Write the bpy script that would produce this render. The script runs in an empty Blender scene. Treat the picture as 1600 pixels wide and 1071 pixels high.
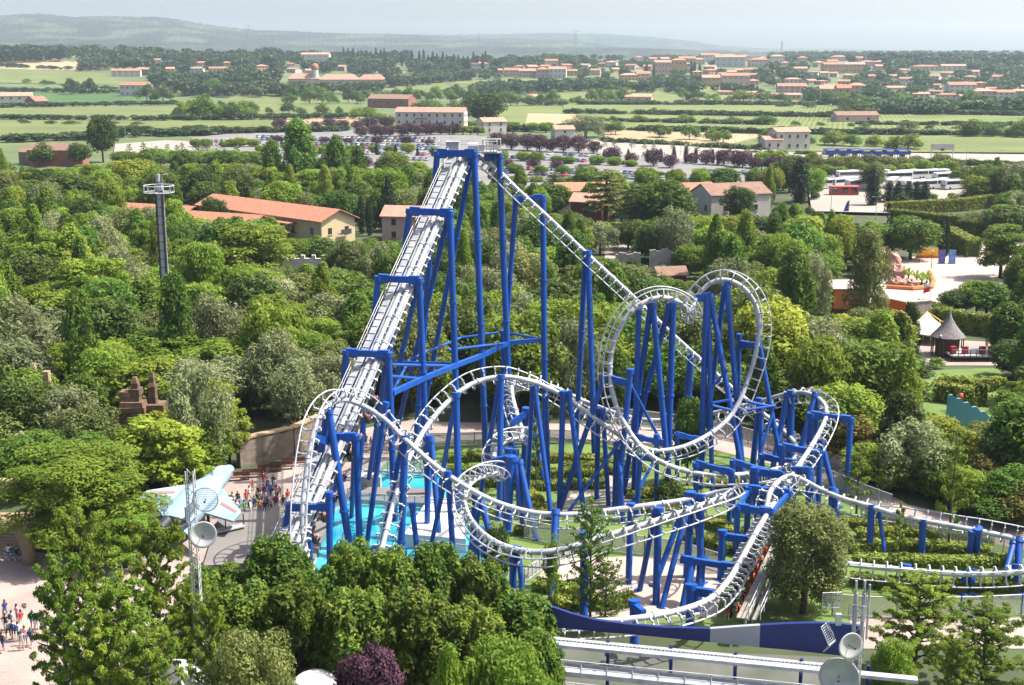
import bpy, math, random
import numpy as np
from mathutils import Vector, Matrix, Euler

S = bpy.context.scene
# ---------------------------------------------------------------- camera, sky, sun, exposure
CAM_H = 45.0
TH = math.radians(12.61)
F = 2000.0                      # focal length in photo pixels (photo 1600 x 1071)
cam = bpy.data.cameras.new("camera")
cam.sensor_width = 36.0
cam.lens = 45.0
cam.clip_start = 1.0
cam.clip_end = 40000.0
camo = bpy.data.objects.new("camera", cam)
camo.location = (0, 0, CAM_H)
camo.rotation_euler = (math.pi / 2 - TH, 0, 0)
S.collection.objects.link(camo)
S.camera = camo

SUN_EL = math.radians(57)
SUN_AZ = math.radians(84)       # clockwise from +Y (view direction) towards +X
w = bpy.data.worlds.new("World")
S.world = w
w.use_nodes = True
nt = w.node_tree
nt.nodes.clear()
sky = nt.nodes.new("ShaderNodeTexSky")
sky.sky_type = 'NISHITA'
sky.sun_disc = False
sky.sun_elevation = SUN_EL
sky.sun_rotation = SUN_AZ
sky.altitude = 100
sky.air_density = 0.60
sky.dust_density = 4.0
sky.ozone_density = 0.2
bg = nt.nodes.new("ShaderNodeBackground")
bg.inputs[1].default_value = 0.15
wo = nt.nodes.new("ShaderNodeOutputWorld")
nt.links.new(sky.outputs[0], bg.inputs[0])
nt.links.new(bg.outputs[0], wo.inputs[0])

sl = bpy.data.lights.new("sun", 'SUN')
sl.energy = 5.0
sl.angle = math.radians(0.5)
sl.color = (1.0, 0.955, 0.88)
so = bpy.data.objects.new("sun", sl)
sd = Vector((math.sin(SUN_AZ) * math.cos(SUN_EL), math.cos(SUN_AZ) * math.cos(SUN_EL), math.sin(SUN_EL)))
so.rotation_euler = sd.to_track_quat('Z', 'Y').to_euler()
so.location = (0, 0, 60)
S.collection.objects.link(so)

S.view_settings.view_transform = 'Standard'
S.view_settings.look = 'None'
S.view_settings.gamma = 1.0
S.view_settings.use_curve_mapping = False
S.view_settings.exposure = 1.22
S.cycles.max_bounces = 6
S.cycles.diffuse_bounces = 3
S.cycles.glossy_bounces = 2
S.cycles.transmission_bounces = 4
S.cycles.transparent_max_bounces = 8
S.cycles.volume_bounces = 2
S.cycles.use_denoising = True
S.cycles.sample_clamp_indirect = 4.0

RNG = random.Random(7)
NR = np.random.RandomState(11)

# ---------------------------------------------------------------- picture <-> place (surveying helpers)
CT, ST = math.cos(TH), math.sin(TH)


def sstep(a, b, x):
    t = min(1, max(0, (x - a) / (b - a)))
    return t * t * (3 - 2 * t)


def terrain(x, y):
    """height of the land: flat near, a broad rise towards the villages"""
    if y < 1350:
        return 0.0
    r = x / y
    lft = sstep(-0.12, -0.2, r)
    z = (36 + 10 * lft) * sstep(1400 - 150 * lft, 2700, y)
    z += 3.0 * sstep(1400, 1900, y) * math.sin(x * 0.004 + y * 0.0031)
    return z


def ray(px, py):
    x = (px - 800.0) / F
    v = -(py - 535.5) / F
    return Vector((x, CT + v * ST, -ST + v * CT))


def P(px, py, Y):
    d = ray(px, py)
    s = Y / d.y
    return Vector((d.x * s, Y, CAM_H + d.z * s))


def G(px, py, z=None):
    """where the sight line through a photo pixel meets the land (or the level z)"""
    d = ray(px, py)
    if z is not None:
        s = (z - CAM_H) / d.z
        return Vector((d.x * s, d.y * s, z))
    if d.z < -1e-6:
        s = -CAM_H / d.z
        if d.y * s < 1350:
            return Vector((d.x * s, d.y * s, 0.0))
    s = 1000.0
    while s < 9000:
        p = d * s
        if CAM_H + p.z <= terrain(p.x, p.y):
            break
        s += 4.0
    return Vector((p.x, p.y, terrain(p.x, p.y)))


def proj(p):
    x, y, z = p[0], p[1], p[2] - CAM_H
    dep = y * CT - z * ST
    up = y * ST + z * CT
    return (800 + F * x / dep, 535.5 - F * up / dep, dep)


def XB(px, Y, z=0.0):
    """the point at depth Y and height z seen in photo column px"""
    dep = Y * CT - (z - CAM_H) * ST
    return Vector(((px - 800.0) / F * dep, Y, z))


# ---------------------------------------------------------------- object helpers
COL = S.collection.objects
BASE = {}


def lab(o, label=None, cat=None, group=None, kind=None):
    if label:
        o["label"] = label
    if cat:
        o["category"] = cat
    if group:
        o["group"] = group
    if kind:
        o["kind"] = kind
    return o


def thing(name, loc, label, cat, group=None, rz=0.0):
    o = bpy.data.objects.new(name, None)
    o.empty_display_size = 0.3
    o.location = loc
    o.rotation_euler = (0, 0, rz)
    COL.link(o)
    BASE[o.name] = Vector(loc)
    return lab(o, label, cat, group)


class MB:
    """collects shapes and links them as one mesh object"""

    def __init__(self):
        self.v, self.f, self.m, self.n = [], [], [], 0

    def add(self, verts, faces, mi=0):
        b = self.n
        self.v.extend([tuple(p) for p in verts])
        self.n += len(verts)
        for f in faces:
            self.f.append(tuple(i + b for i in f))
            self.m.append(mi)
        return self

    def box(self, c, s, rz=0.0, mi=0, top=1.0, M=None):
        hx, hy, hz = s[0] / 2, s[1] / 2, s[2] / 2
        vs = []
        for z in (-1, 1):
            k = top if z > 0 else 1.0
            for x, y in ((-1, -1), (1, -1), (1, 1), (-1, 1)):
                vs.append(Vector((x * hx * k, y * hy * k, z * hz)))
        if M is not None:
            vs = [M @ v for v in vs]
        elif rz:
            cr, sr = math.cos(rz), math.sin(rz)
            vs = [Vector((v.x * cr - v.y * sr, v.x * sr + v.y * cr, v.z)) for v in vs]
        c = Vector(c)
        return self.add([v + c for v in vs], [(3, 2, 1, 0), (4, 5, 6, 7), (0, 1, 5, 4), (1, 2, 6, 5), (2, 3, 7, 6), (3, 0, 4, 7)], mi)

    def beam(self, a, b, wd, ht, mi=0, up=None):
        a, b = Vector(a), Vector(b)
        t = (b - a)
        if t.length < 1e-6:
            return self
        t.normalize()
        u = Vector(up) if up is not None else Vector((0, 0, 1))
        if abs(t.dot(u)) > 0.98:
            u = Vector((1, 0, 0))
        s = t.cross(u).normalized()
        u = s.cross(t).normalized()
        vs = []
        for p in (a, b):
            for x, y in ((-1, -1), (1, -1), (1, 1), (-1, 1)):
                vs.append(p + s * (x * wd / 2) + u * (y * ht / 2))
        return self.add(vs, [(0, 1, 2, 3), (7, 6, 5, 4), (4, 5, 1, 0), (5, 6, 2, 1), (6, 7, 3, 2), (7, 4, 0, 3)], mi)

    def cyl(self, a, b, r0, r1=None, n=10, mi=0, caps=True):
        return self.tube([a, b], [r0, r0 if r1 is None else r1], n, mi, caps)

    def tube(self, pts, r, n=8, mi=0, caps=True):
        pts = [Vector(p) for p in pts]
        if not isinstance(r, (list, tuple)):
            r = [r] * len(pts)
        T = []
        for i in range(len(pts)):
            d = pts[min(i + 1, len(pts) - 1)] - pts[max(i - 1, 0)]
            T.append(d.normalized() if d.length > 1e-9 else Vector((0, 0, 1)))
        u = Vector((0, 0, 1)) if abs(T[0].z) < 0.9 else Vector((1, 0, 0))
        u = (u - T[0] * u.dot(T[0])).normalized()
        vs = []
        for i, p in enumerate(pts):
            u = u - T[i] * u.dot(T[i])
            u = u.normalized() if u.length > 1e-6 else T[i].orthogonal().normalized()
            b = T[i].cross(u)
            for k in range(n):
                a = 2 * math.pi * k / n
                vs.append(p + (u * math.cos(a) + b * math.sin(a)) * r[i])
        fs = []
        for i in range(len(pts) - 1):
            for k in range(n):
                k2 = (k + 1) % n
                fs.append((i * n + k, i * n + k2, (i + 1) * n + k2, (i + 1) * n + k))
        if caps:
            fs.append(tuple(range(n - 1, -1, -1)))
            fs.append(tuple(range((len(pts) - 1) * n, len(pts) * n)))
        return self.add(vs, fs, mi)

    def ellipsoid(self, c, r, nu=10, nv=6, mi=0, M=None):
        vs, fs = [], []
        c = Vector(c)
        for j in range(nv + 1):
            ph = math.pi * j / nv
            for i in range(nu):
                a = 2 * math.pi * i / nu
                q = Vector((r[0] * math.sin(ph) * math.cos(a), r[1] * math.sin(ph) * math.sin(a), r[2] * math.cos(ph)))
                vs.append(c + (M @ q if M is not None else q))
        for j in range(nv):
            for i in range(nu):
                i2 = (i + 1) % nu
                fs.append((j * nu + i, (j + 1) * nu + i, (j + 1) * nu + i2, j * nu + i2))
        return self.add(vs, fs, mi)

    def prism(self, poly, z0, z1, mi=0):
        n = len(poly)
        a = sum(poly[i][0] * poly[(i + 1) % n][1] - poly[(i + 1) % n][0] * poly[i][1] for i in range(n))
        if a < 0:
            poly = poly[::-1]
        vs = [(p[0], p[1], z0) for p in poly] + [(p[0], p[1], z1) for p in poly]
        fs = [tuple(range(n - 1, -1, -1)), tuple(range(n, 2 * n))]
        fs += [(i, (i + 1) % n, n + (i + 1) % n, n + i) for i in range(n)]
        return self.add(vs, fs, mi)

    def build(self, name, mats, parent=None, smooth=False, auto=None):
        me = bpy.data.meshes.new(name)
        off = BASE.get(parent.name, Vector((0, 0, 0))) if parent is not None else Vector((0, 0, 0))
        V = np.array(self.v, dtype=np.float64).reshape(-1, 3) - np.array(off)
        me.from_pydata(V.tolist(), [], self.f)
        if not isinstance(mats, (list, tuple)):
            mats = [mats]
        for m in mats:
            me.materials.append(m)
        if len(mats) > 1:
            me.polygons.foreach_set("material_index", self.m)
        if smooth:
            me.polygons.foreach_set("use_smooth", [True] * len(me.polygons))
        me.update()
        if auto is not None:
            me.shade_smooth() if hasattr(me, "shade_smooth") else None
            try:
                me.set_sharp_from_angle(angle=math.radians(auto))
            except Exception:
                pass
        o = bpy.data.objects.new(name, me)
        COL.link(o)
        if parent is not None:
            o.parent = parent
            BASE[o.name] = off
        return o


KIDS = {}


def kids(o):
    return list(o.children)


def copy_tree(o, parent=None):
    c = o.copy()
    COL.link(c)
    c.parent = parent
    for ch in kids(o):
        copy_tree(ch, c)
    return c


# ---------------------------------------------------------------- materials
def mat(name, c1, c2=None, scale=3.0, rough=0.7, metal=0.0, bump=0.0, detail=4.0, coord='Object', spec=0.4, obj_var=0.0, stretch=None, joint=0.0):
    m = bpy.data.materials.new(name)
    m.use_nodes = True
    t = m.node_tree
    b = t.nodes["Principled BSDF"]
    b.inputs["Roughness"].default_value = rough
    b.inputs["Metallic"].default_value = metal
    b.inputs["Specular IOR Level"].default_value = spec
    if c2 is None:
        c2 = tuple(x * 0.8 for x in c1)
    tc = t.nodes.new("ShaderNodeTexCoord")
    src = tc.outputs[coord]
    if stretch:
        mp = t.nodes.new("ShaderNodeMapping")
        mp.inputs["Scale"].default_value = stretch
        t.links.new(src, mp.inputs[0])
        src = mp.outputs[0]
    nz = t.nodes.new("ShaderNodeTexNoise")
    nz.inputs["Scale"].default_value = scale
    nz.inputs["Detail"].default_value = detail
    t.links.new(src, nz.inputs["Vector"])
    rp = t.nodes.new("ShaderNodeValToRGB")
    rp.color_ramp.elements[0].position = 0.32
    rp.color_ramp.elements[1].position = 0.68
    rp.color_ramp.elements[0].color = (*c2, 1)
    rp.color_ramp.elements[1].color = (*c1, 1)
    t.links.new(nz.outputs[0], rp.inputs[0])
    out = rp.outputs[0]
    if obj_var:
        oi = t.nodes.new("ShaderNodeObjectInfo")
        hs = t.nodes.new("ShaderNodeHueSaturation")
        mr = t.nodes.new("ShaderNodeMapRange")
        mr.inputs[3].default_value = 1 - obj_var
        mr.inputs[4].default_value = 1 + obj_var
        t.links.new(oi.outputs["Random"], mr.inputs[0])
        t.links.new(mr.outputs[0], hs.inputs["Value"])
        t.links.new(out, hs.inputs["Color"])
        out = hs.outputs[0]
    if joint:
        bk = t.nodes.new("ShaderNodeTexBrick")
        bk.inputs["Scale"].default_value = joint
        bk.inputs["Mortar Size"].default_value = 0.03
        bk.inputs["Color1"].default_value = (1, 1, 1, 1)
        bk.inputs["Color2"].default_value = (.9, .9, .9, 1)
        bk.inputs["Mortar"].default_value = (.66, .66, .66, 1)
        t.links.new(tc.outputs[coord], bk.inputs["Vector"])
        mm = t.nodes.new("ShaderNodeMix")
        mm.data_type = 'RGBA'
        mm.blend_type = 'MULTIPLY'
        mm.inputs[0].default_value = 1.0
        t.links.new(out, mm.inputs[6])
        t.links.new(bk.outputs[0], mm.inputs[7])
        out = mm.outputs[2]
    t.links.new(out, b.inputs["Base Color"])
    if bump:
        bp = t.nodes.new("ShaderNodeBump")
        bp.inputs["Strength"].default_value = bump
        bp.inputs["Distance"].default_value = 0.1
        t.links.new(nz.outputs[0], bp.inputs["Height"])
        t.links.new(bp.outputs[0], b.inputs["Normal"])
    return m


def leaf_mat(name, ca, cb, trans=0.36, hue=0.014, val=0.25, scale=0.6, rough=0.55):
    """leaves: two tones by clump, a tone per tree, light passing through"""
    m = bpy.data.materials.new(name)
    m.use_nodes = True
    t = m.node_tree
    b = t.nodes["Principled BSDF"]
    b.inputs["Roughness"].default_value = rough
    b.inputs["Specular IOR Level"].default_value = 0.12
    tc = t.nodes.new("ShaderNodeTexCoord")
    nz = t.nodes.new("ShaderNodeTexNoise")
    nz.inputs["Scale"].default_value = scale
    nz.inputs["Detail"].default_value = 3
    t.links.new(tc.outputs["Object"], nz.inputs["Vector"])
    rp = t.nodes.new("ShaderNodeValToRGB")
    rp.color_ramp.elements[0].position = 0.35
    rp.color_ramp.elements[1].position = 0.65
    rp.color_ramp.elements[0].color = (*ca, 1)
    rp.color_ramp.elements[1].color = (*cb, 1)
    t.links.new(nz.outputs[0], rp.inputs[0])
    oi = t.nodes.new("ShaderNodeObjectInfo")
    hs = t.nodes.new("ShaderNodeHueSaturation")
    m1 = t.nodes.new("ShaderNodeMapRange")
    m1.inputs[3].default_value = 1 - val
    m1.inputs[4].default_value = 1 + val
    t.links.new(oi.outputs["Random"], m1.inputs[0])
    t.links.new(m1.outputs[0], hs.inputs["Value"])
    wn = t.nodes.new("ShaderNodeTexWhiteNoise")
    wn.noise_dimensions = '1D'
    t.links.new(oi.outputs["Random"], wn.inputs["W"])
    m2 = t.nodes.new("ShaderNodeMapRange")
    m2.inputs[3].default_value = 0.5 - hue
    m2.inputs[4].default_value = 0.5 + hue
    t.links.new(wn.outputs[0], m2.inputs[0])
    t.links.new(m2.outputs[0], hs.inputs["Hue"])
    t.links.new(rp.outputs[0], hs.inputs["Color"])
    t.links.new(hs.outputs[0], b.inputs["Base Color"])
    tr = t.nodes.new("ShaderNodeBsdfTranslucent")
    hs2 = t.nodes.new("ShaderNodeHueSaturation")
    hs2.inputs["Hue"].default_value = 0.485
    hs2.inputs["Value"].default_value = 1.35
    t.links.new(hs.outputs[0], hs2.inputs["Color"])
    t.links.new(hs2.outputs[0], tr.inputs[0])
    mx = t.nodes.new("ShaderNodeMixShader")
    mx.inputs[0].default_value = trans
    t.links.new(b.outputs[0], mx.inputs[1])
    t.links.new(tr.outputs[0], mx.inputs[2])
    t.links.new(mx.outputs[0], t.nodes["Material Output"].inputs[0])
    return m


def row_mat(name, ca, cb, period, ang, width=0.5, wob=0.6, soil=None):
    """crop rows: stripes across a field"""
    m = bpy.data.materials.new(name)
    m.use_nodes = True
    t = m.node_tree
    b = t.nodes["Principled BSDF"]
    b.inputs["Roughness"].default_value = 0.9
    b.inputs["Specular IOR Level"].default_value = 0.1
    tc = t.nodes.new("ShaderNodeTexCoord")
    mp = t.nodes.new("ShaderNodeMapping")
    mp.inputs["Rotation"].default_value = (0, 0, ang)
    t.links.new(tc.outputs["Object"], mp.inputs[0])
    wv = t.nodes.new("ShaderNodeTexWave")
    wv.inputs["Scale"].default_value = 0.314159 / period * 1.0
    wv.inputs["Distortion"].default_value = wob
    wv.inputs["Detail"].default_value = 2
    wv.inputs["Detail Scale"].default_value = 1.5
    t.links.new(mp.outputs[0], wv.inputs[0])
    nz = t.nodes.new("ShaderNodeTexNoise")
    nz.inputs["Scale"].default_value = 0.02
    nz.inputs["Detail"].default_value = 6
    t.links.new(tc.outputs["Object"], nz.inputs["Vector"])
    ad = t.nodes.new("ShaderNodeMath")
    ad.operation = 'MULTIPLY_ADD'
    ad.inputs[1].default_value = 0.9
    t.links.new(nz.outputs[0], ad.inputs[0])
    ml = t.nodes.new("ShaderNodeMath")
    ml.operation = 'MULTIPLY'
    ml.inputs[1].default_value = width
    t.links.new(wv.outputs[1], ml.inputs[0])
    t.links.new(ml.outputs[0], ad.inputs[2])
    rp = t.nodes.new("ShaderNodeValToRGB")
    rp.color_ramp.elements[0].position = 0.3
    rp.color_ramp.elements[1].position = 0.85
    rp.color_ramp.elements[0].color = (*ca, 1)
    rp.color_ramp.elements[1].color = (*cb, 1)
    t.links.new(ad.outputs[0], rp.inputs[0])
    t.links.new(rp.outputs[0], b.inputs["Base Color"])
    return m


def glass_mat(name, col, alpha):
    m = bpy.data.materials.new(name)
    m.use_nodes = True
    t = m.node_tree
    b = t.nodes["Principled BSDF"]
    b.inputs["Base Color"].default_value = (*col, 1)
    b.inputs["Roughness"].default_value = 0.15
    b.inputs["Alpha"].default_value = alpha
    return m


BLUE = mat("blue paint", (0.004, 0.068, 0.32), (0.005, 0.048, 0.225), 1.3, 0.45, spec=0.4, stretch=(1, 1, .12), detail=8)
NAVY = mat("navy paint", (0.005, 0.016, 0.115), (0.004, 0.012, 0.09), 0.5, 0.5)
WHITE = mat("white track paint", (0.40, 0.41, 0.43), (0.23, 0.24, 0.265), 0.9, 0.42, spec=0.5)
DIRTY = mat("worn white steel", (0.40, 0.40, 0.39), (0.27, 0.27, 0.265), 0.8, 0.5)
GREY = mat("grey steel", (0.30, 0.31, 0.32), (0.2, 0.21, 0.22), 1.2, 0.5)
DARK = mat("dark steel", (0.05, 0.05, 0.055), (0.03, 0.03, 0.035), 2, 0.5)
BLACK = mat("black plastic", (0.02, 0.02, 0.022), (0.012, 0.012, 0.014), 3, 0.45)
REDO = mat("orange red padding", (0.62, 0.07, 0.03), (0.48, 0.05, 0.02), 3, 0.5)
CONC = mat("pale concrete", (0.34, 0.32, 0.29), (0.26, 0.245, 0.22), 0.8, 0.85)
PAVE = mat("pink tan paving", (0.33, 0.262, 0.228), (0.235, 0.187, 0.164), 0.18, 0.9, bump=0.05, joint=1.1)
PAVE2 = mat("pale plaza paving", (0.33, 0.268, 0.23), (0.285, 0.228, 0.196), 0.15, 0.9)
GRAVEL = mat("beige gravel", (0.27, 0.245, 0.20), (0.20, 0.18, 0.15), 0.5, 0.95, bump=0.2)
DECKG = mat("grey deck", (0.15, 0.138, 0.128), (0.122, 0.112, 0.105), 0.3, 0.85)
ASPH = mat("sun bleached asphalt", (0.26, 0.222, 0.19), (0.20, 0.172, 0.15), 0.05, 0.9)
ASPHD = mat("car park asphalt", (0.15, 0.142, 0.135), (0.115, 0.11, 0.107), 0.05, 0.9)
LAWN = mat("lawn", (0.10, 0.155, 0.03), (0.065, 0.105, 0.02), 0.3, 0.9, bump=0.3)
SOIL = mat("undergrowth", (0.045, 0.065, 0.02), (0.03, 0.035, 0.016), 0.15, 0.95, bump=0.4)
POOL = mat("cyan pool water", (0.045, 0.34, 0.40), (0.012, 0.17, 0.25), 0.16, 0.08, spec=0.6, bump=0.04)
STONE = mat("brown stone", (0.15, 0.092, 0.052), (0.062, 0.04, 0.025), 0.9, 0.95, bump=0.7)
STONEP = mat("pale carved stone", (0.30, 0.215, 0.13), (0.20, 0.14, 0.085), 0.9, 0.95, bump=0.5)
WALLST = mat("old stone wall", (0.20, 0.165, 0.125), (0.12, 0.10, 0.075), 0.8, 0.95, bump=0.6, stretch=(1, 1, 2.2))
BARK = mat("bark", (0.10, 0.08, 0.06), (0.055, 0.045, 0.035), 3, 0.95, bump=0.4)
TENT = mat("white canvas", (0.60, 0.59, 0.57), (0.52, 0.51, 0.49), 0.6, 0.8)
# ================================================================ the roller coaster
coaster = thing("roller_coaster", G(800, 800, 0.0), "blue and white inverted steel roller coaster with loops standing over the pool and hedges", "roller coaster")


def catmull(pts, step=0.35):
    """pts: list of (Vector, Vector off) -> evenly spaced (p, off)"""
    n = len(pts)
    dense = []
    for i in range(n - 1):
        p0, p1, p2, p3 = (pts[max(i - 1, 0)], pts[i], pts[i + 1], pts[min(i + 2, n - 1)])
        L = (p2[0] - p1[0]).length
        t1 = L ** 0.5
        t0 = max((p1[0] - p0[0]).length, 0.01) ** 0.5
        t2 = max((p3[0] - p2[0]).length, 0.01) ** 0.5
        k = max(3, int(L / 0.12))
        for j in range(k):
            u = j / k
            m1 = (p2[0] - p1[0])
            m2 = (p2[0] - p1[0])
            if i > 0:
                m1 = ((p1[0] - p0[0]) / t0 - (p2[0] - p0[0]) / (t0 + t1) + (p2[0] - p1[0]) / t1) * t1
            if i < n - 2:
                m2 = ((p2[0] - p1[0]) / t1 - (p3[0] - p1[0]) / (t1 + t2) + (p3[0] - p2[0]) / t2) * t1
            h = (p1[0] * (2 * u ** 3 - 3 * u ** 2 + 1) + m1 * (u ** 3 - 2 * u ** 2 + u)
                 + p2[0] * (-2 * u ** 3 + 3 * u ** 2) + m2 * (u ** 3 - u ** 2))
            s = u * u * (3 - 2 * u)
            dense.append((h, p1[1].lerp(p2[1], s)))
    dense.append(pts[-1])
    out = [dense[0]]
    acc = 0.0
    for a, b in zip(dense, dense[1:]):
        acc += (b[0] - a[0]).length
        if acc >= step:
            out.append(b)
            acc = 0.0
    return out


GAUGE, DROP = 0.72, 1.0


def frames(path):
    fr = []
    for i, (p, o) in enumerate(path):
        t = (path[min(i + 1, len(path) - 1)][0] - path[max(i - 1, 0)][0]).normalized()
        n = o - t * o.dot(t)
        if n.length < 1e-3:
            n = fr[-1][2] if fr else Vector((0, 0, -1))
        n = n.normalized()
        if fr and n.dot(fr[-1][2]) < -0.9:
            n = fr[-1][2]
        fr.append((p, t, n, t.cross(n).normalized()))
    # soften the roll
    for _ in range(6):
        ns = [f[2] for f in fr]
        for i in range(1, len(fr) - 1):
            v = ns[i - 1] + ns[i] * 2 + ns[i + 1]
            t = fr[i][1]
            v = v - t * v.dot(t)
            if v.length > 1e-3:
                v = v.normalized()
                fr[i] = (fr[i][0], t, v, t.cross(v).normalized())
    return fr


def track(name, pts, spine_r=0.25, tie=0.95, label=None, rails=True):
    raw = [(P(a, b, c), Vector((d, f, e))) for (a, b, c, (d, e, f)) in pts] if not isinstance(pts[0][0], Vector) else pts
    path = catmull(raw)
    fr = frames(path)
    m = MB()
    m.tube([f[0] for f in fr], spine_r, 10)
    # joint flanges every 6 m
    for i in range(8, len(fr) - 8, 18):
        m.cyl(fr[i][0] - fr[i][1] * 0.06, fr[i][0] + fr[i][1] * 0.06, spine_r * 1.32, n=10)
    sp = m.build(name, WHITE, coaster, smooth=False, auto=40)
    if label:
        sp["label"] = label
    for s in (-1, 1):
        m = MB()
        m.tube([f[0] + f[2] * DROP + f[3] * (s * GAUGE) for f in fr], 0.072, 6)
        m.build("rail", WHITE, sp, auto=40)
    m = MB()
    acc = 0.0
    for i in range(1, len(fr)):
        acc += (fr[i][0] - fr[i - 1][0]).length
        if acc >= tie:
            acc = 0.0
            p, t, n, b = fr[i]
            for s in (-1, 1):
                q = p + b * (s * spine_r * 0.8)
                e = p + n * (DROP - 0.02) + b * (s * (GAUGE + 0.02))
                k = p + n * 0.42 + b * (s * (GAUGE + 0.22))
                m.beam(q, k, 0.13, 0.10, up=t)
                m.beam(k, e, 0.12, 0.095, up=t)
            m.beam(p + n * 0.16 - b * (GAUGE + 0.1), p + n * 0.16 + b * (GAUGE + 0.1), 0.13, 0.10, up=n)
    m.build("crosstie_rib", WHITE, sp)
    return fr


# ---- lift hill: straight, under the portal beams
LT = P(724, 246, 141.5)
LB = P(528, 690, 112.8)
LDIR = (LB - LT)
L_END = LB + LDIR * 0.30
lift_pts = [(LT, Vector((0, 0, -1))), (LT + LDIR * 0.5, Vector((0, 0, -1))), (LB, Vector((0, 0, -1))), (L_END, Vector((0, 0, -1)))]
LIFT = frames(catmull(lift_pts))
ld = LDIR.normalized()
lside = Vector((ld.y, -ld.x, 0)).normalized()
if lside.x < 0:
    lside = -lside
lup = lside.cross(ld).normalized()
if lup.z < 0:
    lup = -lup
m = MB()
for s in (-0.36, 0.36):
    m.tube([LT + lside * s, L_END + lside * s], 0.25, 10)
for k in range(0, 62):
    q = LT.lerp(L_END, k / 61)
    m.beam(q - lside * 0.75, q + lside * 0.75, 0.14, 0.16, up=lup)
for k in range(0, 16):
    q = LT.lerp(L_END, k / 15)
    for s in (-0.36, 0.36):
        m.cyl(q + lside * s - ld * 0.07, q + lside * s + ld * 0.07, 0.33, n=10)
for s in (-.74, .74):
    m.beam(LT + lside * s, L_END + lside * s, .16, .14, up=lup)
lift = m.build("lift_track", WHITE, coaster, auto=40)
lift["label"] = "straight twin tube lift track climbing to the summit"
for s in (-1, 1):
    m = MB()
    m.tube([LT - lup * 0.85 + lside * s * 0.62, L_END - lup * 0.85 + lside * s * 0.62], 0.085, 6)
    m.build("rail", WHITE, lift, auto=40)
m = MB()
for k in range(0, 48):
    q = LT.lerp(L_END, k / 47)
    for s in (-1, 1):
        m.beam(q + lside * s * 0.55, q + lside * s * 0.98 - lup * 0.4, 0.16, 0.13, up=ld)
        m.beam(q + lside * s * 0.98 - lup * 0.4, q + lside * s * 0.62 - lup * 0.85, 0.15, 0.12, up=ld)
m.build("crosstie_rib", WHITE, lift)
# catwalk with handrail on the west side of the lift
m = MB()
a, b = LT - lside * 1.15 - lup * 0.1, L_END - lside * 1.15 - lup * 0.1
m.beam(a - lside * 0.32, b - lside * 0.32, 0.7, 0.06, up=lup)
for k in range(0, 56):
    q = a.lerp(b, k / 55) - lside * 0.32
    m.beam(q - lside * 0.33 + lup * 0.05, q + lside * 0.33 + lup * 0.05, 0.12, 0.1, up=lup)
walk = m.build("catwalk", WHITE, lift)
m = MB()
for hh in (0.55, 1.05):
    m.tube([a - lside * 0.68 + Vector((0, 0, hh)), b - lside * 0.68 + Vector((0, 0, hh))], 0.035, 5)
for k in range(0, 30):
    q = a.lerp(b, k / 29) - lside * 0.68
    m.cyl(q, q + Vector((0, 0, 1.05)), 0.035, n=5)
m.build("handrail", DIRTY, walk)
# summit platform with machinery and railings
sm = thing("summit_tmp", (0, 0, 0), "x", "x")
bpy.data.objects.remove(sm)
tp = P(728, 240, 142.2)
m = MB()
m.box(tp + Vector((0.2, 1.2, 0.15)), (6.4, 3.0, 0.14))
plat = m.build("summit_platform", DIRTY, coaster)
m = MB()
m.box(tp + Vector((-1.5, 0.8, 0.7)), (1.4, 1.3, .95))
m.box(tp + Vector((-1.5, 0.8, 1.22)), (1.55, 1.45, 0.12))
m.build("machinery_cabinet", DIRTY, plat)
m = MB()
m.cyl(tp + Vector((0.2, 0.6, 0.7)), tp + Vector((1.3, 0.6, 0.7)), 0.45, n=14)
m.box(tp + Vector((1.7, 0.7, 0.55)), (0.7, 0.8, 0.75))
m.build("drive_wheel", DIRTY, plat)
m = MB()
for (x0, y0, x1, y1) in ((-3.0, 2.6, 3.4, 2.6), (3.4, 2.6, 3.4, -0.2), (-3.0, 2.6, -3.0, -0.2), (1.9, -0.2, 3.4, -0.2)):
    for hh in (0.6, 1.15):
        m.tube([tp + Vector((x0, y0, hh + .15)), tp + Vector((x1, y1, hh + .15))], 0.04, 5)
    for k in range(5):
        q = tp + Vector((x0 + (x1 - x0) * k / 4, y0 + (y1 - y0) * k / 4, 0.15))
        m.cyl(q, q + Vector((0, 0, 1.15)), 0.04, n=5)
m.build("handrail", DIRTY, plat)
# side service cage beyond the summit
cg = P(768, 236, 143.8)
m = MB()
m.box(cg + Vector((0, 0, -0.2)), (2.2, 1.6, 0.14))
for x in (-1.0, 0, 1.0):
    for y in (-.7, .7):
        m.cyl(cg + Vector((x, y, -.2)), cg + Vector((x, y, 1.3)), 0.05, n=5)
for hh in (0.5, 1.3):
    m.tube([cg + Vector((x, y, hh)) for x, y in ((-1, -.7), (1, -.7), (1, .7), (-1, .7), (-1, -.7))], 0.05, 5)
m.build("service_cage", DIRTY, coaster)

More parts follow.
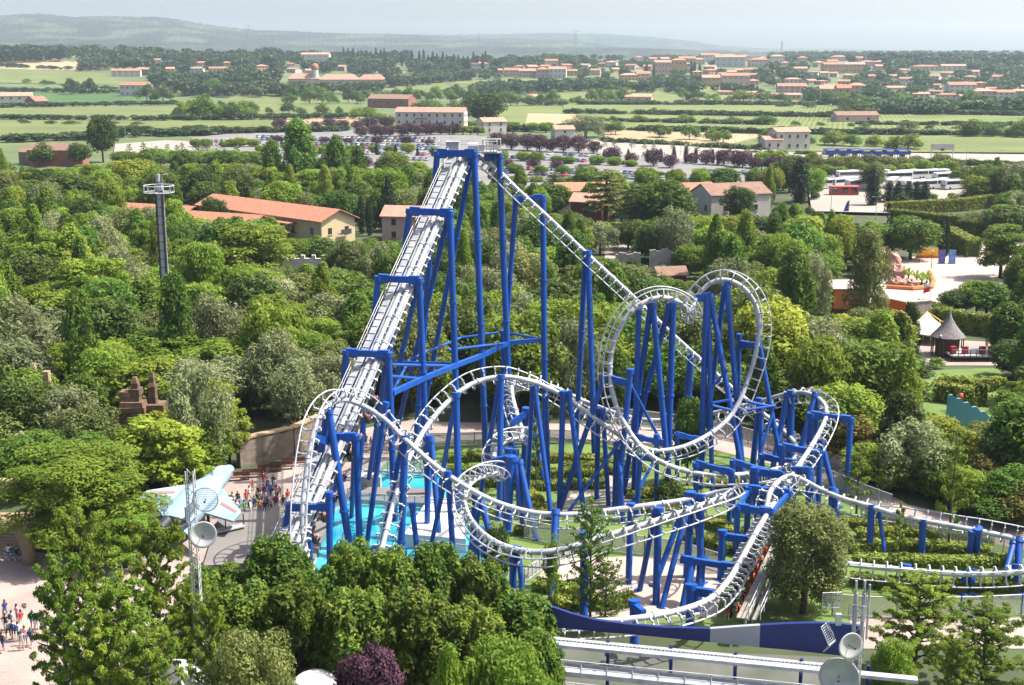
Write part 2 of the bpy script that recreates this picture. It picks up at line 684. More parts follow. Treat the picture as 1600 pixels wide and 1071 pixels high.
D_ = (0, -1, 0)   # rails straight below (x, z, y)
drop = [
    (724, 246, 141.5, (0, -1, 0)), (738, 242, 143.2, (-.1, -1, 0)), (757, 251, 144.4, (-.2, -1, 0)), (778, 266, 144.8, (-.35, -.9, -.1)),
    (806, 294, 144.5, (-.4, -.9, -.1)), (850, 334, 144, (-.4, -.9, -.1)), (917, 397, 143.3, (-.4, -.9, -.1)), (985, 460, 142.5, (-.4, -.9, -.1)),
    (1050, 522, 142.3, (-.4, -.9, -.1)), (1100, 567, 142.5, (-.4, -.9, -.1)), (1140, 603, 142.5, (-.3, -.9, -.2)),
    (1185, 640, 141, (-.1, -1, .2)), (1215, 666, 138, (.2, -.9, .4)), (1240, 690, 133.5, (.7, -.7, .3)), (1244, 712, 128.5, (.9, -.5, 0)),
    (1225, 729, 123.8, (.7, -.7, -.4)), (1180, 740, 120.7, (.2, -.9, -.4)), (1110, 742, 119.6, (0, -.9, -.4)), (1060, 733, 119.6, (0, -.9, -.4)),
    (1022, 716, 120.3, (-.3, -.9, -.3)), (996, 692, 121.3, (-.6, -.7, -.25)), (972, 655, 122.3, (-.85, -.4, -.3)), (957, 615, 123, (-1, -.1, -.3)), (953, 575, 123.3, (-1, .1, -.3)),
    (960, 533, 123.6, (-.95, .35, -.25)), (976, 500, 123.9, (-.75, .7, -.2)), (999, 477, 124.3, (-.45, .9, -.1)), (1026, 466, 124.8, (0, 1, 0)),
    (1050, 468, 125.3, (.45, .85, .05)), (1068, 478, 126.1, (.95, .3, .1)), (1077, 487, 127.2, (.8, -.6, .1)), (1080, 486, 128.4, (.1, -1, .1)),
    (1083, 478, 129.5, (-.8, -.6, .15)), (1088, 466, 130.2, (-1, .25, .15)), (1098, 453, 130.5, (-.7, .75, .2)), (1114, 441, 130.5, (-.35, .95, .2)),
    (1136, 438, 130.3, (.1, 1, .2)), (1160, 449, 130, (.55, .8, .3)), (1178, 472, 129.8, (.85, .45, .4)), (1186, 508, 129.5, (.9, .0, .5)),
    (1181, 552, 129.2, (.8, -.25, .6)), (1168, 595, 128.7, (.7, -.4, .7)), (1153, 632, 127.8, (.5, -.7, .6)), (1133, 660, 126.6, (.2, -.9, .2)),
    (1100, 684, 125.3, (0, -1, -.2)), (1062, 700, 124.2, (0, -1, -.2)), (1022, 704, 123.6, (0, -1, 0)),
    (985, 690, 123.2, (0, -1, .2)), (935, 658, 123, (0, -1, .25)), (882, 620, 123, (0, -.8, .7)), (835, 598, 123, (0, -.4, .95)),
    (786, 589, 122.6, (-.1, .1, 1)), (740, 599, 121.5, (-.25, .3, .9)), (700, 628, 119.4, (-.35, .3, .85)), (668, 665, 116.8, (-.3, .1, .9)), (641, 712, 113.6, (-.1, -.3, .9)),
    (619, 772, 110, (0, -.7, .7)), (603, 832, 107, (0, -.9, .4)), (588, 885, 104.2, (-.1, -1, 0)), (566, 915, 102, (-.1, -1, -.2)),
    (536, 925, 100.8, (-.2, -1, -.2)), (505, 915, 101, (-.2, -.9, -.4)), (484, 885, 102.4, (-.2, -.7, -.7)),
]
track("track", drop, label="long drop, loops and banked arc of white tube track")
side = [
    (484, 885, 102.4, (-.2, -.7, -.7)), (475, 845, 103.8, (-.15, -.2, -1)), (473, 800, 105, (-.15, .0, -1)), (477, 755, 106.3, (-.2, .1, -1)), (484, 706, 107.9, (-.3, .2, -.95)),
    (495, 663, 109.6, (-.5, .5, -.8)), (510, 637, 111.2, (-.5, .8, -.5)), (528, 626, 112.6, (-.3, 1, -.1)), (548, 627, 113.6, (0, .9, .5)), (572, 637, 113.8, (.1, .3, 1)),
    (600, 655, 113, (.1, -.5, .9)), (633, 687, 111, (-.1, -.9, .5)), (680, 728, 108.8, (-.2, -1, .1)), (712, 751, 107.6, (-.2, -1, -.1)), (753, 775, 106.5, (-.1, -1, -.1)),
    (786, 789, 105.8, (0, -1, 0)), (837, 802, 104.9, (0, -1, .1)), (904, 804, 104.4, (0, -1, .1)), (960, 797, 104.6, (0, -1, 0)), (1020, 789, 105.2, (0, -1, -.1)),
    (1069, 782, 105.8, (.1, -1, -.2)), (1108, 773, 106, (.4, -.9, -.4)), (1134, 768, 105.3, (.8, -.6, -.4)), (1141, 769, 104, (.9, -.5, -.6)), (1128, 777, 102.5, (.3, -.5, -.9)),
    (1085, 794, 101, (0, -.45, -1)), (1040, 809, 99.8, (0, -.45, -1)), (1000, 822, 98.9, (0, -.5, -.95)), (940, 840, 98, (0, -.6, -.9)), (890, 856, 97.4, (0, -.7, -.8)),
    (845, 863, 97.4, (-.1, -.7, -.8)), (802, 858, 98.5, (-.3, -.6, -.7)), (765, 842, 100.6, (-.6, -.5, -.6)), (738, 816, 103.4, (-.85, -.3, -.4)), (726, 788, 106.3, (-1, 0, -.2)),
    (729, 765, 109.2, (-.9, .3, -.1)), (742, 750, 111.8, (-.6, .8, -.1)), (758, 744, 114.2, (-.1, 1, 0)), (772, 741, 116.2, (.5, .85, 0)), (779, 738, 117.8, (1, .2, 0)),
    (778, 733, 119, (.6, -.8, 0)), (775, 726, 120.2, (-.2, -1, 0)), (772, 716, 121.6, (-.9, -.4, 0)), (774, 704, 123.2, (-.9, .4, 0)), (783, 694, 124.8, (-.5, .9, 0)),
    (797, 688, 126.4, (.1, 1, 0)), (809, 686, 128, (.7, .7, 0)), (816, 682, 129.6, (1, 0, 0)), (816, 674, 131, (.5, -.9, 0)), (812, 660, 132.8, (-.3, -1, 0)),
    (805, 638, 135.4, (-.8, -.6, 0)), (800, 615, 139, (-.9, -.4, -.1)), (803, 598, 143.5, (-.6, -.8, 0)), (822, 594, 147.5, (0, -.9, .5)), (860, 603, 149, (.2, -.8, .6)),
    (920, 630, 148, (0, -1, .2)), (997, 655, 144, (0, -1, 0)), (1061, 656, 143, (0, -1, 0)), (1095, 650, 142, (0, -1, 0)), (1165, 634, 139, (0, -1, .1)), (1200, 624, 137.2, (0, -.95, .3)),
    (1235, 615, 135.4, (.2, -.8, .6)), (1266, 616, 133.3, (.7, -.5, .6)), (1288, 632, 131, (1, -.4, .2)), (1291, 650, 128.7, (1, -.5, 0)), (1281, 675, 126, (.7, -.8, 0)),
    (1263, 705, 122.6, (.4, -.9, 0)), (1243, 735, 119.4, (.1, -1, 0)), (1217, 774, 115, (0, -1, 0)), (1197, 806, 111, (0, -1, 0)), (1176, 842, 105.2, (0, -1, 0)),
    (1154, 882, 99.6, (.1, -1, 0)), (1135, 911, 95.8, (.3, -1, 0)), (1106, 938, 92.4, (.3, -1, -.2)), (1050, 957, 90.2, (.2, -1, -.2)), (980, 968, 89, (0, -1, 0)), (900, 973, 88.6, (0, -1, 0)), (800, 978, 88.4, (0, -1, 0)), (700, 978, 89, (0, -1, 0)),
    (600, 960, 92, (-.1, -1, 0)), (540, 935, 95.5, (-.1, -1, 0)),
]
SIDE = track("track", side, label="sidewinder, twin roll and brake run of white track")
helix = [
    (1196, 800, 112, (-.3, -.9, -.3)), (1203, 770, 113.6, (-.5, -.8, -.3)), (1220, 750, 115.6, (-.2, -.7, -.7)), (1238, 744, 116.6, (.2, -.6, -.8)), (1258, 752, 116.4, (.3, -.7, -.4)), (1280, 764, 115.4, (.2, -1, .1)),
    (1313, 778, 114, (.1, -1, .4)), (1361, 792, 112.7, (0, -.7, .8)), (1406, 806, 111.5, (0, -.2, 1)), (1483, 821, 110.3, (0, 0, 1)), (1545, 833, 109.4, (.1, .2, 1)), (1600, 845, 108.5, (.3, .3, .9)),
    (1650, 858, 107.2, (.8, .2, .6)), (1680, 872, 105.4, (1, .0, 0)), (1672, 884, 103.5, (.8, -.1, -.6)), (1630, 890, 102.6, (.3, -.1, -1)), (1560, 897, 102.4, (0, -.1, -1)), (1490, 897, 102.6, (0, -.15, -1)), (1406, 890, 103.2, (0, -.2, -1)),
    (1347, 884, 103.9, (0, -.3, -1)), (1290, 876, 104.8, (-.2, -.4, -.9)), (1240, 862, 106.6, (-.5, -.5, -.7)), (1212, 838, 109.2, (-.8, -.5, -.3)), (1200, 815, 111.4, (-.7, -.7, 0)), (1196, 800, 112.4, (-.4, -.9, -.3)),
]
track("track", helix, label="low banked turn of white track out over the lawn")

# ---- supports
FRAMES = []


def leg(m, a, b, r=0.3):
    m.cyl(a, b, r, r * 0.96, 12)
    L = (b - a).length
    k = 1
    d = (b - a).normalized()
    while k * 9.5 < L - 2:
        q = a + d * (k * 9.5)
        m.cyl(q - d * 0.09, q + d * 0.09, r * 1.25, n=12)
        k += 1
    # cap and foot
    m.cyl(a - d * 0.08, a + d * 0.1, r * 1.22, n=12)
    m.cyl(b - d * 0.1, b + d * 0.06, r * 1.9, n=12)


def support(cols, beams=(), r=0.3, gusset=True):
    """cols: ((top px, py, Y), (base px, base Y)[, r]);  beams: ((px,py,Y),(px,py,Y)[,h]) box beams"""
    head = MB()
    tops = []
    legs = []
    for c in cols:
        a = P(*c[0])
        b = XB(c[1][0], c[1][1], -0.05)
        legs.append((a, b, c[2] if len(c) > 2 else r))
        tops.append(a)
    for bm in beams:
        a, b = P(*bm[0]), P(*bm[1])
        h = bm[2] if len(bm) > 2 else 0.55
        head.beam(a, b, h * 0.8, h)
        if gusset and len(bm) < 4:
            d = (b - a).normalized()
            for q, s in ((a, 1), (b, -1)):
                head.beam(q, q + d * s * 1.05 - Vector((0, 0, 0.02)), h * 0.86, h * 1.35)
    for a, b, rr in legs:
        d = (b - a).normalized()
        head.cyl(a - d * 0.22, a + d * 0.25, rr * 1.3, n=12)
    o = head.build("support_frame", BLUE, coaster, auto=35)
    for a, b, rr in legs:
        m = MB()
        leg(m, a, b, rr)
        m.build("column", BLUE, o, auto=35)
    return o


# lift portals
support([((741, 240, 140.7), (759, 140.7), .36), ((683, 240, 140.7), (648, 140.7), .34), ((736, 250, 140.9), (655, 150), .3)],
        [((683, 240, 140.7), (741, 240, 140.7), .75)])
support([((703, 333, 133.6), (717, 133.6), .35), ((640, 330, 133.6), (582, 133.6), .33), ((700, 340, 133.8), (616, 147), .3)],
        [((640, 330, 133.6), (703, 333, 133.6), .7)])
support([((655, 438, 126.7), (669, 126.7), .34), ((591, 435, 126.7), (556, 126.7), .32), ((652, 445, 126.9), (592, 141), .28)],
        [((591, 435, 126.7), (655, 438, 126.7), .65)])
support([((607, 554, 119.8), (617, 119.8), .33), ((541, 551, 119.8), (517, 119.8), .31), ((604, 562, 120), (574, 130), .26)],
        [((541, 551, 119.8), (607, 554, 119.8), .62)])
support([((556, 683, 112.8), (562, 112.8), .32), ((492, 681, 112.8), (483, 112.8), .3), ((554, 690, 113), (549, 121), .24)],
        [((492, 681, 112.8), (556, 683, 112.8), .6)])
support([((514, 772, 106.5), (516, 106.5), .3), ((452, 790, 106.5), (431, 106.8), .28), ((480, 796, 106.6), (487, 107), .24)],
        [((452, 792, 106.5), (514, 792, 106.5), .55)])
# drop side columns
support([((780, 243, 144.8), (799, 144.8), .37)], [((757, 246, 144.2), (780, 246, 144.8), .6)])
support([((848, 309, 146), (852, 146), .35), ((806, 312, 146), (778, 147), .3)], [((806, 312, 146), (848, 309, 146), .6)])
support([((919, 395, 143.2), (929, 140.6), .34), ((915, 395, 143.4), (900, 147), .34)])
support([((1078, 558, 142.6), (1064, 145), .28), ((1081, 560, 142.4), (1073, 140), .26)])
# ring of horizontal bracing at about 12 m
m = MB()
F_ = [(613, 614, 119.8), (665, 590, 126.7), (715, 570, 133.6), (755, 555, 140.7), (793, 536, 144.8), (850, 531, 146)]
B_ = [(616, 563, 137), (650, 546, 143), (685, 536, 147), (720, 527, 149), (784, 519, 150.5), (848, 531, 147)]
for L_ in (F_,):
    for a, b in zip(L_, L_[1:]):
        m.beam(P(*a), P(*b), .42, .5)
m.build("bracing_ring", BLUE, coaster)
for L_, pairs in ((None, [((613, 614, 119.8), (640, 562, 140)), ((612, 570, 120), (702, 572, 133.6)), ((610, 588, 120), (656, 592, 126.7)), ((640, 562, 140), (720, 528, 149)),
                          ((720, 528, 149), (786, 519, 150)), ((786, 519, 150), (850, 531, 146)), ((618, 566, 137), (712, 568, 133.8)), ((700, 547, 134), (793, 536, 144.8))]),):
    for a, b in pairs:
        m = MB()
        m.cyl(P(*a), P(*b), .15, n=8)
        m.build("brace", BLUE, coaster, auto=35)
# rear ring column
support([((786, 519, 150), (790, 150.5), .28)])
# roll-over supports
support([((1136, 447, 130.2), (1164, 127.5), .3), ((1132, 450, 130.4), (1094, 134), .28)], [((1136, 440, 130.2), (1136, 446, 130.2), .55, 0)])
support([((1104, 464, 130.3), (1094, 127.5), .32), ((1110, 462, 130.3), (1168, 126.2), .3), ((1107, 468, 130.3), (1113, 126.6), .26)], [((1086, 467, 130.2), (1112, 462, 130.3), .6)])
support([((1020, 476, 124.8), (1049, 124.5), .31), ((1017, 478, 125), (974, 127.5), .3)])
support([((1052, 476, 125.4), (1042, 126.3), .33), ((1046, 478, 125.4), (968, 128.5), .28)])
support([((998, 486, 124.4), (990, 127), .28)])
support([((985, 580, 122.6), (963, 122.2), .3), ((944, 590, 123.2), (873, 122.6), .27)], [((955, 592, 123.2), (984, 600, 122.6), .5)])
for a, b in (((987, 605, 122.6), (1034, 692, 124.6)), ((970, 688, 122.3), (888, 800, 121)), ((1030, 705, 124.3), (985, 790, 121))):
    m = MB()
    m.cyl(P(*a), P(*b), .17, n=8)
    m.build("brace", BLUE, coaster, auto=35)
support([((1185, 530, 129.7), (1229, 128), .26), ((1155, 525, 131), (1152, 131.5), .22)], [((1156, 537, 131), (1186, 541, 129.7), .5)])
for a, b in (((1113, 630, 128), (1141, 625, 128)), ((1157, 642, 127.6), (1212, 634, 128.8)), ((1113, 634, 127.6), (1148, 643, 127.6)), ((1164, 627, 128), (1212, 637, 128.8)), ((1207, 646, 128.5), (1184, 724, 126.5)), ((1137, 578, 128.5), (1112, 606, 128.5))):
    m = MB()
    m.cyl(P(*a), P(*b), .15, n=8)
    m.build("brace", BLUE, coaster, auto=35)
# cross beams carrying the low track
support([((1087, 726, 119.7), (1088, 119.7), .27), ((1143, 738, 119.7), (1139, 119.7), .27)], [((1087, 724, 119.7), (1143, 738, 119.7), .5)])
support([((1145, 722, 121.5), (1146, 121.5), .25), ((1222, 742, 121.3), (1216, 121.5), .24)], [((1145, 722, 121.5), (1222, 742, 121.3), .5)])
support([((1191, 713, 125), (1190, 125), .25), ((1245, 724, 124.5), (1240, 124.5), .22)], [((1191, 713, 125), (1245, 724, 124.5), .5)])
support([((1058, 680, 125), (1058, 126), .24)], [((1056, 679, 124.9), (1098, 688, 125.4), .45)])
support([((1026, 682, 123.8), (1026, 123.8), .24)], [((990, 682, 123.5), (1036, 692, 123.8), .5)])
support([((963, 694, 123.2), (960, 123.4), .26), ((966, 694, 123.2), (974, 119.5), .26)])
support([((1000, 715, 121), (995, 121.2), .26)], [((1000, 715, 121), (1022, 718, 120.3), .45, 0)])
# big arc supports
support([((783, 589, 122.2), (780, 120.4), .3), ((780, 600, 122.4), (748, 125), .26)])
support([((713, 617, 119.8), (716, 118.4), .32), ((711, 625, 119.9), (683, 125), .24)])
support([((670, 684, 115.9), (667, 115.4), .3), ((674, 688, 116), (688, 112.6), .27)])
support([((880, 614, 122.7), (874, 123), .29), ((889, 614, 122.7), (913, 121.5), .27)])
support([((836, 606, 123), (863, 119.5), .25), ((832, 608, 123.2), (824, 127), .24)])
support([((853, 620, 123.3), (858, 125.5), .24)])
support([((935, 640, 123.4), (932, 126.5), .27), ((942, 642, 123.2), (951, 124.5), .25)])
# left loop
support([((513, 642, 111.4), (549, 110.8), .36), ((511, 645, 111.8), (481, 114.5), .34)], [((490, 683, 110), (512, 690, 111.4), .5)])
support([((633, 684, 111.3), (626, 109.2), .34), ((629, 690, 111.5), (596, 113), .25)])
support([((603, 632, 113.6), (572, 112.6), .25)])
support([((700, 740, 107.9), (710, 107), .28), ((697, 742, 108.2), (668, 109.5), .22)])
support([((644, 790, 108.6), (655, 107.8), .26), ((592, 858, 106.4), (588, 106.6), .22)], [((556, 858, 106.4), (636, 862, 106.5), .6)])
# twin roll and low curve supports
support([((745, 774, 108.8), (737, 108.2), .4), ((750, 775, 109), (782, 106.2), .3)])
support([((744, 826, 103.6), (742, 103.4), .36), ((751, 828, 103.8), (764, 102.6), .26)])
support([((798, 716, 117.8), (792, 117.6), .46), ((805, 718, 118), (820, 116.2), .32), ((812, 722, 118), (838, 115), .3)], [((772, 723, 118.4), (800, 718, 117.8), .7)])
support([((795, 703, 122), (788, 122.4), .36), ((806, 706, 122), (812, 121.2), .26)])
support([((822, 640, 133), (818, 133.4), .34), ((829, 642, 133), (853, 129.5), .26)], [((800, 662, 132), (826, 642, 133), .5)])
support([((868, 800, 104.2), (861, 100.6), .28), ((870, 800, 104.4), (866, 103.5), .24)])
support([((803, 858, 98.8), (800, 98.8), .32), ((810, 858, 98.8), (820, 97), .24)])
support([((914, 836, 98.6), (912, 97.7), .38)])
support([((986, 790, 105), (982, 104.6), .3)])
support([((1080, 772, 106.2), (1073, 106), .36), ((1075, 775, 106.4), (1022, 104), .26), ((1086, 775, 106), (1098, 104.8), .26)])
support([((1029, 797, 101.2), (1025, 100.4), .33), ((1024, 800, 101.4), (999, 103), .26)])
support([((1075, 790, 103), (1034, 99.6), .25), ((1096, 776, 105.8), (1093, 104.4), .3)])
# right-hand turn
support([((1237, 613, 135.5), (1232, 134.6), .42), ((1230, 618, 135.5), (1203, 132), .32)])
support([((1274, 618, 132.5), (1232, 128), .34), ((1276, 620, 132.6), (1274, 134), .26)])
support([((1187, 625, 138), (1176, 137.5), .36), ((1190, 628, 138), (1188, 135.5), .3)])
support([((1267, 648, 128.6), (1265, 128.6), .33), ((1329, 656, 128.4), (1323, 127.6), .32), ((1283, 690, 126), (1309, 124), .3)], [((1267, 648, 128.6), (1329, 656, 128.4), .62)])
support([((1222, 698, 123.4), (1219, 123.4), .3), ((1281, 708, 123.2), (1278, 122.6), .3)], [((1222, 698, 123.4), (1281, 708, 123.2), .6)])
support([((1180, 733, 117.2), (1182, 117.2), .34), ((1176, 738, 117.4), (1168, 118.4), .24)], [((1182, 737, 117.2), (1219, 741, 117.2), .55)])
support([((1264, 734, 118.3), (1262, 117.2), .3), ((1268, 738, 118.4), (1277, 116.2), .2)], [((1238, 735, 119.2), (1264, 735, 118.3), .55)])
support([((1170, 764, 114.6), (1166, 114.6), .3), ((1232, 770, 114.4), (1231, 114), .3)], [((1170, 764, 114.6), (1232, 770, 114.4), .6)])
support([((1152, 793, 111.4), (1150, 111.2), .3), ((1208, 802, 111.2), (1213, 110.6), .26)], [((1152, 793, 111.4), (1205, 800, 111.2), .6), ((1152, 794, 111.4), (1170, 766, 114.6), .4, 0), ((1208, 800, 111.2), (1232, 771, 114.4), .4, 0)])
support([((1129, 832, 105.9), (1126, 105.4), .34)], [((1129, 838, 105.9), (1168, 843, 105.6), .5)])
support([((1082, 876, 100.6), (1066, 98.6), .36), ((1097, 872, 100.8), (1089, 99.2), .36)], [((1063, 873, 100.4), (1146, 886, 100), .5)])
support([((1080, 917, 96.2), (1078, 95.6), .4)], [((1080, 922, 96.2), (1116, 928, 95.2), .5)])
support([((991, 942, 92.4), (991, 92), .36)], [((991, 948, 92.4), (1006, 960, 90.4), .5)])
support([((1300, 765, 115), (1297, 113.8), .3), ((1305, 768, 115), (1313, 111.8), .26)])
support([((1362, 792, 112.8), (1358, 112), .33), ((1374, 805, 112.5), (1384, 110.4), .2)])
support([((1442, 814, 111), (1440, 110.8), .33)])
support([((1528, 828, 109.6), (1525, 110.4), .34), ((1519, 832, 109.6), (1513, 110.2), .28)])
support([((1592, 844, 108.7), (1591, 107), .34), ((1584, 848, 108.7), (1569, 106), .28)])
support([((1417, 886, 103.9), (1415, 103.6), .3)])
support([((1518, 893, 103.2), (1517, 102.6), .36), ((1508, 896, 103.2), (1503, 102.4), .26)])
support([((1590, 886, 103.4), (1590, 102.8), .34), ((1581, 890, 103.4), (1568, 104.5), .24)])

# service ladder and brake walkway
m = MB()
a = P(1222, 800, 111)
for x in (-0.35, 0.35):
    m.cyl(a + Vector((x, 0, 0)), Vector((a.x + x, a.y, 0)), .05, n=6)
for k in range(13):
    z = a.z * k / 13
    m.beam((a.x - .35, a.y, z), (a.x + .35, a.y, z), .05, .05)
m.build("service_ladder", WHITE, coaster)
wk0, wk1 = P(1222, 800, 111.5) + Vector((.3, 0, -1.6)), P(1160, 960, 92.5) + Vector((0, 0, -0.4))
m = MB()
m.beam(wk0, wk1, 0.9, 0.12, 0)
for s in (0.9,):
    m.beam(wk0 + Vector((s, 0, -.1)), wk1 + Vector((s, 0, -.1)), 0.35, 0.1)
bw = m.build("brake_walkway", mat("worn planks", (.24, .215, .18), (.15, .135, .115), 1.5, .9), coaster)
m = MB()
for s in (0.5, 1.4):
    for hh in (.5, 1.05):
        m.tube([wk0 + Vector((s, 0, hh)), wk1 + Vector((s, 0, hh))], .04, 5)
    for k in range(13):
        q = wk0.lerp(wk1, k / 12) + Vector((s, 0, 0))
        m.cyl(q - Vector((0, 0, .1)), q + Vector((0, 0, 1.05)), .04, n=5)
m.build("handrail", WHITE, bw)
for k in range(7):
    q = wk0.lerp(wk1, (k + .5) / 7)
    m = MB()
    m.cyl(q, (q.x, q.y, 0), .12, n=8)
    m.build("walkway_post", WHITE, bw)
# ================================================================ land, hills, fields, paving
def struct(o):
    o["kind"] = "structure"
    return o


GRASS = mat("rough meadow", (0.085, 0.115, 0.035), (0.05, 0.07, 0.022), 0.02, 0.95, detail=8)
# one sheet of ground to the foot of the hills
ys = [-60, 0, 40, 80, 120, 200, 300, 450, 700, 1000, 1250] + [1350 + 50 * k for k in range(30)] + [2900, 3200, 3600, 4200, 5000, 6000, 7500, 9500]
xs_n = 61
vs, fs = [], []
for y in ys:
    hw = 700 + max(0, y) * 0.62
    for i in range(xs_n):
        x = -hw + 2 * hw * i / (xs_n - 1)
        vs.append((x, y, terrain(x, y) - 0.02))
for j in range(len(ys) - 1):
    for i in range(xs_n - 1):
        a = j * xs_n + i
        fs.append((a, a + 1, a + xs_n + 1, a + xs_n))
m = MB()
m.add(vs, fs)
struct(m.build("ground", GRASS, smooth=True))

# hills along the skyline, traced as ridge heights at their true distance
HILLM = mat("wooded hill", (0.022, 0.034, 0.018), (0.006, 0.011, 0.009), 0.008, 0.95, detail=10)
HILLM2 = mat("hill fields and woods", (0.042, 0.052, 0.030), (0.009, 0.016, 0.012), 0.005, 0.95, detail=8)

for _m in (HILLM, HILLM2):
    for _n in _m.node_tree.nodes:
        if _n.type == 'VALTORGB':
            _n.color_ramp.elements[0].position = 0.50
            _n.color_ramp.elements[1].position = 0.58


def ridge(prof, D, depth, matl, seed, rough):
    rs = np.random.RandomState(seed)
    nx, ny = 420, 22
    px = np.linspace(prof[0][0], prof[-1][0], nx)
    top = np.interp(px, [p[0] for p in prof], [p[1] for p in prof])
    jit = np.interp(np.arange(nx), np.arange(0, nx, 2), rs.rand(len(np.arange(0, nx, 2))) ** 2) * rough
    vs, fs = [], []
    base = 36.0
    for j in range(ny):
        t = j / (ny - 1)
        Y = D - depth * (1 - t)
        k = math.sin(t * math.pi / 2) ** 1.3
        for i in range(nx):
            q = P(px[i], top[i], D)
            zt = q.z + (jit[i] if j == ny - 1 else rs.rand() * rough * 0.7)
            x = q.x * (Y / D)
            z = base + (zt - base) * k + (6 * math.sin(x * .004 + Y * .003) * t * (1 - t) * 4)
            vs.append((x, Y, z))
    for i in range(nx):
        vs.append((vs[(ny - 1) * nx + i][0], D + 400, base - 10))
    for j in range(ny):
        for i in range(nx - 1):
            a = j * nx + i
            fs.append((a, a + 1, a + nx + 1, a + nx))
    m = MB()
    m.add(vs, fs)
    return struct(m.build("hill", matl, smooth=False))


ridge([(-500, 40), (-200, 30), (0, 27), (60, 24), (120, 29), (165, 27), (250, 29), (280, 33), (330, 42), (400, 50), (480, 53), (540, 56), (640, 57), (760, 60), (900, 66), (1000, 80)], 6200, 2100, HILLM2, 3, 9)
ridge([(300, 70), (420, 62), (530, 55), (600, 54), (700, 56), (800, 54), (850, 53), (930, 54), (1000, 58), (1070, 64), (1120, 71), (1200, 77), (1300, 78), (1400, 80), (1500, 80), (1600, 78), (1750, 74), (2000, 78), (2200, 84)], 8200, 1500, HILLM, 5, 7)
ridge([(-500, 64), (-100, 60), (50, 62), (200, 66), (400, 72), (620, 76), (820, 77), (1000, 78), (1150, 82), (1300, 84), (1600, 84), (1900, 82), (2200, 86)], 4600, 900, HILLM, 9, 8)

# fields (traced parcels draped on the land, each a little above the sheet below)
FIELDS = 0


def subdiv(poly, n):
    out = []
    for a, b in zip(poly, poly[1:] + poly[:1]):
        for k in range(n):
            out.append(((a[0] + (b[0] - a[0]) * k / n), (a[1] + (b[1] - a[1]) * k / n)))
    return out


def patch(name, pxpoly, matl, lift=0.02, z=None, n=1):
    m = MB()
    pts = [G(x, y) if z is None else G(x, y, z) for x, y in pxpoly]
    if pts[0].y > 1300 or max(p.y for p in pts) > 1300:
        # grid between first two (near edge) and last two (far edge) corners
        a, b, c, d = pts[:4]
        vs, fs = [], []
        N = 14
        for j in range(N + 1):
            for i in range(N + 1):
                p = a.lerp(b, i / N).lerp(d.lerp(c, i / N), j / N)
                vs.append((p.x, p.y, terrain(p.x, p.y) + lift + 0.5))
        for j in range(N):
            for i in range(N):
                q = j * (N + 1) + i
                fs.append((q, q + 1, q + N + 2, q + N + 1))
        m.add(vs, fs)
    else:
        P2 = [(p.x, p.y) for p in pts]
        ar = sum(P2[i][0] * P2[(i + 1) % len(P2)][1] - P2[(i + 1) % len(P2)][0] * P2[i][1] for i in range(len(P2)))
        if ar < 0:
            pts = pts[::-1]
        m.add([(p.x, p.y, lift + (z or 0)) for p in pts], [tuple(range(len(pts)))])
    return struct(m.build(name, matl))


VINE = row_mat("vineyard rows", (0.060, 0.078, 0.026), (0.132, 0.158, 0.052), 3.4, 0.25, 0.4)
VINE2 = row_mat("vineyard rows 2", (0.055, 0.072, 0.026), (0.125, 0.147, 0.052), 3.4, 1.2, 0.4)
CORN = row_mat("green crop", (0.036, 0.072, 0.024), (0.058, 0.108, 0.032), 1.2, 0.8, 0.25)
MEAD = row_mat("yellow green meadow", (0.075, 0.098, 0.034), (0.132, 0.15, 0.054), 6, 0.1, 0.15)
STUB = row_mat("dry stubble", (0.23, 0.17, 0.10), (0.31, 0.235, 0.145), 2.0, 0.2, 0.2)
for k, (poly, mt) in enumerate([
    ([(-150, 128), (215, 134), (150, 112), (-150, 104)], MEAD),
    ([(-150, 104), (150, 112), (120, 96), (-150, 86)], STUB),
    ([(-150, 168), (275, 163), (235, 147), (-150, 143)], CORN),
    ([(-150, 186), (260, 188), (275, 165), (-150, 169)], VINE2),
    ([(-150, 222), (175, 216), (250, 189), (-150, 187)], VINE2),
    ([(170, 214), (540, 206), (540, 186), (250, 188)], MEAD),
    ([(430, 200), (560, 198), (560, 184), (430, 186)], STUB),
    ([(250, 186), (540, 184), (560, 158), (380, 145)], MEAD),
    ([(640, 150), (740, 135), (730, 120), (600, 124)], MEAD),
    ([(770, 205), (960, 202), (960, 168), (770, 166)], VINE),
    ([(820, 199), (925, 197), (905, 180), (825, 178)], STUB),
    ([(945, 224), (1200, 238), (1200, 212), (945, 204)], STUB),
    ([(930, 203), (1340, 212), (1340, 185), (930, 178)], VINE),
    ([(880, 177), (1340, 184), (1340, 164), (880, 160)], VINE),
    ([(1200, 208), (1750, 215), (1750, 180), (1340, 178)], VINE),
    ([(1330, 178), (1750, 184), (1750, 170), (1330, 166)], VINE2),
    ([(1100, 238), (1750, 242), (1750, 216), (1200, 212)], MEAD),
    ([(830, 159), (1180, 163), (1140, 138), (850, 134)], VINE),
    ([(700, 134), (1000, 130), (1000, 124), (700, 126)], MEAD),
]):
    patch("field", poly, mt, 0.05 + 0.04 * k)

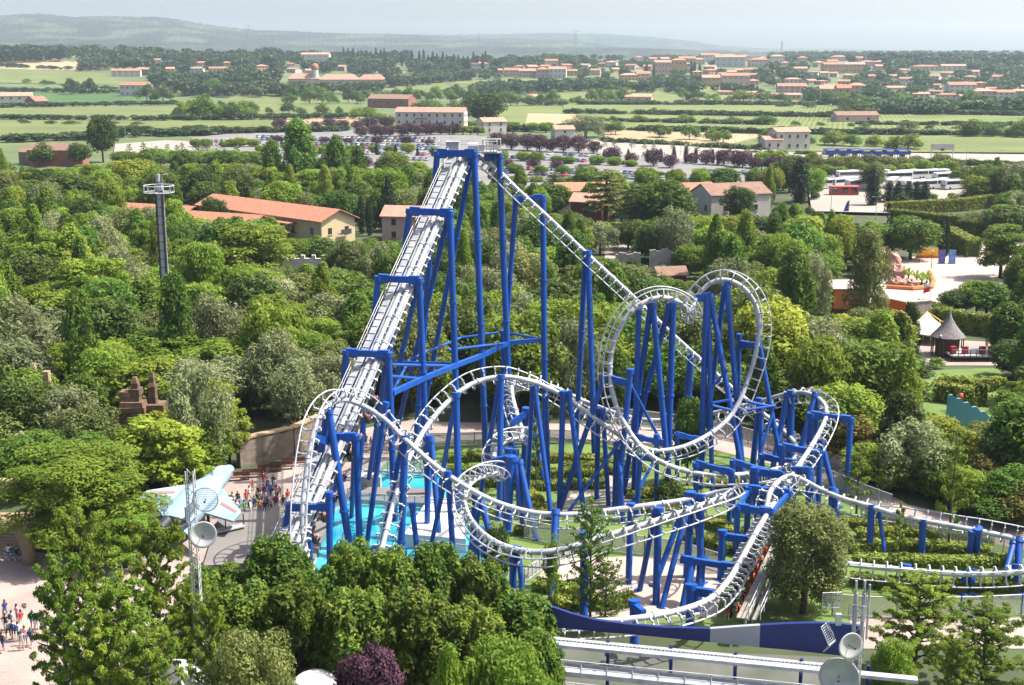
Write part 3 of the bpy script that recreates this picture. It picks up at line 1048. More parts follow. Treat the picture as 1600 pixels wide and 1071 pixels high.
# roads and car parks
patch("car_park_paving", [(176, 258), (400, 262), (405, 228), (260, 222), (180, 228)], ASPH, 0.9)
patch("car_park_paving", [(300, 262), (700, 272), (700, 205), (400, 207), (300, 218)], ASPHD, 0.94)
patch("car_park_paving", [(690, 300), (1190, 296), (1180, 262), (1000, 236), (740, 214), (690, 214)], ASPHD, 0.98)
patch("car_park_paving", [(860, 228), (960, 246), (1215, 262), (1215, 238), (930, 222)], ASPH, 1.02)
patch("road", [(1200, 256), (1750, 258), (1750, 246), (1200, 240)], ASPH, 0.9)
patch("car_park_paving", [(1268, 335), (1390, 338), (1520, 305), (1620, 290), (1620, 262), (1300, 266), (1262, 292)], ASPH, 0.94)

# the park floor and its paving
patch("park_ground", [(-500, 1200), (2100, 1200), (2100, 300), (1700, 300), (1200, 300), (-500, 300)], SOIL, 0.02)
patch("lawn", [(560, 1000), (860, 980), (1340, 985), (1720, 960), (1720, 820), (1400, 815), (1330, 770), (1180, 712), (900, 690), (640, 690), (560, 740)], LAWN, 0.04)
patch("lawn", [(1440, 690), (1560, 700), (1600, 640), (1560, 575), (1440, 580), (1410, 620)], LAWN, 0.04)
patch("plaza_paving", [(-60, 1100), (190, 1100), (260, 960), (340, 880), (545, 860), (560, 770), (625, 700), (690, 690), (655, 655), (560, 672), (470, 712), (355, 748), (310, 800), (150, 868), (-60, 860)], PAVE, 0.06)
patch("path", [(655, 692), (830, 684), (960, 690), (1100, 700), (1240, 735), (1330, 775), (1400, 818), (1640, 870), (1660, 842), (1420, 790), (1330, 742), (1240, 706), (1100, 674), (960, 664), (655, 660)], PAVE, 0.064)
patch("gravel_bed", [(862, 800), (985, 796), (1005, 745), (940, 738), (888, 755)], GRAVEL, 0.068)
patch("path", [(840, 905), (905, 965), (1120, 965), (1135, 880), (1060, 868), (860, 875)], PAVE2, 0.068)
patch("path", [(1320, 1015), (1640, 1015), (1640, 968), (1330, 962)], PAVE, 0.068)
patch("plaza_paving", [(1350, 482), (1455, 490), (1478, 466), (1640, 470), (1640, 366), (1530, 368), (1500, 400), (1420, 402), (1385, 420)], PAVE2, 0.06)
patch("path", [(945, 405), (985, 404), (985, 380), (945, 382)], PAVE, 0.06)
patch("path", [(1290, 505), (1330, 500), (1320, 470), (1285, 478)], PAVE, 0.06)

patch("station_floor", [(830, 1200), (1360, 1200), (1345, 1030), (850, 1010)], mat("dark yard", (.085, .085, .075), (.05, .06, .04), .3, .9), 0.072)
patch("path", [(1432, 572), (1560, 572), (1550, 535), (1440, 530)], PAVE, 0.064)
# pool basin, its rim and the decks round it
pp = [(486, 905), (500, 815), (545, 782), (566, 738), (690, 742), (725, 800), (772, 905), (768, 960), (540, 960)]
patch("pool_water", pp, POOL, 0.12)
RIM = [G(x, y) for x, y in pp]
m = MB()
for a, b in zip(RIM, RIM[1:] + RIM[:1]):
    m.beam(a + Vector((0, 0, .16)), b + Vector((0, 0, .16)), .5, .34)
struct(m.build("pool_kerb", CONC))
m = MB()
q = [G(x, y) for x, y in [(556, 788), (690, 796), (690, 772), (566, 768)]]
m.prism([(p.x, p.y) for p in q], 0.05, 0.55)
struct(m.build("pool_deck", DECKG))
m = MB()
q = [G(x, y) for x, y in [(318, 892), (492, 882), (520, 806), (480, 800), (362, 796), (340, 820)]]
m.prism([(p.x, p.y) for p in q], 0.05, 0.5)
struct(m.build("grey_terrace", DECKG))
# ================================================================ trees
LM = {
    'broad': leaf_mat("leaves mid green", (0.050, 0.104, 0.014), (0.102, 0.168, 0.024)),
    'light': leaf_mat("leaves bright green", (0.092, 0.162, 0.016), (0.172, 0.242, 0.030), 0.4),
    'dark': leaf_mat("leaves dark green", (0.034, 0.064, 0.012), (0.070, 0.105, 0.020), 0.28),
    'olive': leaf_mat("leaves olive green", (0.085, 0.108, 0.028), (0.150, 0.172, 0.050), 0.28),
    'willow': leaf_mat("leaves grey green", (0.12, 0.145, 0.062), (0.20, 0.225, 0.105), 0.3),
    'plum': leaf_mat("leaves purple", (0.040, 0.018, 0.028), (0.085, 0.038, 0.055), 0.2, hue=0.01),
    'conifer': leaf_mat("needles dark", (0.014, 0.028, 0.012), (0.025, 0.044, 0.018), 0.1),
    'bluefir': leaf_mat("needles blue grey", (0.055, 0.085, 0.085), (0.09, 0.13, 0.13), 0.1),
    'yellow': leaf_mat("leaves yellow green", (0.140, 0.190, 0.018), (0.225, 0.270, 0.034), 0.38),
    'blossom': leaf_mat("leaves pale flowering", (0.13, 0.185, 0.036), (0.42, 0.42, 0.26), 0.3, scale=1.6),
    'linden': leaf_mat("leaves deep green bright tips", (0.032, 0.076, 0.010), (0.135, 0.190, 0.024), 0.3, scale=0.9),
    'redbush': leaf_mat("leaves green and bronze", (0.10, 0.13, 0.022), (0.20, 0.13, 0.04), 0.3, scale=1.1),
    'hedge': leaf_mat("hedge leaves", (0.085, 0.115, 0.016), (0.21, 0.235, 0.040), 0.2, scale=1.2),
}


def leaf_mesh(name, cen, rad, squash, n, size, matl, seed, out=0.75, up=0.25, droop=0.0, aspect=0.5, lump=0.0):
    """many small leaf faces spread through clumps"""
    rs = np.random.RandomState(seed)
    cen, rad, squash = np.asarray(cen, float), np.asarray(rad, float), np.asarray(squash, float)
    wgt = rad ** 2 / (rad ** 2).sum()
    k = rs.choice(len(cen), n, p=wgt)
    d = rs.randn(n, 3)
    d[:, 2] += 0.25
    d /= np.linalg.norm(d, axis=1)[:, None]
    rr = 0.45 + 0.62 * rs.rand(n) ** 0.6
    off = d * (rr * rad[k])[:, None]
    off[:, 2] *= squash[k]
    pos = cen[k] + off
    nrm = d * out + rs.randn(n, 3) * 0.42
    nrm[:, 2] += up
    nrm /= np.linalg.norm(nrm, axis=1)[:, None]
    t = rs.randn(n, 3)
    if droop:
        t[:, 2] -= droop
    t -= nrm * (t * nrm).sum(1)[:, None]
    t /= np.linalg.norm(t, axis=1)[:, None]
    b = np.cross(nrm, t)
    s = size * (0.6 + 0.8 * rs.rand(n))
    t *= s[:, None]
    b *= (s * aspect)[:, None]
    V = np.empty((n, 4, 3))
    V[:, 0] = pos + t
    V[:, 1] = pos + b + t * .1
    V[:, 2] = pos - t
    V[:, 3] = pos - b + t * .1
    me = bpy.data.meshes.new(name)
    me.vertices.add(n * 4)
    me.vertices.foreach_set("co", V.ravel())
    me.loops.add(n * 4)
    me.loops.foreach_set("vertex_index", np.arange(n * 4))
    me.polygons.add(n)
    me.polygons.foreach_set("loop_start", np.arange(0, n * 4, 4))
    me.materials.append(matl)
    me.update(calc_edges=True)
    return me


def clumps(kind, seed):
    """crowns about 10 m tall and 8 m wide, foot at z = 0"""
    r = random.Random(seed)
    C, R, Q = [], [], []
    trunk_top, tr = 6.0, 0.22
    limbs = []
    if kind in ('round',):
        n = 46
        ph = r.random() * 6
        for i in range(n):
            z = 1 - 2 * (i + .5) / n
            a = i * 2.39996 + ph
            k = 0.62 + 0.28 * r.random()
            lob = 1 + .14 * math.sin(3 * a + ph) + .1 * math.sin(5 * a)
            q = math.sqrt(1 - z * z)
            C.append((q * math.cos(a) * 4.0 * k * lob, q * math.sin(a) * 4.0 * k * lob, 5.9 + z * 3.9 * k * (1 if z > 0 else 1.05)))
            R.append(0.85 + .7 * r.random())
            Q.append(.8)
        for i in range(12):
            C.append((r.uniform(-2, 2), r.uniform(-2, 2), r.uniform(3.5, 8)))
            R.append(1.3)
            Q.append(1)
    elif kind == 'layer':
        for L in range(6):
            z = 3.6 + L * 1.12
            rr = 3.9 * (1 - ((L - 2.0) / 5.2) ** 2)
            for i in range(int(5 + rr * 2)):
                a = r.random() * 6.283
                k = math.sqrt(r.random()) * rr
                C.append((k * math.cos(a), k * math.sin(a), z + r.uniform(-.4, .4) - .05 * k * k * .5))
                R.append(.75 + .65 * r.random())
                Q.append(.62)
    elif kind == 'willow':
        for i in range(60):
            a = r.random() * 6.283
            k = math.sqrt(r.random()) * 3.6
            z = 9.2 - .42 * k ** 1.6 - r.random() ** 2 * 5.0
            C.append((k * math.cos(a), k * math.sin(a), max(1.2, z)))
            R.append(.7 + .5 * r.random())
            Q.append(1.5)
    elif kind == 'tall':
        for i in range(52):
            z = 1.6 + 8.2 * (i / 51)
            rr = 2.5 * math.sin(math.pi * min(1, (z - .6) / 9.6)) ** .7
            a = i * 2.39996 + r.random()
            k = rr * (.45 + .55 * r.random())
            C.append((k * math.cos(a), k * math.sin(a), z))
            R.append(.65 + .5 * r.random())
            Q.append(1.05)
    elif kind == 'conifer':
        for L in range(15):
            z = 1.0 + L * .62
            rr = 2.9 * (1 - L / 15.3)
            nb = int(5 + rr * 3)
            for i in range(nb):
                a = 6.283 * i / nb + r.random() * .6 + L
                for k in (1.0, .55):
                    C.append((rr * k * math.cos(a), rr * k * math.sin(a), z - .35 * k + r.uniform(-.15, .15)))
                    R.append(.34 + .16 * rr * .5)
                    Q.append(.55)
        trunk_top, tr = 9.3, .2
    elif kind == 'cypress':
        for i in range(60):
            z = .4 + 9.3 * i / 59
            rr = 1.25 * math.sin(math.pi * min(1, (z + .8) / 11.0)) ** .8
            a = i * 2.39996
            C.append((rr * .5 * math.cos(a), rr * .5 * math.sin(a), z))
            R.append(.32 + rr * .42)
            Q.append(1.25)
        trunk_top, tr = 6, .15
    elif kind == 'cedar':
        for L in range(7):
            z = 3.0 + L * 1.02
            rr = 3.9 * (1 - (L / 8.0) ** 1.3)
            nb = 5 + int(rr)
            for i in range(nb):
                a = 6.283 * i / nb + L * 1.3
                for k in (.95, .65, .35):
                    C.append((rr * k * math.cos(a), rr * k * math.sin(a), z + r.uniform(-.15, .15)))
                    R.append(.7)
                    Q.append(.25)
        trunk_top, tr = 9.4, .28
    elif kind == 'airy':
        # ascending sprays on visible limbs
        for i in range(46):
            z0 = 1.3 + 7.4 * i / 46
            a = i * 2.39996 + r.random() * .5
            ln = 3.7 * (1 - ((z0 - 2.6) / 8.2) ** 2 * .9) * r.uniform(.75, 1.1)
            for k in (.35, .55, .75, .92, 1.05):
                C.append((ln * k * math.cos(a) + r.uniform(-.2, .2), ln * k * math.sin(a) + r.uniform(-.2, .2), z0 + ln * k * .38 + r.uniform(-.2, .2)))
                R.append(.24 + .24 * (1.1 - k) + .10 * r.random())
                Q.append(.36)
            limbs.append(((0, 0, z0), (ln * .9 * math.cos(a), ln * .9 * math.sin(a), z0 + ln * .9 * .36), .055))
        C.append((0, 0, 9.4))
        R.append(.5)
        Q.append(1.4)
        trunk_top, tr = 9.2, .15
    elif kind == 'sparse':
        for i in range(16):
            z0 = 2.2 + 6.8 * i / 16
            a = i * 2.39996
            ln = 2.4 * (1 - (z0 - 2) / 9.5) * r.uniform(.7, 1.1) + .4
            for k in (.5, .8, 1.05):
                C.append((ln * k * math.cos(a), ln * k * math.sin(a), z0 + ln * k * .25))
                R.append(.42)
                Q.append(.7)
            limbs.append(((0, 0, z0), (ln * math.cos(a), ln * math.sin(a), z0 + ln * .25), .05))
        trunk_top, tr = 9.6, .16
    elif kind == 'dense':
        # upright crowns of a pollarded row: bright shoots over a dark body
        for i in range(60):
            z = 1.6 + 7.6 * (i / 59) ** .9
            rr = 3.3 * math.sin(math.pi * min(1, (z + 1.0) / 11.2)) ** .55
            a = i * 2.39996 + r.random()
            k = rr * (.55 + .4 * r.random())
            C.append((k * math.cos(a), k * math.sin(a), z))
            R.append(.62 + .55 * r.random())
            Q.append(1.15)
        for i in range(26):
            a = r.random() * 6.283
            k = math.sqrt(r.random()) * 3.0
            C.append((k * math.cos(a), k * math.sin(a), 9.6 - .22 * k * k + r.uniform(-.3, .3)))
            R.append(.28 + .25 * r.random())
            Q.append(1.7)
    elif kind == 'bush':
        for i in range(22):
            a = r.random() * 6.283
            k = math.sqrt(r.random()) * 3.4
            C.append((k * math.cos(a), k * math.sin(a), 2 + (8 - .5 * k * k) * r.uniform(.3, .85)))
            R.append(1.2 + .8 * r.random())
            Q.append(1.0)
        trunk_top, tr = 3, .15
    if not limbs:
        for i in range(7):
            c = C[r.randrange(len(C))]
            limbs.append(((0, 0, trunk_top * r.uniform(.45, .95)), (c[0] * .85, c[1] * .85, c[2]), tr * .35))
    return C, R, Q, trunk_top, tr, limbs


PROTO = {}


def proto(key, shape, leaf, n, size, seed, **kw):
    C, R, Q, tt, tr, limbs = clumps(shape, seed)
    me = leaf_mesh(key + "_crown", C, R, Q, n, size, LM[leaf], seed, **kw)
    m = MB()
    m.tube([(0, 0, -.1), (.05, 0, tt * .5), (0, .05, tt)], [tr * 1.35, tr, tr * .45], 7)
    for a, b, r_ in limbs:
        mid = (a[0] * .5 + b[0] * .5, a[1] * .5 + b[1] * .5, a[2] * .5 + b[2] * .5 + .12)
        m.tube([a, mid, b], [r_ * 1.3, r_, r_ * .4], 5)
    t = m.build("trunk", BARK, smooth=True)
    PROTO[key] = (me, t.data)
    COLD = t
    bpy.data.objects.remove(t)


MID = 9000
for i in range(3):
    proto(f"broad{i}", 'round', 'broad', MID, .25, 20 + i)
    proto(f"light{i}", 'round', 'light', MID, .24, 30 + i)
    proto(f"locust{i}", 'layer', 'light', MID, .22, 40 + i, up=.55)
proto("spire0", 'tall', 'light', 7000, .24, 145)
proto("spire1", 'tall', 'yellow', 7000, .23, 146)
for i in range(2):
    proto(f"dark{i}", 'round', 'dark', MID, .24, 50 + i)
    proto(f"olive{i}", 'round', 'olive', MID, .21, 60 + i)
    proto(f"willow{i}", 'willow', 'willow', 7000, .22, 70 + i, droop=1.6, aspect=.35)
    proto(f"poplar{i}", 'tall', 'broad', 4600, .27, 80 + i)
    proto(f"plum{i}", 'round', 'plum', 3000, .30, 90 + i)
    proto(f"young{i}", 'sparse', 'light', 1300, .24, 100 + i)
    proto(f"bush{i}", 'bush', 'light', 2600, .34, 110 + i)
    proto(f"bushd{i}", 'bush', 'dark', 2600, .34, 112 + i)
proto("yellow0", 'layer', 'yellow', MID, .26, 120, up=.5)
proto("yellow1", 'round', 'yellow', MID, .26, 121)
proto("blossom0", 'round', 'blossom', MID, .26, 125)
proto("redbush0", 'bush', 'redbush', 3600, .3, 127)
proto("conifer0", 'conifer', 'conifer', 7000, .2, 130, droop=.4, aspect=.3)
proto("conifer1", 'conifer', 'bluefir', 6000, .2, 131, droop=.4, aspect=.3)
proto("cypress0", 'cypress', 'conifer', 4200, .2, 135, droop=-1.5, aspect=.35)
proto("cedar0", 'cedar', 'olive', 6000, .22, 137, up=.6)
proto("magnolia0", 'tall', 'dark', 6000, .24, 139)
# close to the camera: finer leaves
for i in range(3):
    proto(f"near_linden{i}", 'dense', 'linden', 20000, .19, 150 + i, up=.4)
    proto(f"near_airy{i}", 'airy', 'light', 19000, .14, 160 + i, up=.9, out=.4, aspect=.36)
proto("feather0", 'tall', 'olive', 9000, .2, 140, droop=.6, aspect=.35)
proto("near_locust0", 'layer', 'light', 26000, .14, 170, up=.6, aspect=.4)
proto("near_olive0", 'round', 'olive', 26000, .13, 172, aspect=.45)
proto("near_olive1", 'dense', 'olive', 30000, .13, 173, aspect=.45)
for i in range(3):
    proto(f"field{i}", 'bush', ('broad', 'dark', 'light')[i], 2200, .36, 180 + i)
proto("near_bright0", 'round', 'light', 20000, .17, 174)
proto("near_bright1", 'tall', 'light', 16000, .17, 175)
proto("near_plum0", 'round', 'plum', 16000, .17, 176)
proto("near_blossom0", 'round', 'blossom', 16000, .15, 177)
proto("near_blackalder0", 'airy', 'broad', 4200, .15, 178, up=.5)

LOOK = {'broad': ('tree', 'mid green rounded broadleaf tree'), 'light': ('tree', 'fresh green rounded tree'), 'locust': ('tree', 'feathery light green spreading tree'),
        'dark': ('tree', 'dark green dense tree'), 'olive': ('tree', 'dull olive green tree'), 'willow': ('tree', 'grey green drooping willow'),
        'poplar': ('tree', 'upright oval green tree'), 'plum': ('tree', 'purple leaved round tree'), 'young': ('tree', 'thin young tree with few branches'),
        'bush': ('bush', 'low bright green bush'), 'bushd': ('bush', 'low dark green bush'), 'yellow': ('tree', 'yellow green leafy tree'), 'blossom': ('tree', 'pale flowering tree'),
        'redbush': ('bush', 'green bush with bronze shoots'), 'field': ('tree', 'bushy field tree'), 'spire': ('tree', 'upright fresh green tree'), 'feather': ('tree', 'feathery olive tree'), 'conifer': ('tree', 'dark pointed conifer'), 'cypress': ('tree', 'narrow dark cypress'), 'cedar': ('tree', 'flat branched olive cedar'), 'magnolia': ('tree', 'glossy dark pyramidal tree')}
NAMES = {'broad': 'broadleaf_tree', 'elm': 'bushy_tree', 'light': 'maple_tree', 'locust': 'locust_tree', 'dark': 'oak_tree', 'olive': 'ash_tree', 'willow': 'willow_tree', 'poplar': 'poplar_tree',
         'plum': 'plum_tree', 'young': 'young_tree', 'bush': 'bush', 'bushd': 'bush', 'yellow': 'acacia_tree', 'blossom': 'flowering_tree', 'redbush': 'bush', 'field': 'field_tree', 'spire': 'poplar_tree', 'feather': 'ash_tree', 'conifer': 'conifer_tree',
         'cypress': 'cypress_tree', 'cedar': 'cedar_tree', 'magnolia': 'magnolia_tree'}

LANDMARKS = []      # (phrase, px, py)
AUTOLAB = {}
ORD = ["", "second", "third", "fourth", "fifth", "sixth", "seventh", "eighth", "ninth", "tenth"] + ["%dth" % k for k in range(11, 400)]
for _k in (21, 31, 41, 51, 61, 71, 81, 91):
    ORD[_k - 1] = "%dst" % _k
    ORD[_k] = "%dnd" % (_k + 1)
    ORD[_k + 1] = "%drd" % (_k + 2)
TREES = []          # (root, look, x, y, z, height, group)


def tree(key, x, y, h, wd, label=None, group=None, z=None, rz=None):
    me, tm = PROTO[key]
    kind = key.split('_')[-1].rstrip('0123456789')
    fam = {'broad1': 'bushy_tree', 'broad2': 'leafy_tree'}.get(key) or {'linden': 'broadleaf_tree', 'airy': 'locust_tree', 'bright': 'maple_tree', 'blackalder': 'young_tree'}.get(kind) or NAMES[kind]
    z = terrain(x, y) if z is None else z
    root = bpy.data.objects.new(fam, None)
    root.empty_display_size = .3
    root.location = (x, y, z)
    root.rotation_euler = (0, 0, RNG.random() * 6.283 if rz is None else rz)
    root.scale = (wd / 8.0, wd / 8.0, h / 10.0)
    COL.link(root)
    c = bpy.data.objects.new("crown", me)
    COL.link(c)
    c.parent = root
    t = bpy.data.objects.new("trunk", tm)
    COL.link(t)
    t.parent = root
    cat = LOOK.get(kind, ('tree',))[0]
    root["category"] = cat
    if group:
        root["group"] = group
    if label:
        root["label"] = label
    else:
        TREES.append((root, LOOK[kind][1], x, y, z, h))
    return root


def tree_px(key, px, top, Y, wpx, label=None, group=None, foot=0.0):
    """a tree seen in photo column px with its tip at photo row top, standing at depth Y, wpx wide"""
    p = P(px, top, Y)
    dep = proj(p)[2]
    b = XB(px, Y, 0)
    wpx *= {"cypress": 2.4, "conifer": 1.35, "magnolia": 1.25, "feather": 1.2}.get(key.rstrip("01"), 1.0)
    z = terrain(b.x, Y)
    return tree(key, p.x, Y, p.z - z, wpx * dep / F, label, group)
# ================================================================ buildings
TERRA = mat("terracotta tiles", (0.32, 0.14, 0.082), (0.21, 0.088, 0.052), 1.6, 0.9, detail=8, bump=0.5, obj_var=.08)
TERRA2 = mat("weathered brown tiles", (0.20, 0.115, 0.08), (0.13, 0.078, 0.056), 0.7, 0.9, bump=0.5)
TERRA3 = mat("pale salmon tiles", (0.36, 0.185, 0.13), (0.28, 0.14, 0.10), 0.5, 0.9, bump=0.3, obj_var=.12)
CREAM = mat("cream render", (0.46, 0.37, 0.22), (0.40, 0.32, 0.19), 0.4, 0.9)
OFFW = mat("off white render", (0.42, 0.39, 0.35), (0.34, 0.315, 0.285), 0.25, 0.9, obj_var=.06)
PINK = mat("pale pink render", (0.39, 0.275, 0.225), (0.33, 0.23, 0.19), 0.2, 0.9, obj_var=.12)
OCHRE = mat("ochre render", (0.38, 0.25, 0.125), (0.32, 0.21, 0.105), 0.2, 0.9)
MAROON = mat("maroon wall", (0.16, 0.035, 0.03), (0.11, 0.025, 0.022), 0.6, 0.85)
BRICK = mat("red brick", (0.26, 0.10, 0.07), (0.17, 0.07, 0.05), 0.6, 0.95, bump=.4)
ORANGE = mat("orange render", (0.46, 0.14, 0.03), (0.38, 0.11, 0.024), 0.3, 0.85)
SHUT = mat("dark window", (0.035, 0.03, 0.03), (0.02, 0.018, 0.018), 1.5, 0.3)
WOOD = mat("brown wood", (0.11, 0.05, 0.035), (0.07, 0.032, 0.024), 1.5, 0.8)


def house(px, Y, w, d, h, rh, rz, wm, rm, label, kind='gable', win=(4, 2), side=2, group=None, cat="house", name="house", over=0.5, off=None, base=None, chimney=0, tiny=False):
    p = XB(px, Y, 0)
    z = terrain(p.x, p.y)
    for _ in range(3):
        p = XB(px, Y, z)
        z = terrain(p.x, p.y)
    if base is not None:
        p, z = Vector(base[:2] + (0,)), 0.0
    rz = math.radians(rz)
    root = thing(name, (p.x, p.y, z), label, cat, group)
    M = Matrix.Translation((p.x, p.y, z)) @ Matrix.Rotation(rz, 4, 'Z')
    X, Yh = w / 2, d / 2
    m = MB()
    vs = [(-X, -Yh, -1.5), (X, -Yh, -1.5), (X, Yh, -1.5), (-X, Yh, -1.5), (-X, -Yh, h), (X, -Yh, h), (X, Yh, h), (-X, Yh, h)]
    fs = [(0, 1, 5, 4), (2, 3, 7, 6)]
    if kind == 'gable':
        vs += [(-X, 0, h + rh), (X, 0, h + rh)]
        fs += [(1, 2, 6, 9, 5), (3, 0, 4, 8, 7)]
    else:
        fs += [(1, 2, 6, 5), (3, 0, 4, 7)]
    fs.append((4, 5, 6, 7) if kind != 'gable' else (4, 5, 9, 8))
    if kind == 'gable':
        fs.append((8, 9, 6, 7))
    m.add([M @ Vector(v) for v in vs], fs)
    m.build("wall", wm, root)
    m = MB()
    o = over
    t = 0.22
    k = rh / Yh
    if kind == 'gable':
        for s in (-1, 1):
            a = [(-X - o, s * (Yh + o), h - o * k + .03), (X + o, s * (Yh + o), h - o * k + .03), (X + o, 0, h + rh + .03), (-X - o, 0, h + rh + .03)]
            a += [(x, y, zz + t) for x, y, zz in a]
            f = [(0, 1, 2, 3), (7, 6, 5, 4), (0, 4, 5, 1), (1, 5, 6, 2), (3, 7, 4, 0), (2, 6, 7, 3)]
            m.add([M @ Vector(v) for v in a], f)
    elif kind == 'hip':
        r = max(0.2, X - Yh)
        a = [(-X - o, -Yh - o, h), (X + o, -Yh - o, h), (X + o, Yh + o, h), (-X - o, Yh + o, h), (-r, 0, h + rh), (r, 0, h + rh)]
        b = [(x, y, zz + t) for x, y, zz in a[:4]]
        m.add([M @ Vector(v) for v in a[:4] + b + a[4:]], [(3, 2, 1, 0), (0, 1, 5, 4), (1, 2, 6, 5), (2, 3, 7, 6), (3, 0, 4, 7), (4, 5, 9, 8), (5, 6, 9), (6, 7, 8, 9), (7, 4, 8)])
    else:
        m.box(M @ Vector((0, 0, h + .15)), (w + 2 * o, d + 2 * o, .3), rz)
    rf = m.build("roof", rm, root)
    for c in range(chimney):
        m = MB()
        cx = X * (-.5 + c)
        m.box(M @ Vector((cx, Yh * .35, h + rh * .8)), (.8, .8, 1.6), rz)
        m.box(M @ Vector((cx, Yh * .35, h + rh * .8 + .9)), (1.1, 1.1, .2), rz)
        m.build("chimney", wm, rf)

    def window(c, ang, ww, hh, n):
        m = MB()
        m.box(c, (ww, .12, hh), ang)
        f = m.build("window", SHUT, root)
        if not tiny:
            m = MB()
            q = Vector((math.sin(ang), -math.cos(ang), 0))
            m.box(c + Vector((0, 0, -hh / 2 - .08)) + q * .06, (ww + .3, .2, .14), ang)
            m.build("sill", wm, f)

    nc, nr = win
    fh = h / max(nr, 1)
    ws = 1.1 if not tiny else 1.7
    for r in range(nr):
        for c in range(nc):
            xx = -X + w * (c + .5) / nc
            window(M @ Vector((xx, -Yh - .03, fh * (r + .55))), rz, ws, min(1.6, fh * .5) * (1.15 if tiny else 1), c)
        for s in (-1, 1):
            for c in range(side):
                yy = -Yh + d * (c + .5) / side
                window(M @ Vector((s * (X + .03), yy, fh * (r + .55))), rz + s * math.pi / 2, ws, min(1.6, fh * .5), c)
    return root, M


# houses in and behind the park
H1, M1 = house(0, 0, 52, 10.5, 6.2, 2.2, -43, CREAM, TERRA, "long cream house with orange tiled roof and balconies in the trees", win=(7, 1), side=2, base=(-61.5, 329.5), over=.9)
for k, (xx) in enumerate((-14, 0, 13)):
    m = MB()
    m.box(M1 @ Vector((xx, -7.0, 5.0)), (7, 3.4, .25), math.radians(-43), M=None)
    m.build("porch_roof", TERRA, H1)
    m = MB()
    m.box(M1 @ Vector((xx, -6.4, 2.5)), (6.5, 2.2, .2), math.radians(-43))
    for s in (-3, 0, 3):
        q = M1 @ Vector((xx + s, -7.4, 0))
        m.cyl(q, q + Vector((0, 0, 5)), .16, n=6)
    m.beam(M1 @ Vector((xx - 3.2, -7.45, 3.5)), M1 @ Vector((xx + 3.2, -7.45, 3.5)), .1, .1)
    m.build("balcony", WOOD, H1)
m = MB()
m.box(M1 @ Vector((27.0, 1.2, 2.6)), (1.2, 3.2, .2), math.radians(-43))
m.box(M1 @ Vector((27.55, 1.2, 3.2)), (.1, 3.2, 1.0), math.radians(-43))
m.build("balcony", DARK, H1)
house(0, 0, 25, 10, 4.6, 1.9, -25, CREAM, TERRA, "lower cream wing with orange roof in front of the long house", win=(5, 1), side=1, base=(-73.5, 321), over=.9)
house(0, 0, 27, 10, 3.8, 1.9, -22, WOOD, TERRA, "low brown house with orange roof behind the drop tower", win=(4, 1), side=1, base=(-98, 347), over=.8)
house(641, 320, 12, 9, 6.3, 2.0, -10, PINK, TERRA3, "pale pink house with tiled roof seen behind the lift hill", win=(2, 2), side=1)
house(908, 380, 15, 10, 6.6, 1.8, 8, OFFW, TERRA, "beige hall with flat orange roof behind the tall cedar", win=(3, 1), side=1, over=.8)
house(922, 358, 9, 8, 5.6, 1.9, -20, MAROON, TERRA3, "maroon timber house with salmon roof beside the cedar", win=(1, 1), side=1)
house(1072, 372, 15, 10, 7.0, 2.0, 22, OFFW, TERRA, "white gabled house with orange roof behind the farmhouse", win=(3, 1), side=1, over=.6)
house(1140, 356, 18.5, 12, 8.0, 2.6, 20, OFFW, TERRA2, "old farmhouse with brown patched roof and plain gable by the wood", win=(2, 1), side=2, over=.3)
# farm and villas beyond the car park
hA, MA = house(675, 790, 42, 14, 12, 2.6, -8, OFFW, TERRA3, "large white three storey farmhouse beyond the packed car park", win=(9, 3), side=3, chimney=2)
m = MB()
for z in (4.4, 8.2):
    m.box(MA @ Vector((-5, -7.7, z)), (7, 1.2, .3), math.radians(-8))
m.build("balcony", WOOD, hA)
house(768, 785, 15, 11, 6.5, 2.2, 25, OFFW, TERRA3, "small white house with red roof right beside the white farmhouse", win=(2, 2), side=2, chimney=1)
house(879, 712, 11, 9, 6.0, 1.8, 15, OFFW, TERRA3, "small white cottage under the grey green willow", win=(1, 2), side=1)
house(613, 1165, 40, 18, 8, 3.5, -20, BRICK, TERRA2, "long red brick barn with brown roof beyond the meadow", win=(3, 1), side=1, tiny=True)
house(1232, 632, 17, 11, 9.2, 1.8, 12, OFFW, TERRA3, "white two storey house behind the hedge by the toll canopies", win=(4, 2), side=2)
house(1203, 628, 9, 9, 5.6, 1.5, 12, OFFW, TERRA3, "low white annex with tiled roof by the white house", win=(2, 1), side=1)
house(26, 1215, 30, 14, 9, 3, 15, OFFW, TERRA3, "white farmhouse at the edge of the vineyard", win=(4, 2), side=2, tiny=True)
house(58, 1195, 15, 14, 5, 4, 60, BRICK, TERRA2, "sagging barn with a rusty roof beside the white farmhouse", win=(1, 1), side=0, tiny=True)
house(92, 545, 22, 11, 6.4, 2.6, -6, BRICK, TERRA2, "ivy covered brick ruin with broken brown roof by the car park", win=(3, 1), side=1, over=.1)
house(58, 552, 12, 8, 5, 1.8, -6, WALLST, TERRA2, "rough stone outbuilding beside the ivy covered brick ruin", win=(1, 1), side=0, over=.1)
house(1335, 905, 30, 13, 5, 2.4, 6, PINK, TERRA2, "small roofed farm shed standing in the vineyards", win=(2, 1), side=1, tiny=True)
house(998, 1290, 26, 14, 6, 2.5, -12, PINK, TERRA3, "lone pink farmhouse among the vineyards beyond the willow", win=(3, 1), side=1, tiny=True)
house(832, 1350, 10, 9, 4.5, 2, 10, PINK, TERRA3, "tiny tiled hut in the trees behind the white house", win=(1, 1), side=0, tiny=True)

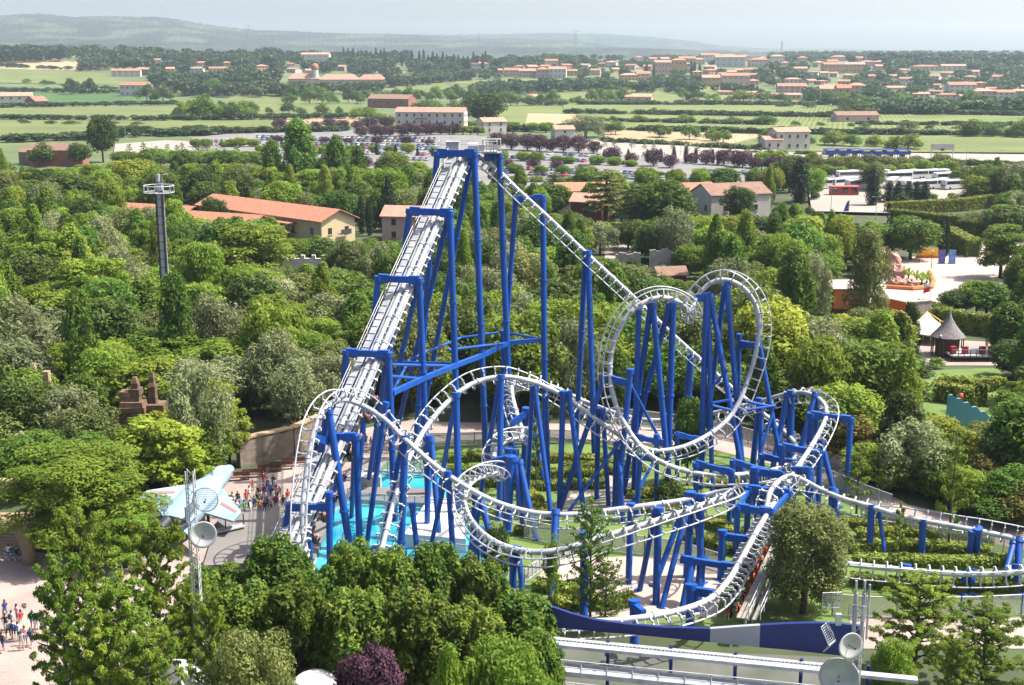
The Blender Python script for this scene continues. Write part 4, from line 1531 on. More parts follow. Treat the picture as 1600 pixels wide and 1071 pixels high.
# villages on the rise
VIL = [(750, 112, 26, 15, OFFW, 0), (800, 120, 24, 13, PINK, 5), (823, 121, 26, 13, PINK, 5), (848, 122, 20, 16, PINK, 0), (872, 123, 26, 18, OFFW, -8), (860, 103, 22, 10, OFFW, 10), (982, 127, 28, 12, OCHRE, 5), (1004, 126, 20, 14, PINK, 0),
       (1034, 117, 26, 22, PINK, 8), (1060, 114, 24, 22, OCHRE, -5), (826, 82, 26, 6, PINK, 0), (855, 82, 24, 6, PINK, 0), (885, 87, 30, 8, PINK, 3), (918, 87, 30, 9, PINK, -3), (950, 88, 28, 8, PINK, 2), (982, 88, 28, 9, PINK, 0), (1008, 90, 22, 10, OFFW, 0),
       (1073, 101, 26, 12, PINK, 0), (1092, 101, 16, 10, PINK, 0), (1109, 97, 30, 13, OFFW, 6), (1140, 105, 46, 18, OFFW, -6), (1185, 105, 30, 14, PINK, 8), (1110, 137, 27, 19, OCHRE, 0), (1147, 135, 44, 20, PINK, 4), (1214, 98, 22, 12, OFFW, -8),
       (1137, 150, 30, 8, PINK, 0), (1166, 152, 32, 9, PINK, 0), (1198, 154, 30, 9, PINK, 0), (1230, 156, 38, 10, OCHRE, 0), (1236, 147, 44, 16, PINK, -4), (1238, 131, 26, 9, OFFW, 0), (1300, 115, 32, 17, OCHRE, 5), (1334, 114, 30, 16, OCHRE, -5), (1310, 96, 24, 9, PINK, 0),
       (1292, 158, 26, 24, PINK, 0), (1316, 159, 22, 26, OCHRE, 6), (1338, 148, 26, 18, OCHRE, -6), (1300, 142, 26, 10, PINK, 0), (1399, 145, 30, 10, OFFW, 0), (1445, 111, 40, 9, PINK, 2), (1489, 111, 40, 10, OFFW, -2), (1500, 145, 42, 16, OFFW, 0), (1536, 155, 34, 16, PINK, 4), (1565, 155, 34, 14, OFFW, -4),
       (1437, 153, 26, 8, PINK, 0), (1478, 156, 28, 10, PINK, 0), (1510, 158, 26, 10, PINK, 5), (1414, 130, 20, 9, OFFW, 0), (306, 115, 26, 10, OFFW, 0), (342, 114, 28, 9, PINK, 6), (312, 78, 30, 8, PINK, 0), (348, 79, 26, 8, PINK, 0), (494, 98, 44, 15, OFFW, -5),
       (198, 120, 44, 12, OFFW, 10), (222, 118, 26, 12, TERRA2, 0), (214, 151, 44, 22, OFFW, -8), (1590, 150, 24, 10, PINK, 0), (1355, 104, 22, 9, PINK, 0), (1250, 114, 20, 9, PINK, 0)]
_vr = random.Random(77)
for (cx_, cy_, sx_, sy_, n_) in ((870, 112, 80, 9, 12), (1040, 108, 50, 12, 12), (1130, 97, 60, 8, 12), (1140, 125, 60, 9, 10), (1310, 128, 45, 14, 9), (1320, 105, 50, 7, 7), (1500, 146, 70, 9, 9), (930, 85, 80, 4, 8), (1450, 120, 90, 10, 8), (330, 108, 60, 8, 5), (500, 110, 60, 8, 4)):
    for _k in range(n_):
        for _t in range(30):
            _x, _y = cx_ + _vr.gauss(0, sx_ * .6), cy_ + _vr.uniform(-sy_, sy_)
            if all(abs(_x - v[0]) > (v[2] + 14) * .46 or abs(_y - v[1]) > 5.5 for v in VIL):
                VIL.append((_x, _y, _vr.uniform(11, 19), _vr.uniform(6.5, 10.5), [OFFW, PINK, PINK, OCHRE][_vr.randrange(4)], _vr.uniform(-35, 35)))
                break
WN = {id(OFFW): "white", id(PINK): "pink", id(OCHRE): "ochre", id(TERRA2): "brown"}
VROOT = []
for k, (vx, vb, vw, vh, wm, rz) in enumerate(VIL):
    g = G(vx, vb)
    dep = proj(g)[2]
    W_, H_ = vw * dep / F, vh * dep / F
    rhh = min(3.2, H_ * .25)
    hp = 'hip' if k % 3 == 0 else 'gable'
    r_, _ = house(vx, g.y, W_, min(18, W_ * (.6 if vw > 20 else .8)), max(3.5, H_ - rhh), rhh, rz, wm, TERRA if k % 2 else TERRA3, "x", kind=hp, win=(max(2, min(5, int(W_ / 5))), 2 if H_ > 9 else 1), side=0, group="houses of the villages on the rise", tiny=True, over=.7)
    VROOT.append((r_, vx, vb, WN[id(wm)], hp, W_))
# pink resort with a domed turret
q = G(520, 134)
dep = proj(q)[2]
rs_ = thing("resort_hall", q, "long pink hall with red roofs and a domed turret in the trees", "hall")
m = MB()
for x0, x1, hh in ((450, 500, 9), (500, 560, 8), (560, 602, 8)):
    a, b = XB(x0, q.y, q.z), XB(x1, q.y, q.z)
    m.box(((a.x + b.x) / 2, q.y + 8, q.z + hh / 2), (b.x - a.x - .1, 16, hh))
m.build("wall", PINK, rs_)
for x0, x1, hh in ((450, 500, 9), (500, 560, 8), (560, 602, 8)):
    a, b = XB(x0, q.y, q.z), XB(x1, q.y, q.z)
    m = MB()
    m.add([(a.x - 1, q.y - 1, q.z + hh + .05), (b.x, q.y - 1, q.z + hh + .05), (b.x, q.y + 17, q.z + hh + .05), (a.x - 1, q.y + 17, q.z + hh + .05), (a.x + 7, q.y + 8, q.z + hh + 7), (b.x - 7, q.y + 8, q.z + hh + 7)],
          [(0, 1, 5, 4), (1, 2, 5), (2, 3, 4, 5), (3, 0, 4), (3, 2, 1, 0)])
    m.build("roof", TERRA3, rs_)
a = XB(492, q.y, q.z)
m = MB()
m.cyl(a + Vector((0, 5, 5)), a + Vector((0, 5, 24)), 5, 4.4, 10)
t_ = m.build("turret", OFFW, rs_, auto=40)
m = MB()
m.ellipsoid(a + Vector((0, 5, 24)), (5.4, 5.4, 6), 12, 8)
m.cyl(a + Vector((0, 5, 29)), a + Vector((0, 5, 36)), 1.2, .1, 8)
m.build("dome", TERRA, t_, smooth=True)


def vil_labels():
    VIEW = [("long pink hall", 520, 125), ("white farmhouse", 675, 190), ("toll canopies", 1350, 240), ("dark cypress row", 690, 98), ("vineyard shed", 1335, 180), ("vineyard farmhouse", 998, 155), ("brick barn", 613, 155)]
    used = {}
    for r_, vx, vb, c, hp, W_ in sorted(VROOT, key=lambda t: t[1]):
        lm = min(VIEW, key=lambda t: (t[1] - vx) ** 2 + 9 * (t[2] - vb) ** 2)
        tier = "on the upper rise" if vb < 92 else "on the middle slope" if vb < 125 else "at the foot of the rise"
        used.setdefault((c, hp, lm[0], tier), []).append((r_, abs(vx - lm[1])))
    for (c, hp, lm, tier), L in used.items():
        L.sort(key=lambda t: t[1])
        for i, (r_, _d) in enumerate(L):
            r_["label"] = " ".join(f"{ORD[i]} {c} {'hipped' if hp == 'hip' else 'gabled'} house {tier} from the {lm}".split())


vil_labels()

# ---------------------------------------------------------------- amusement park structures
# drop tower
dt = XB(261, 214)
dtr = thing("drop_tower", dt, "slim grey and black drop tower with a white caged head", "tower")
zt = P(262, 297, 214).z
m = MB()
m.box(dt + Vector((0, 0, zt / 2)), (.62, .6, zt))
m.build("column", mat("pale steel", (.34, .34, .35), (.25, .25, .26), .4, .5), dtr)
for sx in (-.46, .46):
    m = MB()
    m.beam(dt + Vector((sx, -.2, 0)), dt + Vector((sx, -.2, zt)), .16, .4)
    for k in range(16):
        m.box(dt + Vector((sx * .6, -.3, zt * k / 16)), (.4, .1, .12))
    m.build("guide_rail", DARK, dtr)
m = MB()
m.cyl(dt + Vector((.72, 0, 0)), dt + Vector((.72, 0, zt + 1.5)), .09, n=8)
m.build("cable_pipe", WHITE, dtr)
m = MB()
for hh in (zt - .4, zt + .7):
    m.tube([dt + Vector((2.5 * math.cos(a * .3927), 2.5 * math.sin(a * .3927), hh)) for a in range(17)], .08, 5)
for a in range(12):
    c, s = math.cos(a * .5236), math.sin(a * .5236)
    m.cyl(dt + Vector((2.5 * c, 2.5 * s, zt - .4)), dt + Vector((2.5 * c, 2.5 * s, zt + .7)), .06, n=5)
    m.beam(dt + Vector((.4 * c, .4 * s, zt - .4)), dt + Vector((2.5 * c, 2.5 * s, zt - .4)), .1, .08)
m.build("ring_gallery", WHITE, dtr)
m = MB()
m.box(dt + Vector((.15, 0, zt + .5)), (1.0, .9, 1.2), top=.8)
m.cyl(dt + Vector((0, 0, zt + 1.4)), dt + Vector((0, 0, zt + 2.6)), .35, n=10)
m.tube([dt + Vector((.6, 0, zt + 1.4)), dt + Vector((.7, 0, zt + 2.5)), dt + Vector((1.6, 0, zt + 2.6))], .1, 6)
m.build("winch_head", WHITE, dtr)

# temple ruin and rocks


def rubble(name, parts, matl, label, cat, seed=1):
    rs = random.Random(seed)
    c0 = parts[0]
    root = thing(name, (c0[0], c0[1], 0), label, cat)
    for (x, y, w_, d_, z0, z1, nm) in parts:
        m = MB()
        n = max(2, int((z1 - z0) / .55))
        for k in range(n):
            za, zb = z0 + (z1 - z0) * k / n, z0 + (z1 - z0) * (k + 1) / n
            f = 1 - .12 * rs.random()
            tp_ = .55 if nm == 'pinnacle' and k == n - 1 else .93 if k % 2 else 1.0
            m.box((x + rs.uniform(-.1, .1), y, (za + zb) / 2), (w_ * f, d_ * f, zb - za + .01), rs.uniform(-.08, .08), top=tp_)
        m.build(nm, matl, root)
    return root


def ruinat(px, Y):
    q = XB(px, Y)
    return q.x, q.y


x, y = ruinat(216, 140)
rr = rubble("temple_ruin", [(x, y, 3.0, 3, 0, 7.0, "tower_block"), (x - .9, y, 1.3, 1.8, 7.0, 8.1, "tower_block"), (x + .2, y, 1.3, 1.6, 7.0, 8.4, "tower_block"), (x + .2, y, .8, .9, 8.4, 9.7, "pinnacle"), (x + 2.2, y + 1, 2.0, 2.4, 0, 6.4, "tower_block"), (x + 1.9, y + 1, .9, 1, 6.4, 9.0, "pinnacle"), (x + 1.9, y + 1, .55, .6, 9.0, 10.0, "pinnacle"), (x - 1.9, y - .6, 1.6, 2.6, 0, 4.6, "tower_block"), (x - 2.9, y - .9, 1.8, 2.2, 0, 3.4, "tower_block")], STONE, "ruined brown stone temple tower standing in the trees", "temple ruin", 4)
m = MB()
m.tube([(x - 2.4, y - 2.6, -.2), (x - 2.1, y - 2.8, 1.6), (x - .6, y - 2.9, 2.7), (x + 1.2, y - 2.8, 2.3), (x + 2.2, y - 2.6, -.2)], [.9, .8, .6, .8, 1.0], 7)
m.build("cave_arch", STONE, rr)
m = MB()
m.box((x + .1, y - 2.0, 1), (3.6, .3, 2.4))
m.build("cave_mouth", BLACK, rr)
x, y = ruinat(60, 150)
rubble("temple_ruin", [(x - 1.1, y, .9, 1, 0, 8.0, "tower_block"), (x + .1, y, 1.1, 1.2, 0, 8.0, "tower_block"), (x + .1, y, .6, .7, 8.0, 8.9, "pinnacle"), (x + 1.4, y + .5, .8, 1, 0, 7.8, "tower_block")], STONEP, "pale stone ruin turrets poking out of flowering trees", "temple ruin", 5)
# rough stone wall by the plaza
q = [G(372, 733), G(405, 724), G(456, 713), G(500, 692)]
rw = thing("stone_wall", q[1], "curved rough stone wall edging the crowded plaza", "wall")
m = MB()
for a, b in zip(q, q[1:]):
    n = 5
    for k in range(n):
        s, e = a.lerp(b, k / n), a.lerp(b, (k + 1) / n)
        hh = 3.0 + .25 * RNG.random()
        m.beam(s + Vector((0, .4, hh / 2)), e + Vector((0, .4, hh / 2)), .8, hh)
m.build("masonry", WALLST, rw)
m = MB()
for a, b in zip(q, q[1:]):
    m.beam(a + Vector((0, .4, 3.3)), b + Vector((0, .4, 3.3)), 1.0, .2)
m.build("coping", STONEP, rw)
# benches along it
for k, (bx, by) in enumerate([(372, 752), (398, 747), (422, 739), (440, 735), (460, 729)]):
    g = G(bx, by)
    b = thing("park_bench", g, ["brown bench beside the nose of the blue jet", "brown bench second along from the blue jet", "brown bench midway along the rough stone wall", "brown bench fourth along from the blue jet", "brown bench at the far end of the rough stone wall"][k], "bench", "benches along the stone wall")
    m = MB()
    m.box(g + Vector((0, 0, .45)), (2.6, .5, .08), .25)
    m.build("seat", WOOD, b)
    m = MB()
    m.box(g + Vector((-.06, .26, .75)), (2.6, .07, .45), .25)
    m.build("backrest", WOOD, b)
    for s in (-1, 1):
        m = MB()
        m.box(g + Vector((s * 1.1, s * .28, .22)), (.1, .45, .44), .25)
        m.build("leg", DARK, b)
# stone stairway with arch at the plaza corner
g = G(14, 868)
st = thing("stone_stairway", g, "yellow stone stairway passing under a carved arch", "stairway")
m = MB()
for k in range(9):
    m.box((g.x - 1.2, g.y + .3 + k * .42, .17 * k + .085), (5.2, .45, .17 * (1) + .17 * 0), 0)
    m.box((g.x - 1.2, g.y + .3 + k * .42 + 2.0, .17 * k - .0), (5.2, 3.6, .16), 0)
m.build("steps", STONEP, st)
m = MB()
for s in (-1, 1):
    m.tube([(g.x - 1.2 + s * 2.9, g.y + 1 + .5 * k, .8 + .34 * k + .5 * math.sin(k * .5)) for k in range(9)], .3, 8)
    m.box((g.x - 1.2 + s * 2.9, g.y + 3, 1.2), (.5, 4.6, 2.4))
m.build("balustrade", STONEP, st)
m = MB()
arc = [(g.x - 1.2 + 2.9 * math.cos(a), g.y + 4.6, 3.0 + 1.9 * math.sin(a)) for a in [math.pi * k / 12 for k in range(13)]]
m.tube(arc, .45, 8)
for s in (-1, 1):
    m.box((g.x - 1.2 + s * 2.95, g.y + 4.6, 1.6), (.9, .9, 3.2))
m.box((g.x - .6, g.y + 4.6, 5.4), (8.6, 1.2, .7))
m.build("arch", STONEP, st)
g2 = G(46, 880)
m = MB()
m.tube([g2, g2 + Vector((0, 0, 1.2)), g2 + Vector((-.1, 0, 2.2)), g2 + Vector((-.6, 0, 3.2)), g2 + Vector((-1.2, 0, 3.6))], [.75, .6, .7, .6, .5], 10)
m.build("newel_statue", STONEP, st, smooth=True)

# castle wall fragments among the trees
for k, (pts, zt_, lb) in enumerate([([(420, 425), (470, 418), (512, 414)], 3.3, "pale battlemented wall showing between trees under the long house")]):
    q = [XB(a, 268 + k * 4) for a, b in pts]
    r_ = thing("castle_wall", q[0], lb, "wall")
    m = MB()
    for a, b in zip(q, q[1:]):
        m.beam(a + Vector((0, 0, zt_ / 2)), b + Vector((0, 0, zt_ / 2)), .8, zt_)
        n = int((b - a).length / 1.1)
        for j in range(0, n, 2):
            p = a.lerp(b, (j + .5) / n)
            m.box(p + Vector((0, 0, zt_ + .35)), (.8, .82, .7))
    m.build("masonry", mat("pale wall", (.5, .47, .43), (.36, .34, .31), .5, .9), r_)
# ruined town set behind the roll-over
for px_, Y_, w_, h_, lb in [(981, 272, 5.4, 4.0, "grey ruined facade with ragged top among the trees"), (1031, 270, 4.6, 5.2, "taller grey ruined facade beside the small tiled roof")]:
    g = XB(px_, Y_)
    r_ = thing("ruined_facade", g, lb, "ruin")
    m = MB()
    rs = random.Random(int(px_))
    for k in range(7):
        hh = h_ * (1 - .12 * rs.random())
        m.box((g.x - w_ / 2 + w_ * (k + .5) / 7, g.y, hh / 2), (w_ / 7 - .01, .7, hh))
    m.box((g.x + w_ * .3, g.y + 2, h_ * .4), (.6, 3.5, h_ * .8))
    m.build("wall", mat("grey ruin", (.33, .30, .27), (.2, .18, .16), .8, .95, bump=.5), r_)
house(1046, 255, 5.6, 4.4, 2.3, 1.2, 10, MAROON, TERRA2, "small hut with brown tiled roof under the ruined facades", win=(1, 1), side=0)
# ================================================================ the eastern plaza
LB_ = lambda o, *a: lab(o, *a)
og = XB(1375, 222)


def hedge(pts, wd, h, label, group=None, Yb=None, matl=None, seed=1, leaf=.16, dens=95):
    """a clipped hedge following ground points: a solid core under a skin of leaves"""
    root = thing("hedge", (pts[0].x, pts[0].y, 0), label, "hedge", group)
    rs = np.random.RandomState(seed)
    m = MB()
    V = []
    for a, b in zip(pts, pts[1:]):
        m.beam(a + Vector((0, 0, h * .46)), b + Vector((0, 0, h * .46)), wd * .9, h * .92)
        L = (b - a).length
        n = int(L * (wd + 2 * h) * dens)
        t = (b - a).normalized()
        s = Vector((t.y, -t.x, 0))
        u = rs.rand(n) * (wd + 2 * h)
        al = rs.rand(n) * (L + wd * .6) - wd * .3
        side = np.where(u < h, -1, np.where(u > h + wd, 1, 0))
        off = np.where(side == 0, u - h - wd / 2, side * wd / 2)
        zz = np.where(side == -1, u, np.where(side == 1, wd + 2 * h - u, h))
        nrm = np.zeros((n, 3))
        nrm[:, 2] = (side == 0) * 1.0
        nrm[:, 0] = side * s.x
        nrm[:, 1] = side * s.y
        pos = np.array(a)[None] + al[:, None] * np.array(t)[None] + off[:, None] * np.array(s)[None]
        pos[:, 2] = zz
        pos += rs.randn(n, 3) * leaf * .35
        nrm += rs.randn(n, 3) * .45
        nrm /= np.linalg.norm(nrm, axis=1)[:, None]
        tt = rs.randn(n, 3)
        tt -= nrm * (tt * nrm).sum(1)[:, None]
        tt /= np.linalg.norm(tt, axis=1)[:, None]
        bb = np.cross(nrm, tt)
        sz = leaf * (.6 + .8 * rs.rand(n))[:, None]
        Q = np.stack([pos + tt * sz, pos + bb * sz * .5, pos - tt * sz, pos - bb * sz * .5], 1)
        V.append(Q)
    V = np.concatenate(V) - np.array([pts[0].x, pts[0].y, 0])
    core = m.build("stem_core", LM['dark'], root)
    me = bpy.data.meshes.new("foliage")
    n = len(V)
    me.vertices.add(n * 4)
    me.vertices.foreach_set("co", V.ravel())
    me.loops.add(n * 4)
    me.loops.foreach_set("vertex_index", np.arange(n * 4))
    me.polygons.add(n)
    me.polygons.foreach_set("loop_start", np.arange(0, n * 4, 4))
    me.materials.append(LM[matl or 'hedge'])
    me.update(calc_edges=True)
    o = bpy.data.objects.new("foliage", me)
    COL.link(o)
    o.parent = root
    return root


def hpx(L):
    return [G(a, b) for a, b in L]


# clipped hedges in the coaster garden
HG = "clipped hedges curving through the coaster garden"
for k, (L, lb) in enumerate([
    ([(700, 722), (745, 720), (800, 722), (850, 728)], "clipped hedge behind the upper twin roll by the path fence"),
    ([(690, 742), (740, 742), (790, 745), (830, 748)], "second clipped hedge row behind the upper twin roll"),
    ([(850, 722), (900, 722), (950, 728), (1000, 740)], "clipped hedge crossing behind the big arc's tall columns"),
    ([(838, 748), (890, 744), (940, 748)], "clipped hedge in the middle row under the big arc"),
    ([(826, 766), (880, 764), (940, 762)], "clipped hedge edging the beige gravel bed"),
    ([(822, 775), (838, 790), (832, 808)], "short curved hedge on the grass beside the twin roll columns"),
    ([(860, 808), (830, 822), (815, 838)], "sloping hedge along the pool side lawn"),
    ([(985, 778), (1040, 775), (1090, 782)], "clipped hedge below the roll-over beside the gravel bed"),
    ([(1075, 820), (1120, 826), (1150, 840)], "bright hedge row between the low curve and the brake run"),
    ([(1070, 845), (1110, 852), (1140, 866)], "second bright hedge row beside the brake run columns"),
    ([(1110, 760), (1160, 766), (1200, 776)], "clipped hedge under the low track beams"),
    ([(842, 922), (880, 928), (920, 926)], "rounded hedge at the edge of the pink terrace"),
    ([(866, 948), (905, 952), (950, 950), (985, 945)], "rounded hedge just behind the navy station fascia"),
    ([(1345, 842), (1420, 838), (1500, 845), (1545, 852)], "clipped hedge behind the lone green column of the lawn turn"),
    ([(1330, 862), (1400, 858), (1480, 862), (1540, 868)], "long clipped hedge inside the lawn turn"),
    ([(1340, 882), (1420, 884), (1500, 886), (1570, 882)], "bright topped hedge running along the lower lawn track"),
    ([(1336, 912), (1400, 920), (1500, 924), (1600, 922)], "low hedge between the lower track and the mesh fence"),
    ([(1300, 820), (1340, 826), (1380, 830)], "hedge curving off behind the big olive grey tree"),
    ([(730, 758), (780, 760), (815, 764)], "third clipped hedge row behind the upper twin roll"),
    ([(880, 735), (930, 736), (985, 744)], "upper hedge arc between the big arc and the roll-over"),
    ([(1000, 800), (1050, 806), (1090, 800)], "hedge arc below the roll-over exit track"),
    ([(1360, 815), (1410, 822), (1430, 830)], "short dark hedge by the path bend"),
]):
    hedge(hpx(L), 1.35, .85, lb, HG, seed=k + 1)
# tall hedges of the eastern garden
for k, (L, wd, h, lb) in enumerate([
    ([(1462, 512), (1520, 522), (1600, 530)], 2.2, 3.4, "tall clipped hedge behind the conical roof pavilion"),
    ([(1440, 488), (1480, 500)], 1.6, 2.2, "lower clipped hedge step beside the white tents"),
    ([(1405, 368), (1480, 380), (1520, 402)], 3, 4.0, "tall dark hedge behind the yellow hoarding"),
    ([(1395, 350), (1500, 362), (1530, 372)], 3, 4.0, "second tall dark hedge of the maze garden"),
    ([(1390, 336), (1500, 330), (1560, 322)], 3, 3.6, "rear tall dark hedge below the coach park"),
    ([(1462, 625), (1500, 630)], 2.4, 2.4, "trimmed block hedge on the lawn above the blue slide"),
    ([(1475, 605), (1515, 610), (1560, 608)], 2.0, 1.6, "low trimmed hedge on the lawn above the blue slide"),
]):
    hedge(hpx(L), wd, h, lb, "tall hedges of the eastern garden", seed=40 + k, leaf=.26, dens=26)
for k, (hx, hb, w_, h_, lb) in enumerate([(1505, 645, 2.2, 3.4, "round topiary drum above the blue slide"), (1527, 632, 2.6, 3.0, "broad topiary drum by the garden lawn")]):
    g = G(hx, hb)
    hedge([g, g + Vector((.8, 0, 0))], w_, h_, lb, "topiary drums", seed=60 + k, leaf=.2, dens=50)
for k in range(5):
    tree("cypress0", *XB(1389 + 13 * k + (k > 1) * 3, 395)[:2], 7.5, 10.5, label="%s clipped cone tree in the row beside the coach park" % ["first", "second", "third", "fourth", "fifth"][k], group="clipped cones by the coach park")

# orange building and terrace wall
ob = thing("orange_building", XB(1330, 215), "orange flat roofed building with dark lower windows by the plaza", "building")
a, b = XB(1299, 216), XB(1352, 216)
zr, zm = P(1299, 452, 216).z, P(1299, 482, 216).z
m = MB()
m.box(((a.x + b.x) / 2, 220, (zr + zm) / 2), (b.x - a.x, 9, zr - zm))
m.box(((a.x + b.x) / 2, 220.4, (zm - .02) / 2), (b.x - a.x - .8, 8, zm - .02))
m.build("wall", ORANGE, ob)
m = MB()
m.box(((a.x + b.x) / 2 - .5, 216.3, zm * .6), (b.x - a.x - 2.4, .2, zm * .62))
m.build("window", SHUT, ob)
m = MB()
m.box(((a.x + b.x) / 2, 220, zr + .08), (b.x - a.x + .3, 9.3, .16))
m.build("roof", PAVE2, ob)
tw = thing("terrace_wall", XB(1400, 228), "long orange retaining wall below the plaza", "wall")
a, b, c = XB(1362, 224), XB(1416, 217), XB(1452, 219)
zt2 = P(1362, 462, 224).z
m = MB()
m.beam(a + Vector((0, 0, zt2 / 2)), b + Vector((0, 0, zt2 / 2)), .7, zt2)
m.build("orange_panel", ORANGE, tw)
m = MB()
m.beam(b + Vector((.02, 0, zt2 / 2)), c + Vector((0, 0, zt2 / 2)), .68, zt2 - .02)
m.build("tan_panel", PAVE, tw)
m = MB()
m.beam(a + Vector((0, 0, zt2 + .1)), b + Vector((0, 0, zt2 + .1)), .9, .2)
m.beam(b + Vector((0, 0, zt2 + .1)), c + Vector((0, 0, zt2 + .1)), .88, .2)
m.build("coping", PAVE2, tw)
# tents
YEL = mat("yellow steel", (.7, .45, .06), (.6, .38, .05), 2, .5)


def tent(px, Y, rad, h, zb, label):
    g = XB(px, Y)
    t = thing("canvas_tent", g, label, "tent", "white tents by the pavilion")
    m = MB()
    vs, fs = [], []
    nr, na = 8, 24
    for j in range(nr + 1):
        u = j / nr
        for i in range(na):
            aa = 2 * math.pi * i / na
            sag = 1 - .10 * (1 - math.cos(4 * aa)) * u
            vs.append((g.x + rad * u * math.cos(aa) * sag, g.y + rad * u * math.sin(aa) * sag, zb + (h - zb) * (1 - u) ** 1.9))
    for j in range(nr):
        for i in range(na):
            i2 = (i + 1) % na
            fs.append((j * na + i, (j + 1) * na + i, (j + 1) * na + i2, j * na + i2))
    m.add(vs, fs)
    m.build("canopy", TENT, t, smooth=True)
    for i in range(4):
        aa = math.pi / 4 + i * math.pi / 2
        p = g + Vector((rad * .95 * math.cos(aa), rad * .95 * math.sin(aa), 0))
        m = MB()
        m.cyl(p, p + Vector((0, 0, zb + .8)), .1, n=6)
        m.cyl(p + Vector((0, 0, zb + .8)), g + Vector((0, 0, h)), .06, n=5)
        m.build("pole", YEL, t, auto=40)
    return t


tent(1405, 205, 4.4, 4.5, 1.9, "white canvas tent half hidden by blue firs")
tent(1446, 203, 4.8, 4.7, 1.8, "white canvas tent beside the conical roof pavilion")
tent(1372, 203, 4.4, 4.3, 1.8, "white canvas tent behind the tall olive tree")
tent(1335, 204, 4.0, 3.9, 1.7, "white canvas tent nearest the orange building")
# conical pavilion
g = XB(1479, 192)
pv = thing("pavilion", g, "round brown pavilion with a grey witch hat roof", "pavilion")
zE, zA = P(1479, 525, 192).z, P(1479, 489, 192).z
m = MB()
rad0 = 27 / F * proj((g.x, g.y, 4))[2]
prof = [(rad0, zE), (rad0 * .66, zE + (zA - zE) * .26), (rad0 * .38, zE + (zA - zE) * .52), (rad0 * .16, zE + (zA - zE) * .8), (.05, zA + .6)]
na = 16
vs, fs = [], []
for r_, z_ in prof:
    for i in range(na):
        vs.append((g.x + r_ * math.cos(6.2832 * i / na), g.y + r_ * math.sin(6.2832 * i / na), z_))
for j in range(len(prof) - 1):
    for i in range(na):
        fs.append((j * na + i, j * na + (i + 1) % na, (j + 1) * na + (i + 1) % na, (j + 1) * na + i))
fs.append(tuple(range(na - 1, -1, -1)))
m.add(vs, fs)
m.build("roof", mat("grey shingles", (.16, .145, .14), (.10, .09, .09), 2.0, .9, bump=.5), pv, auto=30)
m = MB()
m.cyl(g, g + Vector((0, 0, zE - .02)), rad0 * .68, n=12)
m.build("wall", WOOD, pv, auto=30)
for k in range(8):
    aa = 6.2832 * k / 8 + .2
    m = MB()
    q = g + Vector((rad0 * .9 * math.cos(aa), rad0 * .9 * math.sin(aa), 0))
    m.cyl(q, q + Vector((0, 0, zE)), .1, n=6)
    m.build("post", WOOD, pv, auto=40)
# deck with railing and red seats at its side
g = XB(1516, 190)
dk = thing("ride_platform", g, "white ride platform with railings and red panels beside the pavilion", "platform")
m = MB()
m.box(g + Vector((0, 0, .9)), (7.5, 5, .25))
m.build("floor", DIRTY, dk)
m = MB()
for hh in (1.4, 1.9):
    m.tube([g + Vector((-3.7, -2.5, hh)), g + Vector((3.7, -2.5, hh)), g + Vector((3.7, 2.5, hh))], .05, 5)
for k in range(9):
    q = g + Vector((-3.7 + 7.4 * k / 8, -2.5, 0))
    m.cyl(q, q + Vector((0, 0, 1.9)), .06, n=5)
m.build("handrail", DARK, dk)
for xx in (-3.2, -1.4, 1.2, 2.6):
    m = MB()
    m.box(g + Vector((xx, -1.4, 1.6)), (.8, .6, 1.2), .2)
    m.build("red_panel", mat("red board", (.30, .02, .02), (.22, .015, .015), 2, .6), dk)
# yellow hoarding, banners, flag
g = XB(1449, 289)
hb = thing("yellow_hoarding", g, "curved yellow hoarding with an orange wave at the plaza edge", "hoarding")
z0, z1 = .7, P(1449, 388, 289).z
W_ = 32 / F * proj((g.x, g.y, 3))[2]
m = MB()
m.box(g + Vector((0, 0, (z0 + z1) / 2)), (W_, .25, z1 - z0))
m.build("panel", mat("hoarding yellow", (.85, .50, .02), (.80, .44, .015), .3, .6), hb)
m = MB()
m.tube([g + Vector((-W_ * .48 + W_ * .96 * k / 14, -.16, (z0 + z1) / 2 - .35 + .35 * math.sin(k * .5))) for k in range(15)], .10, 6)
m.build("wave_stripe", mat("hoarding orange", (.62, .17, .02), (.55, .14, .015), 1, .6), hb)
m = MB()
m.box(g + Vector((0, .05, .34)), (W_ + .6, .5, .68))
m.build("plinth", ORANGE, hb)
for k, (bx, cl, lb) in enumerate([(1471, (.06, .05, .20), "dark purple banner stand on the plaza"), (1487, (.07, .14, .30), "blue banner stand on the plaza")]):
    g = XB(bx, 281)
    b = thing("banner_stand", g, lb, "banner", "banner stands on the plaza")
    zt_ = P(bx, 391, 281).z
    m = MB()
    m.box(g + Vector((0, 0, zt_ / 2 + .1)), (1.45, .25, zt_ - .2))
    m.build("panel", mat("banner %d" % k, cl, tuple(c * 2.4 for c in cl), 1.1, .5), b)
    m = MB()
    m.box(g + Vector((0, 0, .06)), (1.8, .9, .12))
    m.build("foot", DARK, b)
g = XB(1452, 232)
fl = thing("flag", g, "red and white flag hanging from a slim pole on the plaza", "flag")
zt_ = P(1452, 440, 232).z
m = MB()
m.cyl(g, g + Vector((0, 0, zt_)), .06, .04, 6)
m.build("pole", GREY, fl)


